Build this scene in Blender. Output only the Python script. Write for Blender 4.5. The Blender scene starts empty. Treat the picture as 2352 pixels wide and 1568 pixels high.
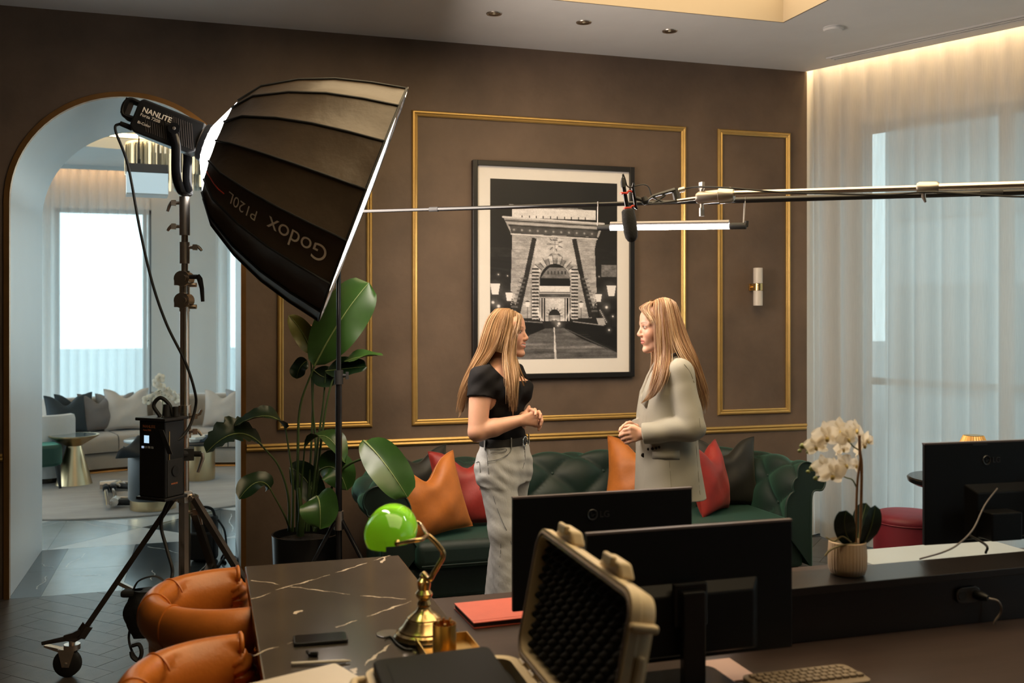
import bpy, math, random
import numpy as np
from mathutils import Vector, Matrix, Euler
random.seed(7)
RNG = np.random.default_rng(7)
SC = bpy.context.scene
COL = SC.collection
pi = math.pi
# ------------------------------------------------------------------ camera
CAM_H = 1.66
YAW = math.radians(17.2)
FPX = 35.0 / 36.0 * 2352
FW = Vector((math.sin(YAW), math.cos(YAW), 0))
RT = Vector((math.cos(YAW), -math.sin(YAW), 0))
UP = Vector((0, 0, 1))
EYE = Vector((0, 0, CAM_H))
cam_d = bpy.data.cameras.new('camera')
cam = bpy.data.objects.new('camera', cam_d)
COL.objects.link(cam)
cam.location = EYE
cam.rotation_euler = (pi / 2, 0, -YAW)
cam_d.lens = 35
cam_d.sensor_width = 36
cam_d.shift_y = -64 / 2352
cam_d.clip_start = 0.02
cam_d.dof.use_dof = True
cam_d.dof.focus_distance = 4.9
cam_d.dof.aperture_fstop = 3.2
SC.camera = cam
# ------------------------------------------------------------------ world, exposure
SC.view_settings.view_transform = 'Standard'
SC.view_settings.look = 'None'
SC.view_settings.exposure = 0.1
SC.view_settings.gamma = 1.0
SC.view_settings.use_curve_mapping = False
SC.cycles.use_denoising = True
SC.cycles.sample_clamp_indirect = 6.0
SC.cycles.max_bounces = 10
SC.cycles.diffuse_bounces = 5
SC.cycles.transparent_max_bounces = 16
SC.cycles.caustics_reflective = False
SC.cycles.caustics_refractive = False
world = bpy.data.worlds.new('world')
SC.world = world
world.use_nodes = True
_n = world.node_tree.nodes
_l = world.node_tree.links
_n['Background'].inputs['Strength'].default_value = 2.4
_tc = _n.new('ShaderNodeTexCoord')
_sep = _n.new('ShaderNodeSeparateXYZ')
_rmp = _n.new('ShaderNodeValToRGB')
_l.new(_tc.outputs['Generated'], _sep.inputs[0])
_l.new(_sep.outputs['Z'], _rmp.inputs[0])
_rmp.color_ramp.elements[0].position = 0.0
_rmp.color_ramp.elements[0].color = (1.20, 1.46, 1.52, 1)
_rmp.color_ramp.elements[1].position = 0.6
_rmp.color_ramp.elements[1].color = (1.04, 1.32, 1.42, 1)
_l.new(_rmp.outputs[0], _n['Background'].inputs['Color'])
# strengths of the lamps that are built further down
KEY_L = 16.5
TUBE_L = 58.0
RECESS_L = 4.0
LED_L = 85.0
LOUNGE_COVE_L = 2.2

# ------------------------------------------------------------------ pixel -> place
def ray(x, y):
    return FW + RT * ((x - 1176) / FPX) + UP * ((720 - y) / FPX)
def atd(x, y, d):
    return EYE + ray(x, y) * d
def atY(x, y, Y):
    r = ray(x, y)
    return EYE + r * (Y / r.y)
def atz(x, y, z):
    r = ray(x, y)
    return EYE + r * ((z - CAM_H) / r.z)
def atX(x, y, X):
    r = ray(x, y)
    return EYE + r * (X / r.x)
def V(*a):
    return Vector(a)

# ------------------------------------------------------------------ tags
def tag(o, label=None, cat=None, group=None, kind=None):
    if label: o['label'] = label
    if cat: o['category'] = cat
    if group: o['group'] = group
    if kind: o['kind'] = kind
    return o
def thing(name, label, cat, loc=(0, 0, 0), group=None):
    o = bpy.data.objects.new(name, None)
    COL.objects.link(o)
    o.empty_display_size = 0.1
    o.location = loc
    return tag(o, label, cat, group)
def attach(o, parent):
    o.parent = parent
    if parent.type == 'EMPTY':
        o.matrix_parent_inverse = Matrix.Translation(-Vector(parent.location))
def kids(o):
    return [c for c in bpy.data.objects if c.parent == o]
def copy_tree(o, parent=None):
    ch = kids(o)
    c = o.copy()
    COL.objects.link(c)
    if parent is not None: c.parent = parent
    for k in ch: copy_tree(k, c)
    return c

# ------------------------------------------------------------------ mesh builder
def basis(d, up=Vector((0, 0, 1))):
    d = Vector(d).normalized()
    if abs(d.dot(up)) > 0.98: up = Vector((1, 0, 0))
    a = d.cross(up).normalized()
    b = a.cross(d).normalized()
    return a, b, d          # a right, b up, d forward
def frame(o, x, y, z):
    m = Matrix.Identity(4)
    for i, c in enumerate((x, y, z)):
        m[0][i], m[1][i], m[2][i] = c[0], c[1], c[2]
    m[0][3], m[1][3], m[2][3] = o[0], o[1], o[2]
    return m
def Rz(a): return Matrix.Rotation(a, 4, 'Z')
def Rx(a): return Matrix.Rotation(a, 4, 'X')
def Ry(a): return Matrix.Rotation(a, 4, 'Y')
def T(*a): return Matrix.Translation(Vector(a) if len(a) == 3 else Vector(a[0]))

class MB:
    def __init__(s, m=None):
        s.v, s.f, s.m = [], [], m
        s.cols = None
    def add(s, vs, fs, m=None):
        b = len(s.v)
        mm = s.m if m is None else (s.m @ m if s.m is not None else m)
        if mm is not None: vs = [mm @ Vector(p) for p in vs]
        s.v += [tuple(p) for p in vs]
        s.f += [tuple(b + i for i in q) for q in fs]
        return s
    def box(s, c, size, m=None):
        x, y, z = size[0] / 2, size[1] / 2, size[2] / 2
        vs = [(c[0] + i * x, c[1] + j * y, c[2] + k * z) for k in (-1, 1) for j in (-1, 1) for i in (-1, 1)]
        return s.add(vs, [(0, 2, 3, 1), (4, 5, 7, 6), (0, 1, 5, 4), (2, 6, 7, 3), (0, 4, 6, 2), (1, 3, 7, 5)], m)
    def box2(s, lo, hi, m=None):
        return s.box([(a + b) / 2 for a, b in zip(lo, hi)], [b - a for a, b in zip(lo, hi)], m)
    def grid(s, P, cu=False, cv=False, flip=False, m=None):
        n, k = len(P), len(P[0])
        vs = [p for r in P for p in r]
        fs = []
        for i in range(n if cu else n - 1):
            for j in range(k if cv else k - 1):
                q = (i * k + j, ((i + 1) % n) * k + j, ((i + 1) % n) * k + (j + 1) % k, i * k + (j + 1) % k)
                fs.append(q[::-1] if flip else q)
        return s.add(vs, fs, m)
    def prism(s, poly, z0, z1, m=None):
        n = len(poly)
        vs = [(p[0], p[1], z0) for p in poly] + [(p[0], p[1], z1) for p in poly]
        fs = [tuple(range(n - 1, -1, -1)), tuple(range(n, 2 * n))]
        fs += [(i, (i + 1) % n, n + (i + 1) % n, n + i) for i in range(n)]
        return s.add(vs, fs, m)
    def tube(s, pts, r, n=8, closed=False, caps=True, flat=1.0, up=None, m=None):
        pts = [Vector(p) for p in pts]
        k = len(pts)
        rs = list(r) if hasattr(r, '__len__') else [r] * k
        tang = []
        for i in range(k):
            if closed: t = pts[(i + 1) % k] - pts[i - 1]
            else: t = pts[min(i + 1, k - 1)] - pts[max(i - 1, 0)]
            tang.append(t.normalized() if t.length > 1e-9 else Vector((0, 0, 1)))
        a, b, _ = basis(tang[0], up or Vector((0, 0, 1)))
        vs, fs = [], []
        for i in range(k):
            t = tang[i]
            a = (a - t * a.dot(t)).normalized()
            b = t.cross(a)
            for j in range(n):
                th = 2 * pi * j / n
                vs.append(pts[i] + (a * math.cos(th) + b * math.sin(th) * flat) * rs[i])
        for i in range(k if closed else k - 1):
            for j in range(n):
                i2 = (i + 1) % k
                fs.append((i * n + j, i * n + (j + 1) % n, i2 * n + (j + 1) % n, i2 * n + j))
        if caps and not closed:
            fs.append(tuple(range(n - 1, -1, -1)))
            fs.append(tuple((k - 1) * n + j for j in range(n)))
        return s.add(vs, fs, m)
    def cyl(s, p0, p1, r0, r1=None, n=20, caps=True, m=None):
        return s.tube([p0, p1], [r0, r0 if r1 is None else r1], n, caps=caps, m=m)
    def lathe(s, prof, n=32, m=None, caps=True):
        k = len(prof)
        vs = [(r * math.cos(2 * pi * j / n), r * math.sin(2 * pi * j / n), z) for r, z in prof for j in range(n)]
        fs = [(i * n + j, i * n + (j + 1) % n, (i + 1) * n + (j + 1) % n, (i + 1) * n + j) for i in range(k - 1) for j in range(n)]
        if caps:
            fs.append(tuple(range(n - 1, -1, -1)))
            fs.append(tuple((k - 1) * n + j for j in range(n)))
        return s.add(vs, fs, m)
    def ball(s, c, r, nu=16, nv=10, m=None):
        r = r if hasattr(r, '__len__') else (r, r, r)
        vs = [(c[0], c[1], c[2] - r[2])]
        for i in range(1, nv):
            a = -pi / 2 + pi * i / nv
            for j in range(nu):
                t = 2 * pi * j / nu
                vs.append((c[0] + r[0] * math.cos(a) * math.cos(t), c[1] + r[1] * math.cos(a) * math.sin(t), c[2] + r[2] * math.sin(a)))
        vs.append((c[0], c[1], c[2] + r[2]))
        fs = [(0, 1 + (j + 1) % nu, 1 + j) for j in range(nu)]
        for i in range(nv - 2):
            for j in range(nu):
                a, b = 1 + i * nu, 1 + (i + 1) * nu
                fs.append((a + j, a + (j + 1) % nu, b + (j + 1) % nu, b + j))
        e = len(vs) - 1
        b = 1 + (nv - 2) * nu
        fs += [(b + j, b + (j + 1) % nu, e) for j in range(nu)]
        return s.add(vs, fs, m)
    def rbox(s, c, size, r, n=4, m=None):
        """box with rounded vertical edges (corner radius r in x,y)"""
        x, y, z = size[0] / 2 - r, size[1] / 2 - r, size[2] / 2
        poly = []
        for (sx, sy, a0) in ((1, 1, 0), (-1, 1, pi / 2), (-1, -1, pi), (1, -1, 1.5 * pi)):
            for i in range(n + 1):
                a = a0 + pi / 2 * i / n
                poly.append((c[0] + sx * x + r * math.cos(a), c[1] + sy * y + r * math.sin(a)))
        return s.prism(poly, c[2] - z, c[2] + z, m)
    def build(s, name, mat, parent=None, smooth=None, bevel=0, seg=2, sub=0, solid=0, label=None):
        me = bpy.data.meshes.new(name)
        me.from_pydata(s.v, [], s.f)
        me.materials.append(mat)
        if smooth is not None:
            me.polygons.foreach_set('use_smooth', [True] * len(me.polygons))
            if smooth < 179: me.set_sharp_from_angle(angle=math.radians(smooth))
        if s.cols is not None:
            ca = me.color_attributes.new('col', 'FLOAT_COLOR', 'POINT')
            arr = np.ones((len(s.v), 4), dtype=np.float32)
            arr[:, :3] = np.asarray(s.cols, dtype=np.float32)[:len(s.v)]
            ca.data.foreach_set('color', arr.ravel())
        o = bpy.data.objects.new(name, me)
        COL.objects.link(o)
        if parent is not None: attach(o, parent)
        if solid:
            q = o.modifiers.new('thick', 'SOLIDIFY'); q.thickness = solid; q.offset = 0
        if bevel:
            q = o.modifiers.new('edge', 'BEVEL'); q.width = bevel; q.segments = seg; q.limit_method = 'ANGLE'
            q.harden_normals = False
        if sub:
            q = o.modifiers.new('round', 'SUBSURF'); q.levels = sub; q.render_levels = sub
        if label: o['label'] = label
        return o
def np_mesh(name, verts, quads, mat, parent=None, cols=None, smooth=True):
    me = bpy.data.meshes.new(name)
    nv, nf = len(verts), len(quads)
    me.vertices.add(nv)
    me.vertices.foreach_set('co', np.ascontiguousarray(verts, dtype=np.float32).ravel())
    me.loops.add(nf * 4)
    me.loops.foreach_set('vertex_index', np.ascontiguousarray(quads, dtype=np.int32).ravel())
    me.polygons.add(nf)
    me.polygons.foreach_set('loop_start', np.arange(0, nf * 4, 4, dtype=np.int32))
    me.update(calc_edges=True)
    me.validate()
    me.polygons.foreach_set('use_smooth', np.full(len(me.polygons), smooth))
    if cols is not None:
        ca = me.color_attributes.new('col', 'FLOAT_COLOR', 'POINT')
        arr = np.ones((nv, 4), dtype=np.float32)
        arr[:, :3] = cols
        ca.data.foreach_set('color', arr.ravel())
    me.materials.append(mat)
    o = bpy.data.objects.new(name, me)
    COL.objects.link(o)
    if parent is not None: attach(o, parent)
    return o
def text_mesh(body, size, extrude=0.0005, align='LEFT', spacing=1.0, bold=0.0):
    cu = bpy.data.curves.new('lettering', 'FONT')
    cu.body = body; cu.size = size; cu.extrude = extrude; cu.align_x = align; cu.space_character = spacing
    cu.offset = bold
    o = bpy.data.objects.new('lettering', cu)
    COL.objects.link(o)
    bpy.context.view_layer.update()
    me = bpy.data.meshes.new_from_object(o.evaluated_get(bpy.context.evaluated_depsgraph_get()))
    vs = [tuple(v.co) for v in me.vertices]
    fs = [tuple(p.vertices) for p in me.polygons]
    bpy.data.objects.remove(o)
    bpy.data.curves.remove(cu)
    bpy.data.meshes.remove(me)
    return vs, fs
def letters(name, body, size, m, mat, parent, **kw):
    vs, fs = text_mesh(body, size, **kw)
    return MB(m).add(vs, fs).build(name, mat, parent)
def spline(pts, n=8):
    """Catmull-Rom through pts"""
    P = [Vector(p) for p in pts]
    P = [P[0] * 2 - P[1]] + P + [P[-1] * 2 - P[-2]]
    out = []
    for i in range(1, len(P) - 2):
        for k in range(n):
            t = k / n
            a, b, c, d = P[i - 1], P[i], P[i + 1], P[i + 2]
            out.append(0.5 * ((2 * b) + (c - a) * t + (2 * a - 5 * b + 4 * c - d) * t * t + (3 * b - a - 3 * c + d) * t ** 3))
    out.append(P[-2])
    return out

# ------------------------------------------------------------------ materials
def srgb(r, g, b):
    f = lambda c: (c / 255 / 12.92) if c / 255 <= 0.04045 else ((c / 255 + 0.055) / 1.055) ** 2.4
    return (f(r), f(g), f(b))
def mat(name, col, rough=0.5, metal=0.0, vary=None, bump=None, emit=None, attr=False, sheen=0, coat=0,
        trans=0, sss=0, aniso=0, spec=0.5, stretch=(1, 1, 1), alpha=1, ior=1.5, sheen_tint=None):
    m = bpy.data.materials.new(name)
    m.use_nodes = True
    nt = m.node_tree
    b = nt.nodes['Principled BSDF']
    c4 = (col[0], col[1], col[2], 1)
    b.inputs['Base Color'].default_value = c4
    b.inputs['Roughness'].default_value = rough
    b.inputs['Metallic'].default_value = metal
    b.inputs['Specular IOR Level'].default_value = spec
    b.inputs['IOR'].default_value = ior
    if alpha < 1: b.inputs['Alpha'].default_value = alpha
    if sheen:
        b.inputs['Sheen Weight'].default_value = sheen
        b.inputs['Sheen Roughness'].default_value = 0.45
        if sheen_tint: b.inputs['Sheen Tint'].default_value = (*sheen_tint, 1)
    if coat:
        b.inputs['Coat Weight'].default_value = coat
        b.inputs['Coat Roughness'].default_value = 0.05
    if trans: b.inputs['Transmission Weight'].default_value = trans
    if sss:
        b.inputs['Subsurface Weight'].default_value = sss
        b.inputs['Subsurface Radius'].default_value = (0.012, 0.005, 0.003)
        b.inputs['Subsurface Scale'].default_value = 1.0
    if aniso: b.inputs['Anisotropic'].default_value = aniso
    if emit:
        b.inputs['Emission Color'].default_value = (*emit[0], 1)
        b.inputs['Emission Strength'].default_value = emit[1]
    src = None
    if attr:
        a = nt.nodes.new('ShaderNodeAttribute'); a.attribute_name = 'col'
        src = a.outputs['Color']
        nt.links.new(src, b.inputs['Base Color'])
    if vary or bump:
        tc = nt.nodes.new('ShaderNodeTexCoord')
        mp = nt.nodes.new('ShaderNodeMapping'); mp.inputs['Scale'].default_value = stretch
        nt.links.new(tc.outputs['Object'], mp.inputs[0])
    if vary:            # (scale, amount 0..1, second colour or None)
        nz = nt.nodes.new('ShaderNodeTexNoise'); nz.inputs['Scale'].default_value = vary[0]; nz.inputs['Detail'].default_value = 6
        nz.inputs['Roughness'].default_value = 0.6
        nt.links.new(mp.outputs[0], nz.inputs['Vector'])
        rp = nt.nodes.new('ShaderNodeMapRange'); rp.inputs[1].default_value = 0.3; rp.inputs[2].default_value = 0.7
        nt.links.new(nz.outputs[0], rp.inputs[0])
        mx = nt.nodes.new('ShaderNodeMix'); mx.data_type = 'RGBA'
        c2 = vary[2] if len(vary) > 2 and vary[2] else tuple(c * (1 - vary[1]) for c in col)
        mx.inputs['A'].default_value = c4
        mx.inputs['B'].default_value = (*c2, 1)
        if src is not None:
            mm = nt.nodes.new('ShaderNodeMix'); mm.data_type = 'RGBA'; mm.blend_type = 'MULTIPLY'; mm.inputs['Factor'].default_value = 1
            nt.links.new(src, mm.inputs['A'])
            mx.inputs['A'].default_value = (1, 1, 1, 1); v = 1 - vary[1]; mx.inputs['B'].default_value = (v, v, v, 1)
            nt.links.new(mx.outputs['Result'], mm.inputs['B'])
            nt.links.new(mm.outputs['Result'], b.inputs['Base Color'])
        else:
            nt.links.new(mx.outputs['Result'], b.inputs['Base Color'])
        nt.links.new(rp.outputs[0], mx.inputs['Factor'])
    if bump:            # (scale, strength, distance)
        nb = nt.nodes.new('ShaderNodeTexNoise'); nb.inputs['Scale'].default_value = bump[0]; nb.inputs['Detail'].default_value = 4
        nt.links.new(mp.outputs[0], nb.inputs['Vector'])
        bp = nt.nodes.new('ShaderNodeBump'); bp.inputs['Strength'].default_value = bump[1]
        bp.inputs['Distance'].default_value = bump[2] if len(bump) > 2 else 0.01
        nt.links.new(nb.outputs[0], bp.inputs['Height'])
        nt.links.new(bp.outputs[0], b.inputs['Normal'])
    return m
def emitter(name, col, strength):
    m = bpy.data.materials.new(name); m.use_nodes = True
    nt = m.node_tree; nt.nodes.clear()
    e = nt.nodes.new('ShaderNodeEmission'); o = nt.nodes.new('ShaderNodeOutputMaterial')
    e.inputs[0].default_value = (*col, 1); e.inputs[1].default_value = strength
    nt.links.new(e.outputs[0], o.inputs[0])
    return m
def sheer(name, col, t_trans, t_lucent):
    """woven sheer cloth: open weave + light carried through the threads + light scattered back"""
    m = bpy.data.materials.new(name); m.use_nodes = True
    nt = m.node_tree; nt.nodes.clear()
    N = nt.nodes.new
    o = N('ShaderNodeOutputMaterial'); tr = N('ShaderNodeBsdfTransparent'); tl = N('ShaderNodeBsdfTranslucent'); df = N('ShaderNodeBsdfDiffuse')
    tl.inputs[0].default_value = (*col, 1); df.inputs[0].default_value = (*col, 1)
    a = N('ShaderNodeMixShader'); b = N('ShaderNodeMixShader')
    a.inputs[0].default_value = t_lucent
    b.inputs[0].default_value = t_trans
    nt.links.new(df.outputs[0], a.inputs[1]); nt.links.new(tl.outputs[0], a.inputs[2])
    nt.links.new(a.outputs[0], b.inputs[1]); nt.links.new(tr.outputs[0], b.inputs[2])
    nt.links.new(b.outputs[0], o.inputs[0])
    tc = N('ShaderNodeTexCoord'); mp = N('ShaderNodeMapping'); mp.inputs['Scale'].default_value = (60, 60, 3)
    nz = N('ShaderNodeTexNoise'); nz.inputs['Scale'].default_value = 3
    mr = N('ShaderNodeMapRange'); mr.inputs[3].default_value = t_trans - 0.07; mr.inputs[4].default_value = t_trans + 0.07
    nt.links.new(tc.outputs['Object'], mp.inputs[0]); nt.links.new(mp.outputs[0], nz.inputs['Vector'])
    nt.links.new(nz.outputs[0], mr.inputs[0]); nt.links.new(mr.outputs[0], b.inputs[0])
    return m
def pane_glass(name, tint=(0.9, 0.97, 0.98), refl=0.08):
    m = bpy.data.materials.new(name); m.use_nodes = True
    nt = m.node_tree; nt.nodes.clear()
    N = nt.nodes.new
    o = N('ShaderNodeOutputMaterial'); tr = N('ShaderNodeBsdfTransparent'); gl = N('ShaderNodeBsdfGlossy'); mx = N('ShaderNodeMixShader')
    tr.inputs[0].default_value = (*tint, 1); gl.inputs['Roughness'].default_value = 0.01
    lw = N('ShaderNodeLayerWeight'); lw.inputs[0].default_value = 0.5          # Schlick reflection, the same from both sides
    pw = N('ShaderNodeMath'); pw.operation = 'POWER'; pw.inputs[1].default_value = 5.0
    ml = N('ShaderNodeMath'); ml.operation = 'MULTIPLY_ADD'; ml.inputs[1].default_value = 0.95; ml.inputs[2].default_value = 0.04
    nt.links.new(lw.outputs['Facing'], pw.inputs[0]); nt.links.new(pw.outputs[0], ml.inputs[0])
    nt.links.new(ml.outputs[0], mx.inputs[0]); nt.links.new(tr.outputs[0], mx.inputs[1]); nt.links.new(gl.outputs[0], mx.inputs[2])
    nt.links.new(mx.outputs[0], o.inputs[0])
    return m
# ================================================================== materials of the setting
m_plaster = mat('brown_plaster', (0.170, 0.114, 0.079), 0.62, vary=(1.3, 0.52), bump=(14, 0.25, 0.01))
m_white = mat('ceiling_paint', (0.88, 0.865, 0.85), 0.75, vary=(3, 0.05))
m_reveal = mat('reveal_paint', (0.62, 0.65, 0.66), 0.32, vary=(1.2, 0.06))
m_bronze = mat('bronze_trim', (0.42, 0.21, 0.07), 0.32, 0.85, vary=(9, 0.2))
m_gold = mat('gold_moulding', (0.60, 0.385, 0.125), 0.36, 0.65, vary=(12, 0.12))
m_brass = mat('brass', (0.80, 0.56, 0.24), 0.25, 1.0, vary=(18, 0.12))
m_black = mat('black_paint', (0.012, 0.012, 0.013), 0.45, vary=(20, 0.3))
m_blackgloss = mat('black_gloss', (0.010, 0.010, 0.011), 0.18, vary=(20, 0.3))
m_rubber = mat('black_rubber', (0.015, 0.015, 0.016), 0.65, vary=(30, 0.3))
m_steel = mat('polished_steel', (0.78, 0.69, 0.61), 0.26, 1.0, vary=(25, 0.15))
m_chrome = mat('chrome', (0.82, 0.78, 0.75), 0.10, 1.0, vary=(25, 0.08))
m_alu = mat('matte_aluminium', (0.62, 0.56, 0.50), 0.38, 1.0, vary=(40, 0.12))
def petal_mat():
    m = bpy.data.materials.new('orchid_white'); m.use_nodes = True
    nt = m.node_tree; b = nt.nodes['Principled BSDF']; o = nt.nodes['Material Output']
    b.inputs['Base Color'].default_value = (0.82, 0.77, 0.70, 1); b.inputs['Roughness'].default_value = 0.6
    t = nt.nodes.new('ShaderNodeBsdfTranslucent'); t.inputs[0].default_value = (0.85, 0.78, 0.66, 1)
    x = nt.nodes.new('ShaderNodeMixShader'); x.inputs[0].default_value = 0.6
    nt.links.new(b.outputs[0], x.inputs[1]); nt.links.new(t.outputs[0], x.inputs[2]); nt.links.new(x.outputs[0], o.inputs[0])
    return m
m_pet = petal_mat()
m_stalk = mat('stalk_green', (0.10, 0.13, 0.03), 0.5, vary=(20, 0.3))
m_glass = pane_glass('window_glass')
H = 3.45                 # ceiling height
WY, WT = 6.4, 1.25       # face of the brown wall, depth of the archway
AX0, AX1 = -1.084, 0.224
AC, AR = (AX0 + AX1) / 2, (AX1 - AX0) / 2
AZ = 2.965 - AR
CX = 4.256               # corner with the window wall
CD = Vector((0.40, -0.916, 0)).normalized()
CN = Vector((-CD.y, CD.x, 0))          # outward, to the street
def cw(t, off, z): return Vector((CX, WY, z)) + CD * t + CN * off
def xr(Y): return CX + (WY - Y) * (CD.x / -CD.y)
def cw_t(px, off):
    """how far along the window wall, at this offset, the picture column px meets it"""
    r = ray(px, 720)
    o = cw(0, off, 0)
    # EYE + r*s = o + CD*t
    a = np.array([[r.x, -CD.x], [r.y, -CD.y]])
    s, t = np.linalg.solve(a, [o.x, o.y])
    return t
def S(o): o['kind'] = 'structure'; return o

# ---- brown wall with the archway
arc = [(AC - AR * math.cos(pi * i / 40), AZ + AR * math.sin(pi * i / 40)) for i in range(41)]
XL, XRR = -3.2, CX + 0.9
w = MB()
def wall_face(w, Y, flip, xl, xrr):
    q = lambda a, b, c, d: w.add([(p[0], Y, p[1]) for p in (a, b, c, d)], [(3, 2, 1, 0) if flip else (0, 1, 2, 3)])
    q((xl, 0), (AX0, 0), (AX0, H), (xl, H))
    q((AX1, 0), (xrr, 0), (xrr, H), (AX1, H))
    for (a, b) in zip(arc[:-1], arc[1:]): q(a, b, (b[0], H), (a[0], H))
    q((AX0, AZ), (AX0, AZ), (AX0, H), (AX0, H))
wall_face(w, WY, False, XL, CX + 0.012)
S(w.build('wall_back', m_plaster))
w = MB(); wall_face(w, WY + WT, True, -5.2, 4.2)
S(w.build('wall_lounge_front', m_reveal))
w = MB()
prof = [(AX0, 0)] + arc + [(AX1, 0)]
w.grid([[(a[0], WY, a[1]), (a[0], WY + WT, a[1])] for a in prof])
S(w.build('wall_passage', m_reveal, smooth=30))
w = MB()                  # bronze edge of the arch
tw = 0.026
for i in range(len(prof)):
    pass
inn, out = [], []
for (x, z) in prof:
    if z < AZ: dx, dz = (-1, 0) if x < AC else (1, 0)
    else: dx, dz = (x - AC) / AR, (z - AZ) / AR
    inn.append((x - dx * 0.004, z - dz * 0.004)); out.append((x + dx * tw, z + dz * tw))
for (a, b, c, d) in zip(inn[:-1], inn[1:], out[1:], out[:-1]):
    y0, y1 = WY - 0.012, WY + 0.03
    w.add([(a[0], y0, a[1]), (b[0], y0, b[1]), (c[0], y0, c[1]), (d[0], y0, d[1]),
           (a[0], y1, a[1]), (b[0], y1, b[1]), (c[0], y1, c[1]), (d[0], y1, d[1])],
          [(0, 1, 2, 3), (0, 4, 5, 1), (3, 2, 6, 7)])
S(w.build('trim_1', m_bronze))

# ---- floors
m_floorbase = mat('floor_screed', (0.02, 0.019, 0.018), 0.7)
S(MB().box2((-3.2, -2.6, -0.14), (9.2, WY, -0.006)).box2((AX1 + 0.3, WY, -0.14), (9.2, WY + 0.7, -0.006)).build('floor', m_floorbase))
fl = bpy.data.objects['floor']

# ---- ceiling with the recess
rc = atz(1800, 52, H)                     # far right corner of the recess
RX0, RX1, RY0, RY1 = rc.x - 3.0, rc.x, rc.y - 4.2, rc.y
w = MB()
yb = -2.6
w.prism([(-3.2, RY1), (xr(RY1), RY1), (CX, WY), (-3.2, WY)], H, H + 0.16)
w.prism([(-3.2, RY0), (RX0, RY0), (RX0, RY1), (-3.2, RY1)], H, H + 0.16)
w.prism([(RX1, RY0), (xr(RY0), RY0), (xr(RY1), RY1), (RX1, RY1)], H, H + 0.16)
w.prism([(-3.2, yb), (xr(yb), yb), (xr(RY0), RY0), (-3.2, RY0)], H, H + 0.16)
S(w.build('ceiling', m_white))
cl = thing('ceiling_light', 'large glowing warm recessed light panel in the ceiling', 'light', ((RX0 + RX1) / 2, (RY0 + RY1) / 2, H + 0.05))
w = MB()
b = 0.012
for lo, hi in (((RX0, RY1 - b), (RX1, RY1)), ((RX0, RY0), (RX1, RY0 + b)), ((RX0, RY0 + b), (RX0 + b, RY1 - b)), ((RX1 - b, RY0 + b), (RX1, RY1 - b))):
    w.box2((lo[0], lo[1], H - 0.002), (hi[0], hi[1], H + 0.30))
w.build('recess_rim', mat('recess_paint', (0.40, 0.33, 0.25), 0.7, vary=(3, 0.04)), cl)
m_panel = emitter('glow_panel', (1.0, 0.76, 0.44), RECESS_L)
MB().box2((RX0, RY0, H + 0.20), (RX1, RY1, H + 0.26)).build('glow_panel', m_panel, cl)

# ---- unseen walls that close the room
m_dark = mat('dark_plaster', (0.10, 0.075, 0.058), 0.7, vary=(1.5, 0.3))
S(MB().box2((-3.32, -2.6, 0), (-3.2, WY, H)).build('wall_left', m_dark))
S(MB().box2((-3.2, -2.72, 0), (8.3, -2.6, H)).build('wall_rear', m_dark))

# ---- window wall on the right
WO = 0.42                                   # how far the wall stands behind the curtain line
t_glass = cw_t(1972, WO)
hd = atd(1975, 287, 1)                      # header edge seen at this pixel
g0 = cw(t_glass, WO, 0)
zhead = CAM_H + (720 - 287) / FPX * (g0 - EYE).dot(FW)
def wbox(mb, t0, t1, o0, o1, z0, z1):
    return mb.add([tuple(cw(t, o, z)) for z in (z0, z1) for (t, o) in ((t0, o0), (t1, o0), (t1, o1), (t0, o1))],
                  [(3, 2, 1, 0), (4, 5, 6, 7), (0, 1, 5, 4), (1, 2, 6, 5), (2, 3, 7, 6), (3, 0, 4, 7)])
TE = 9.7
w = MB()
wbox(w, -0.5, t_glass, WO, WO + 0.2, 0, H + 0.4)
wbox(w, t_glass, TE, WO, WO + 0.2, zhead, H + 0.4)
wbox(w, t_glass, TE, WO, WO + 0.2, 0, 0.10)
m_winwall = mat('window_wall_paint', (0.50, 0.47, 0.44), 0.7, vary=(3, 0.05))
S(w.build('wall_right', m_winwall))
w = MB(); wbox(w, -0.45, TE, 0.004, WO + 0.2, H + 0.35, H + 0.42)
wbox(w, -0.45, -0.02, 0.03, WO, 0, H + 0.35)
S(w.build('ceiling_pelmet', m_white))
win = MB()
m_frame = mat('window_frame_grey', (0.16, 0.17, 0.18), 0.45, vary=(10, 0.1))
wf = MB()
step = 1.05
nm = int((TE - t_glass) / step)
for i in range(nm + 1):
    t = t_glass + i * step
    wbox(wf, t - (0 if i == 0 else 0.03), t + 0.035, WO + 0.03, WO + 0.13, 0.1, zhead)
wbox(wf, t_glass, TE, WO + 0.03, WO + 0.13, 0.1, 0.16)
wbox(wf, t_glass, TE, WO + 0.03, WO + 0.13, zhead - 0.06, zhead)
wbox(wf, t_glass, TE, WO + 0.05, WO + 0.11, 1.13, 1.18)
wo = S(wf.build('window_1', m_frame))
for i in range(nm):
    t = t_glass + i * step
    g = MB(); wbox(g, t + 0.03, t + step - 0.03, WO + 0.075, WO + 0.083, 0.16, 1.13); g.build('pane', m_glass, wo)
    g = MB(); wbox(g, t + 0.03, t + step - 0.03, WO + 0.075, WO + 0.083, 1.18, zhead - 0.06); g.build('pane', m_glass, wo)
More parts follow.
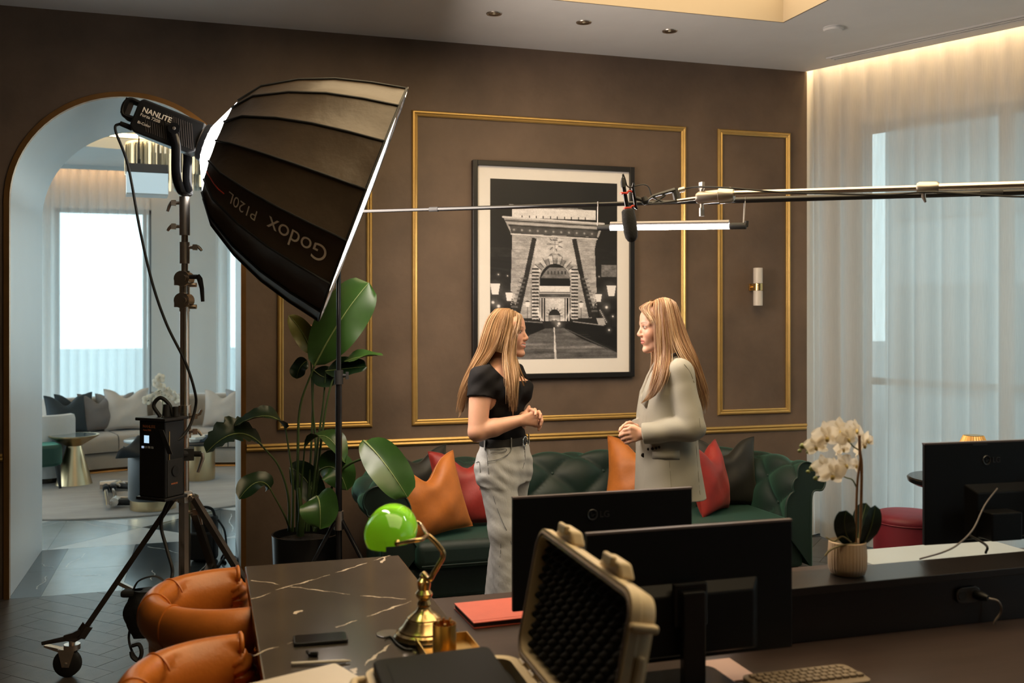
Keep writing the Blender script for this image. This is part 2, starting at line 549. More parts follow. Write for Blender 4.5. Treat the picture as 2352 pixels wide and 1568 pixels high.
# ---- the street outside
m_fac = mat('facade_grey', (0.30, 0.36, 0.38), 0.6, vary=(0.4, 0.2))
m_fac2 = mat('facade_glass', (0.14, 0.20, 0.22), 0.15, vary=(0.6, 0.3))
m_pave = mat('street_paving', (0.30, 0.33, 0.34), 0.8, vary=(1.0, 0.2))
S(MB().box2((-40, -30, -0.6), (60, 60, -0.3)).build('ground', m_pave))
def building(cx, cy, sx, sy, h, rz, label, floors, bays):
    m = T(cx, cy, -0.3) @ Rz(rz)
    t = thing('office_building', label, 'building', (cx, cy, -0.3))
    MB(m).box2((-sx / 2, -sy / 2, 0), (sx / 2, sy / 2, h)).build('wall', m_fac, t)
    fw = h / floors
    for side in (-1, 1):
        for i in range(floors):
            for j in range(bays):
                wd = sx / bays
                x = -sx / 2 + (j + 0.5) * wd
                MB(m).box((x, side * sy / 2, (i + 0.55) * fw), (wd * 0.8, 0.08, fw * 0.62)).build('window', m_fac2, t)
    return t
pb = cw(3.2, 9, 0)
building(pb.x + 2, pb.y + 1.0, 15, 4, 8.5, math.atan2(CD.y, CD.x), 'grey office building across the street behind the sheer curtain', 3, 8)

# ---- sheer curtain on the right (one long drape of deep folds)
m_sheer = sheer('sheer_white', (0.70, 0.675, 0.645), 0.17, 0.55)
def drape(name, label, pathf, length, pitch, z0, z1, group=None, depth=0.045, seed=1, hem=0.11, mt=None):
    rg = random.Random(seed)
    ph, t, knots = 0, 0, []
    n = max(8, int(length / pitch * 14))
    ts = [length * i / n for i in range(n + 1)]
    zs = [z0, z0 + hem * 0.5, z0 + hem, z0 + 0.5, (z0 + z1) / 2, z1 - 0.6, z1 - 0.12, z1 - 0.04, z1]
    a1, a2 = rg.random() * 6, rg.random() * 6
    P = []
    for tt in ts:
        p = 2 * pi * tt / pitch + 0.5 * math.sin(tt * 2.1 + a1)
        row = []
        for z in zs:
            f = (z1 - z) / (z1 - z0)
            s = math.sin(p + 0.25 * f * math.sin(tt * 3 + a2))
            off = depth * (0.75 + 0.35 * f) * math.copysign(abs(s) ** 0.75, s) + 0.012 * f * math.sin(tt * 7 + a1)
            row.append(pathf(tt + 0.018 * math.cos(p * 1.0) * (0.4 + 0.6 * f), off, z))
        P.append(row)
    o = MB().grid(P).build(name, mt or m_sheer, None, smooth=80)
    tag(o, label, 'curtain', group)
    hm = MB().grid([[r[0] + (r[0] - r[1]) * 0, r[1], r[2]] for r in P]).build('hem', mt or m_sheer, o, smooth=80)
    hm.location = (0.0, -0.004, 0)
    return o
c1 = drape('sheer_curtain', 'floor-length sheer white curtain across the window wall beside the sofa',
           lambda t, off, z: cw(t - 0.02, 0.11 + off, z), 9.0, 0.185, 0.012, H + 0.11)
rail = MB(); wbox(rail, 0.0, 9.0, 0.085, 0.135, H + 0.12, H + 0.145)
tag(rail.build('curtain_rail', m_white), 'white curtain track above the sheer curtain by the sofa', 'curtain rail')
led = MB(); wbox(led, 0.02, 9.0, 0.006, 0.018, H + 0.11, H + 0.13)
tag(led.build('led_strip', emitter('led_warm', (1.0, 0.66, 0.30), LED_L)), 'warm light strip hidden in the slot above the right curtain', 'light')

# ---- slot vent in the ceiling beside the curtain
va, vb = atz(1913, 134, H), atz(2352, 40, H)
vd = (vb - va).normalized(); vn = Vector((-vd.y, vd.x, 0)) * -1
vl = 4.6
vm = frame(va, vd, vd.cross(Vector((0, 0, 1))), Vector((0, 0, 1)))
vent = thing('ceiling_vent', 'long white slotted air vent in the ceiling along the curtain', 'vent', va)
fr_ = MB(vm)
for y0, y1 in ((-0.055, -0.036), (-0.008, 0.008), (0.036, 0.055)): fr_.box2((0, y0, -0.008), (vl, y1, 0.0))
fr_.box2((-0.02, -0.055, -0.008), (0, 0.055, 0)); fr_.box2((vl, -0.055, -0.008), (vl + 0.02, 0.055, 0))
fr_.build('frame', m_white, vent)
for y in (-0.022, 0.022):
    MB(vm).box2((0, y - 0.014, -0.002), (vl, y + 0.014, 0.0005)).build('slot', m_black, vent)

# ---- downlights and smoke detector
m_lens = mat('lamp_reflector', (0.85, 0.80, 0.70), 0.08, 1.0)
for i, (x, y, wh) in enumerate(((1135, 31, 'leftmost'), (1341, 51, 'middle'), (1538, 71, 'rightmost'))):
    p = atz(x, y, H)
    d = thing('downlight', f'small round silver downlight in the ceiling, {wh} of the row of three', 'downlight', p, 'row of ceiling downlights')
    m = T(p)
    MB(m).lathe([(0.034, -0.003), (0.046, -0.005), (0.048, 0.0), (0.034, 0.0)], 28, caps=False).build('rim', m_alu, d, smooth=50)
    MB(m).lathe([(0.036, -0.002), (0.028, 0.0), (0.014, -0.001), (0.0005, -0.0015)], 28, caps=False).build('reflector', m_lens, d, smooth=60)
    MB(m).ball((0, 0, -0.002), (0.010, 0.010, 0.004), 12, 6).build('bulb', mat('bulb_off', (0.8, 0.7, 0.5), 0.3), d, smooth=180)
p = atz(1914, 63, H)
sd = thing('smoke_detector', 'white round smoke detector on the ceiling near the glowing recess', 'smoke detector', p)
MB(T(p)).lathe([(0.062, 0), (0.062, -0.012), (0.055, -0.022), (0.02, -0.025), (0.0005, -0.025)], 28, caps=False).build('body', m_white, sd, smooth=40)
MB(T(p)).lathe([(0.063, -0.010), (0.0645, -0.008), (0.063, -0.006)], 28, caps=False).build('base_ring', m_reveal, sd, smooth=40)

# ---- gold mouldings on the brown wall
def wall_pt(x, y, off=0.0): return atY(x, y, WY - off)
def moulding(name, x0, z0, x1, z1, closed=True):
    """profiled gold strip: rectangle of four mitred lengths"""
    prof_ = [(-0.019, 0.0), (-0.019, 0.012), (-0.012, 0.017), (-0.004, 0.014), (0.004, 0.021), (0.012, 0.020), (0.019, 0.010), (0.019, 0.0)]
    w = MB()
    def corner(ix, iz, c, h):
        return (c[0] + ix * h[0], WY - h[1], c[1] + iz * h[0])
    cs = [(x0, z0, -1, -1), (x1, z0, 1, -1), (x1, z1, 1, 1), (x0, z1, -1, 1)]
    P = [[corner(ix, iz, (x, z), h) for h in prof_] for (x, z, ix, iz) in cs]
    w.grid(P, cu=True, flip=False)
    return S(w.build(name, m_gold))
a = wall_pt(952, 260); b_ = wall_pt(1569, 300); c_ = wall_pt(952, 970)
PZ1, PZ0 = a.z, c_.z
moulding('trim_2', a.x, PZ0, b_.x, PZ1)
moulding('trim_3', wall_pt(1653, 300).x, PZ0, wall_pt(1809, 300).x, PZ1)
moulding('trim_4', wall_pt(644, 600).x, PZ0, wall_pt(848, 600).x, PZ1)
RZ = wall_pt(1200, 1004).z
w = MB()
pr = [(-0.024, 0.0), (-0.024, 0.010), (-0.012, 0.020), (0.0, 0.016), (0.010, 0.026), (0.022, 0.022), (0.022, 0.0)]
P = [[(x, WY - h[1], RZ + h[0]) for h in pr] for x in (AX1 + 0.03, CX)]
w.grid(P)
S(w.build('trim_5', m_gold))
P = [[(x, WY - h[1], RZ + h[0]) for h in pr] for x in (XL, AX0 - 0.03)]
S(MB().grid(P).build('trim_6', m_gold))
# ================================================================== floor pieces
m_plank = [mat('floor_plank_' + n, c, 0.32, vary=(2.2, 0.35), stretch=(6, 6, 6), bump=(30, 0.25, 0.002), spec=0.5)
           for n, c in (('a', (0.085, 0.072, 0.063)), ('b', (0.070, 0.060, 0.053)), ('c', (0.098, 0.082, 0.071)))]
PW, PL = 0.125, 0.625
def clip_poly(poly, inside, cut):
    out = []
    for i in range(len(poly)):
        a, b = poly[i - 1], poly[i]
        ia, ib = inside(a), inside(b)
        if ia != ib: out.append(cut(a, b))
        if ib: out.append(b)
    return out
def clip_rect(poly, x0, x1, y0, y1):
    for ax_, lim, sg in ((0, x0, 1), (0, x1, -1), (1, y0, 1), (1, y1, -1)):
        if not poly: return poly
        ins = lambda p: (p[ax_] - lim) * sg >= 0
        def cut(a, b):
            t = (lim - a[ax_]) / (b[ax_] - a[ax_])
            return tuple(a[k] + (b[k] - a[k]) * t for k in (0, 1))
        poly = clip_poly(poly, ins, cut)
    return poly
planks = []
ca, sa = math.cos(pi / 4), math.sin(pi / 4)
def herring(x0, x1, y0, y1):
    """herringbone boards (world polygons) covering the rectangle"""
    out = []
    n = 60
    for i in range(-n, n):
        for j in range(-n // 4, n // 4 + 1):
            for kind in (0, 1):
                ox, oy = i * PW + j * PL, i * PW - j * PL
                r = [(ox, oy), (ox + PL, oy), (ox + PL, oy + PW), (ox, oy + PW)] if kind == 0 else [(ox, oy + PW), (ox + PW, oy + PW), (ox + PW, oy + PW + PL), (ox, oy + PW + PL)]
                if kind == 1: r = [(ox - PW + PW, oy + PW), (ox + PW, oy + PW), (ox + PW, oy + PW + PL), (ox, oy + PW + PL)]
                g = 0.0012
                xs = [p[0] for p in r]; ys = [p[1] for p in r]
                a, b, c, d = min(xs) + g, max(xs) - g, min(ys) + g, max(ys) - g
                q = [(a, c), (b, c), (b, d), (a, d)]
                q = [((p[0] * ca - p[1] * sa) - 0.4, (p[0] * sa + p[1] * ca) + 4.6) for p in q]
                if max(p[0] for p in q) < x0 or min(p[0] for p in q) > x1 or max(p[1] for p in q) < y0 or min(p[1] for p in q) > y1: continue
                q = clip_rect(q, x0, x1, y0, y1)
                if len(q) >= 3: out.append(q)
    return out
allp = herring(-2.2, 4.9, 2.2, WY)
def seen_key(q):
    cx_ = sum(p[0] for p in q) / len(q); cy_ = sum(p[1] for p in q) / len(q)
    return cx_, cy_
near, rest = [], []
for q in allp:
    x, y = seen_key(q)
    if (x < 1.0 and y > 3.55 and x > -1.75) or (x > 3.6 and y > 4.6): near.append(q)
    else: rest.append(q)
near.sort(key=lambda q: seen_key(q)[1])
rest += near[290:]; near = near[:290]
rg = random.Random(3)
for q in near:
    MB().prism(q, -0.012, rg.uniform(-0.0006, 0.0)).build('plank', rg.choice(m_plank), fl)
w = MB()
for q in rest: w.prism(q, -0.012, 0.0)
o = w.build('far_planks', m_plank[0], fl); o['kind'] = 'stuff'
# ---- stone tiles in the archway and the lounge
m_tile_d = mat('dark_stone', (0.050, 0.060, 0.066), 0.16, vary=(1.8, 0.4), bump=(8, 0.05, 0.002))
m_tile_w = mat('pale_stone', (0.56, 0.56, 0.54), 0.25, vary=(2.2, 0.2))
m_tile_g = mat('stone_window_sheen', (0.36, 0.40, 0.41), 0.2, vary=(1.8, 0.3))  # dark glossy tile raised to grey: window reflection put into the colour
m_tvein = mat('stone_vein', (0.50, 0.50, 0.47), 0.2)
fl2 = None
def tile(parent, poly, mt, veins=0, seed=0):
    c = (sum(p[0] for p in poly) / len(poly), sum(p[1] for p in poly) / len(poly))
    q = [(p[0] + (c[0] - p[0]) * 0.004, p[1] + (c[1] - p[1]) * 0.004) for p in poly]
    o = MB().prism(q, -0.014, 0.0).build('tile', mt, parent)
    if veins:
        rgv = random.Random(seed)
        for _ in range(veins):
            a = rgv.choice(q); b = q[(q.index(a) + rgv.choice((1, 2))) % len(q)]
            A = V(*c, 0).lerp(V(*a, 0), rgv.uniform(0.3, 0.85)); B = V(*c, 0).lerp(V(*b, 0), rgv.uniform(0.3, 0.85))
            n = 14; row = []
            s = (B - A).normalized(); s = V(-s.y, s.x, 0)
            for i in range(n + 1):
                p_ = A.lerp(B, i / n) + s * 0.018 * math.sin(i * 0.45 + seed) * math.sin(pi * i / n)
                wd = 0.004 * (0.2 + abs(math.sin(i * 1.3 + seed)))
                row.append((V(p_.x, p_.y, 0.0006) - s * wd, V(p_.x, p_.y, 0.0006) + s * wd))
            MB().grid(row).build('vein', m_tvein, o)
    return o
# ================================================================== the lounge beyond the arch
LY0 = WY + WT
LB = 13.35                      # far glass wall
m_lceil = mat('lounge_ceiling_paint', (0.66, 0.68, 0.68), 0.8, vary=(2, 0.04))
S(MB().box2((-5.2, WY, -0.14), (4.2, LB + 0.6, -0.008)).build('floor_lounge', m_floorbase))
# ceiling with a round cove
cc = atz(330, 372, H); ccx, ccy, crr = -0.55, 9.9, 1.75
w = MB()
N = 48
ring = [(ccx + crr * math.cos(2 * pi * i / N), ccy + crr * math.sin(2 * pi * i / N)) for i in range(N)]
def edge_pt(px, py):
    dx, dy = px - ccx, py - ccy
    k = []
    if dx > 0: k.append((4.2 - ccx) / dx)
    if dx < 0: k.append((-5.2 - ccx) / dx)
    if dy > 0: k.append((LB + 0.6 - ccy) / dy)
    if dy < 0: k.append((LY0 - ccy) / dy)
    k = min(k)
    return (ccx + dx * k, ccy + dy * k)
outr = [edge_pt(*p) for p in ring]
for i in range(N):
    j = (i + 1) % N
    w.add([(ring[i][0], ring[i][1], H), (ring[j][0], ring[j][1], H), (outr[j][0], outr[j][1], H), (outr[i][0], outr[i][1], H),
           (ring[i][0], ring[i][1], H + 0.12), (ring[j][0], ring[j][1], H + 0.12)], [(0, 1, 2, 3), (0, 4, 5, 1)])
S(w.build('ceiling_lounge', m_lceil))
S(MB().box2((-5.2, LY0 - 1.25, H + 0.30), (4.2, LB + 0.6, H + 0.36)).build('ceiling_cove', m_lceil))
cv = [(crr + 0.10, H + 0.16), (crr + 0.16, H + 0.16), (crr + 0.16, H + 0.19), (crr + 0.10, H + 0.19)]
o = MB(T(ccx, ccy, 0)).lathe(cv + [cv[0]], 64, caps=False).build('cove_light', emitter('cove_warm', (1.0, 0.66, 0.28), 14 * LOUNGE_COVE_L))
tag(o, 'round warm cove light in the ceiling of the lounge behind the arch', 'light')
# glass wall, columns
def wl(mb, x0, x1, y0, y1, z0, z1): return mb.box2((x0, y0, z0), (x1, y1, z1))
XW = [atY(x, 700, LB).x for x in (124, 348, 520, 700)]
zlh = atY(200, 478, LB).z
w = MB()
wl(w, XW[0] - 0.3, XW[0], LB, LB + 0.3, 0, H + 0.3); wl(w, -5.2, XW[0] - 0.3, LB, LB + 0.3, zlh, H + 0.3); wl(w, -5.2, XW[0] - 0.3, LB, LB + 0.3, 0, 0.12); wl(w, XW[1], XW[2], LB - 0.06, LB + 0.3, 0, H + 0.3)
wl(w, XW[0], XW[1], LB, LB + 0.3, zlh, H + 0.3); wl(w, XW[2], 4.2, LB, LB + 0.3, zlh, H + 0.3)
wl(w, XW[0], XW[1], LB, LB + 0.3, 0, 0.12); wl(w, XW[2], 4.2, LB, LB + 0.3, 0, 0.12)
wl(w, -2.9, XW[0] - 0.02, LB, LB + 0.3, 0, 0.12) if False else None
S(w.build('wall_lounge_back', mat('lounge_wall_paint', (0.60, 0.60, 0.58), 0.7, vary=(2, 0.05))))
for nm, xa in (('wall_lounge_left', -5.32), ('wall_lounge_right', 4.2)):  # unseen side walls, left open to let more daylight into the lounge
    w = MB(); w.box2((xa, LY0, zlh), (xa + 0.12, LB, H + 0.3)); w.box2((xa, LY0, 0), (xa + 0.12, LB, 0.12))
    for y in (LY0, LY0 + 1.4, LY0 + 2.8, LY0 + 4.2, LB - 0.15): w.box2((xa + 0.02, y, 0.12), (xa + 0.10, y + 0.08, zlh))
    S(w.build(nm, m_reveal))
wf = MB()
for x in (XW[0], XW[1] - 0.05, XW[2], XW[3] + 0.15, XW[0] + 1.02): wl(wf, x, x + 0.05, LB + 0.06, LB + 0.14, 0.12, zlh)
for x in (-5.2, -4.2, -3.2, XW[3] + 1.2, XW[3] + 2.2): wl(wf, x, x + 0.05, LB + 0.06, LB + 0.14, 0.12, zlh)
for z in (0.12, zlh - 0.05):
    wl(wf, XW[0], XW[1], LB + 0.06, LB + 0.14, z, z + 0.05); wl(wf, XW[2], XW[3] + 0.2, LB + 0.06, LB + 0.14, z, z + 0.05)
wo = S(wf.build('window_2', m_frame))
for x0, x1 in ((XW[0] + 0.05, XW[0] + 1.02), (XW[0] + 1.07, XW[1] - 0.05), (XW[2] + 0.05, XW[3] + 0.15)):
    wl(MB(), x0, x1, LB + 0.095, LB + 0.103, 0.17, zlh - 0.05).build('pane', m_glass, wo)
m_sheer2 = sheer('sheer_lounge', (0.82, 0.80, 0.78), 0.34, 0.55)
drape('sheer_curtain', 'bright sheer curtain left in the lounge window behind the beige sofa', lambda t, off, z: Vector((XW[0] - 0.14 + t, LB - 0.18 + off * 0.7, z)),
      XW[1] - XW[0] + 0.12, 0.105, 0.01, H - 0.005, 'lounge curtains', 0.035, 3, mt=m_sheer2)
drape('sheer_curtain', 'narrow bright sheer curtain at the right edge of the archway', lambda t, off, z: Vector((XW[2] - 0.14 + t, LB - 0.2 + off * 0.7, z)),
      1.3, 0.11, 0.01, H - 0.005, 'lounge curtains', 0.035, 5, mt=m_sheer2)
S(MB().box2((-5.2, LB - 0.35, H - 0.05), (4.2, LB - 0.335, H)).build('ceiling_lip', m_lceil))
led = MB().box2((XW[0] - 0.2, LB - 0.30, H - 0.012), (XW[1] + 0.1, LB - 0.285, H - 0.003))
tag(led.build('led_strip', emitter('led_lounge', (1.0, 0.56, 0.24), 26)), 'warm light strip above the lounge window curtain', 'light')
# ---- floor tiles of the passage and the lounge
fl2 = bpy.data.objects['floor_lounge']
X0, X1, Ya, Yb = AX0, AX1, WY, LY0
bs = 0.17
def rct(a, b, c, d): return [(a, c), (b, c), (b, d), (a, d)]
k = 0
for i in range(2):
    k += 1
    tile(fl2, rct(X0 + 0.001, X0 + bs, Ya + i * 0.625, Ya + (i + 1) * 0.625), m_tile_d, 1, k)
    tile(fl2, rct(X1 - bs, X1 - 0.001, Ya + i * 0.625, Ya + (i + 1) * 0.625), m_tile_d, 1, k + 7)
xm = (X0 + X1) / 2 - 0.04
for i in range(2):
    for (a, b) in ((X0 + bs, xm), (xm, X1 - bs)):
        k += 1
        tile(fl2, rct(a, b, Ya + i * 0.625, Ya + (i + 1) * 0.625), m_tile_g if a < xm - 0.1 else m_tile_d, 2 if a > -0.6 else 1, k + 20)
# diamonds beyond: squares cut into four triangles, pale and dark in turn
q_ = 1.18
oy = LY0
for i in range(-3, 4):
    for j in range(0, 5):
        cx_, cy_ = -0.46 + i * q_, oy + (j + 0.5) * q_
        c = (cx_, cy_)
        cs = [(cx_ - q_ / 2, cy_ - q_ / 2), (cx_ + q_ / 2, cy_ - q_ / 2), (cx_ + q_ / 2, cy_ + q_ / 2), (cx_ - q_ / 2, cy_ + q_ / 2)]
        for e in range(4):
            k += 1
            pale = (e % 2 == 0) if (i + j) % 2 == 0 else (e % 2 == 0)
            mt = m_tile_w if pale else (m_tile_g if (i + e) % 3 == 0 else m_tile_d)
            tri_ = [cs[e], cs[(e + 1) % 4], c]
            if cs[0][1] > 10.2 and abs(i) > 2: continue
            tile(fl2, tri_, mt, 1 if (not pale and cy_ < 9.5 and abs(i) < 2) else 0, k)
# ---- rug
rug_c = V(-0.67, 10.55, 0)
rg_ = thing('round_rug', 'large round pale beige rug in the lounge behind the arch', 'rug', rug_c)
m_rug = mat('rug_wool', (0.42, 0.385, 0.35), 0.95, vary=(1.6, 0.22), bump=(60, 0.5, 0.004), stretch=(1, 3, 1))
MB(T(rug_c)).lathe([(0.0005, 0.016), (1.86, 0.016), (1.895, 0.011), (1.90, 0.001)], 72, caps=False).build('pile', m_rug, rg_, smooth=40)
MB(T(rug_c)).tube([(1.897 * math.cos(a), 1.897 * math.sin(a), 0.007) for a in [2 * pi * i / 72 for i in range(72)]], 0.008, 6, closed=True).build('binding', mat('rug_binding', (0.30, 0.27, 0.24), 0.9), rg_, smooth=60)
RUG = 0.0175
# ---- curved beige sofa
m_beige = mat('beige_fabric', (0.40, 0.345, 0.29), 0.85, sheen=0.3, vary=(4, 0.15), bump=(120, 0.3, 0.003))
so_c = V(-0.25, 9.15, 0)
cs_ = thing('curved_sofa', 'long curved beige sofa around the rug in the lounge', 'sofa', V(-0.25, 11.7, 0))
def arc_band(r0, r1, z0, z1, a0, a1, rnd=0.05, n=40):
    pr = [(r0, z0), (r0, z1 - rnd), (r0 + rnd * 0.3, z1 - rnd * 0.3), (r0 + rnd, z1), (r1 - rnd, z1), (r1 - rnd * 0.3, z1 - rnd * 0.3), (r1, z1 - rnd), (r1, z0)]
    P = []
    for i in range(n + 1):
        a = a0 + (a1 - a0) * i / n
        P.append([so_c + V(math.cos(a) * r, math.sin(a) * r, z) for r, z in pr])
    w = MB(); w.grid(P, cv=True)
    w.add(P[0], [tuple(range(8))]); w.add(P[-1], [tuple(range(7, -1, -1))])
    return w
d2r = math.radians
arc_band(2.05, 2.95, 0.06, 0.225, d2r(38), d2r(119)).build('base', m_beige, cs_, smooth=50)
arc_band(2.06, 2.93, 0.0, 0.06, d2r(38.5), d2r(118.5)).build('plinth', m_bronze, cs_, smooth=50)
aa = [38, 63.4, 75.8, 88.2, 97.5, 107, 119]
for a, b in zip(aa[:-1], aa[1:]):
    arc_band(2.03, 2.80, 0.23, 0.395, d2r(a + 0.15), d2r(b - 0.15), 0.06, 14).build('seat_cushion', m_beige, cs_, smooth=50)
arc_band(2.70, 2.97, 0.225, 0.745, d2r(37.5), d2r(119.5), 0.07).build('backrest', m_beige, cs_, smooth=50)
m_cream = mat('cream_fabric', (0.52, 0.47, 0.42), 0.85, vary=(5, 0.12), bump=(120, 0.3, 0.003))
m_taupe = mat('taupe_fabric', (0.17, 0.155, 0.15), 0.8, vary=(5, 0.15), bump=(120, 0.3, 0.003))
m_navy = mat('dark_teal_fabric', (0.022, 0.034, 0.042), 0.8, vary=(5, 0.15), bump=(120, 0.3, 0.003))
G3 = 'cushions on the curved sofa'
def lp(px, py, d): return atd(px, py, d)
def lpill(label, px, rr, W, yaw, mt, lean=12, chop=0.10, z=0.395, Hh=None):
    r_ = ray(px, 720); o = EYE - so_c
    A = r_.x ** 2 + r_.y ** 2; B = 2 * (o.x * r_.x + o.y * r_.y); C_ = o.x ** 2 + o.y ** 2 - rr * rr
    tt = (-B + math.sqrt(B * B - 4 * A * C_)) / (2 * A)
    b_ = EYE + r_ * tt; b_.z = z
    yaw += math.degrees(math.atan2((b_ - so_c).y, (b_ - so_c).x)) - 90
    pillow('cushion', label, b_, W, Hh or W, 0.17, math.radians(yaw), math.radians(lean), mt, G3, chop)
# ================================================================== film lights and sound gear
m_fabric = mat('softbox_fabric', (0.078, 0.055, 0.036), 0.42, bump=(7, 0.35, 0.02), vary=(5, 0.3), spec=0.5)
m_fabric_w = emitter('lining_glow', (1.0, 0.97, 0.93), 9.0)
m_diff = emitter('diffuser', (1.0, 0.855, 0.73), KEY_L)
m_print = mat('silver_print', (0.90, 0.82, 0.70), 0.5, vary=(30, 0.1))
m_orangeprint = mat('orange_print', (0.75, 0.25, 0.10), 0.5)
m_body = mat('lamp_body_black', (0.013, 0.013, 0.014), 0.38, vary=(40, 0.3), spec=0.5)
m_rib = mat('lamp_rib_grey', (0.10, 0.085, 0.078), 0.35, 0.4)
m_red = mat('red_plastic', (0.75, 0.06, 0.03), 0.4, vary=(20, 0.15))
m_foam = mat('mic_foam', (0.014, 0.014, 0.015), 0.95, bump=(220, 0.8, 0.004))
SBD = 4.75
sc_ = atd(834, 470, SBD)
vv = ray(834, 470).normalized()
ax = RT * 0.931 - UP * 0.365
ax = (ax - vv * ax.dot(vv)).normalized()
ta = math.radians(1.1)
AXS = (ax * math.cos(ta) - vv * math.sin(ta)).normalized()
E1 = (UP - AXS * UP.dot(AXS)).normalized()
E2 = AXS.cross(E1).normalized()
if E2.dot(vv) > 0: E2 = -E2            # towards the camera
RS = [(-0.77, 0.085), (-0.694, 0.241), (-0.615, 0.345), (-0.47, 0.437), (-0.316, 0.505), (-0.158, 0.552), (0.0, 0.588)]
def rad(s):
    xs = [p[0] for p in RS]; ys = [p[1] for p in RS]
    return float(np.interp(s, xs, ys))
def srf(s, th, k=0.0, out=0.0):
    """point of the softbox: s along the axis, th around it; k = 0 on the chord between rods"""
    half = pi / 16
    q = ((th + half) % (2 * half)) - half       # -half..half around a rod at 0
    q = abs(q)
    r = rad(s) * math.cos(half) / math.cos(half - q) - 0.010 * math.sin(pi * q / (2 * half)) * (1 if s < -0.01 else 0)
    r += out
    return sc_ + AXS * s + (E1 * math.cos(th) + E2 * math.sin(th)) * r
stand_base = atd(424, 1450, 4.65); stand_base.z = 0
sb = thing('softbox', 'large black parabolic softbox glowing at its rear, on the steel stand', 'softbox', sc_)
SS = [-0.694, -0.66, -0.615, -0.55, -0.47, -0.39, -0.316, -0.23, -0.158, -0.08, -0.05, 0.0]
for i in range(16):
    P = []
    for s in SS:
        row = []
        for j in range(9):
            th = (i + j / 8) * pi / 8
            row.append(srf(s, th))
        P.append(row)
    MB().grid(P).build('fabric_panel', m_fabric, sb, smooth=60)
    MB().tube([srf(s, i * pi / 8 + 1e-6, out=0.004) for s in SS], 0.0055, 6).build('rod', m_rubber, sb, smooth=60)
    w = MB()
    w.tube([srf(0.0, (i + j / 6) * pi / 8, out=0.002) for j in range(7)], 0.006, 6)
    w.build('rim_hem', m_rubber, sb, smooth=60)
for i in range(16):
    P = [[srf(s, (i + 0.03 + 0.94 * j / 6) * pi / 8) for j in range(7)] for s in (-0.77, -0.74, -0.71, -0.696)]
    MB().grid(P).build('rear_lining', m_fabric_w, sb, smooth=60)
P = []
for r_, s in ((0.0008, 0.010), (0.15, 0.008), (0.3, 0.004), (0.45, -0.004), (0.556, -0.012)):
    P.append([sc_ + AXS * s + (E1 * math.cos(2 * pi * j / 48) + E2 * math.sin(2 * pi * j / 48)) * r_ for j in range(48)])
MB().grid(P, cv=True).build('diffuser', m_diff, sb, smooth=60)
MB().tube([sc_ - AXS * 0.79, sc_ - AXS * 0.765], [0.085, 0.092], 32).build('speed_ring', m_body, sb, smooth=40)
# printed name on the lower panel, running from the front rim to the rear
def on_softbox(body, size, s0, w0, name, mt):
    vs, fs = text_mesh(body, size, 0.0)
    thc = TH_TXT
    out = []
    for (x, y, z) in vs:
        s = s0 - x * 0.86
        out.append(srf(s, thc + (y + w0) / rad(s) * TXT_SIGN, out=0.0105))
    MB().add(out, fs).build(name, mt, sb)
TH_TXT = None
best = None
for k in range(720):
    th = k * pi / 360
    p = srf(-0.30, th)
    if (p - sc_ - AXS * -0.30).dot(E2) < 0: continue
    d = p - EYE; dep = d.dot(FW)
    X = 1176 + FPX * d.dot(RT) / dep; Y = 720 - FPX * d.z / dep
    e = abs((X - 655) * 0.365 - (Y - 572) * 0.931)
    if best is None or e < best[0]: best = (e, th)
TH_TXT = (math.floor(best[1] / (pi / 8)) + 0.5) * pi / 8
TXT_SIGN = 1.0 if True else -1.0
on_softbox('Godox', 0.118, -0.055, -0.040, 'lettering', m_print)
on_softbox('P120L', 0.072, -0.395, -0.022, 'lettering', m_print)
MB().tube([srf(s, TH_TXT + 0.02, out=0.012) for s in (-0.69, -0.66, -0.63, -0.60, -0.57)], 0.003, 5).build('red_tag', m_red, sb)
MB().tube([srf(-0.02, 0.0, out=0.01), srf(0.0, 0.03, out=0.02), srf(0.004, 0.0, out=-0.03), srf(-0.01, 0, out=0.0)], 0.0025, 5).build('loop_cord', mat('white_cord', (0.6, 0.55, 0.5), 0.7), sb)

# ---- lamp head
hc = sc_ - AXS * 0.945
HX, HY, HZ = AXS, E1, E2                 # along, up, towards camera
hm = frame(hc, HX, HY, HZ)
lh = thing('studio_lamp', 'black studio lamp head with printed name behind the softbox', 'studio lamp', hc)
w = MB(hm)
hex_ = [(-0.155, -0.058), (-0.130, -0.080), (0.125, -0.080), (0.155, -0.058), (0.155, 0.058), (0.150, 0.078), (-0.140, 0.078), (-0.155, 0.060)]
w.prism(hex_, -0.066, 0.066)
w.build('housing', m_body, lh, bevel=0.008)
w = MB(hm)
for i in range(26):
    x = -0.128 + i * 0.0105
    if 0.03 < x < 0.075: lo = -0.058
    else: lo = -0.058
    w.add([(x, 0.052, 0.0665), (x + 0.0035, 0.052, 0.0665), (x + 0.0035 + 0.05, lo, 0.0665), (x + 0.05, lo, 0.0665),
           (x, 0.052, 0.068), (x + 0.0035, 0.052, 0.068), (x + 0.0035 + 0.05, lo, 0.068), (x + 0.05, lo, 0.068)],
          [(4, 7, 6, 5), (0, 1, 5, 4), (1, 2, 6, 5), (2, 3, 7, 6), (3, 0, 4, 7)]) if x + 0.055 < 0.15 else None
w.build('vent_ribs', m_rib, lh)
MB(hm).box((-0.075, 0.022, 0.0678), (0.105, 0.062, 0.0016)).build('name_plate', m_body, lh)
letters('lettering', 'NANLITE', 0.033, hm @ T(-0.126, 0.020, 0.0690), m_print, lh, bold=0.0006)
letters('lettering', 'Forza 720B', 0.020, hm @ T(-0.127, 0.000, 0.0690), m_print, lh)
letters('lettering', 'Bi-Color', 0.017, hm @ T(-0.126, -0.036, 0.0690), m_print, lh)
w = MB(hm)
w.tube([V(0.035, 0, -0.075), V(0.035, 0, 0.090)], 0.026, 24)
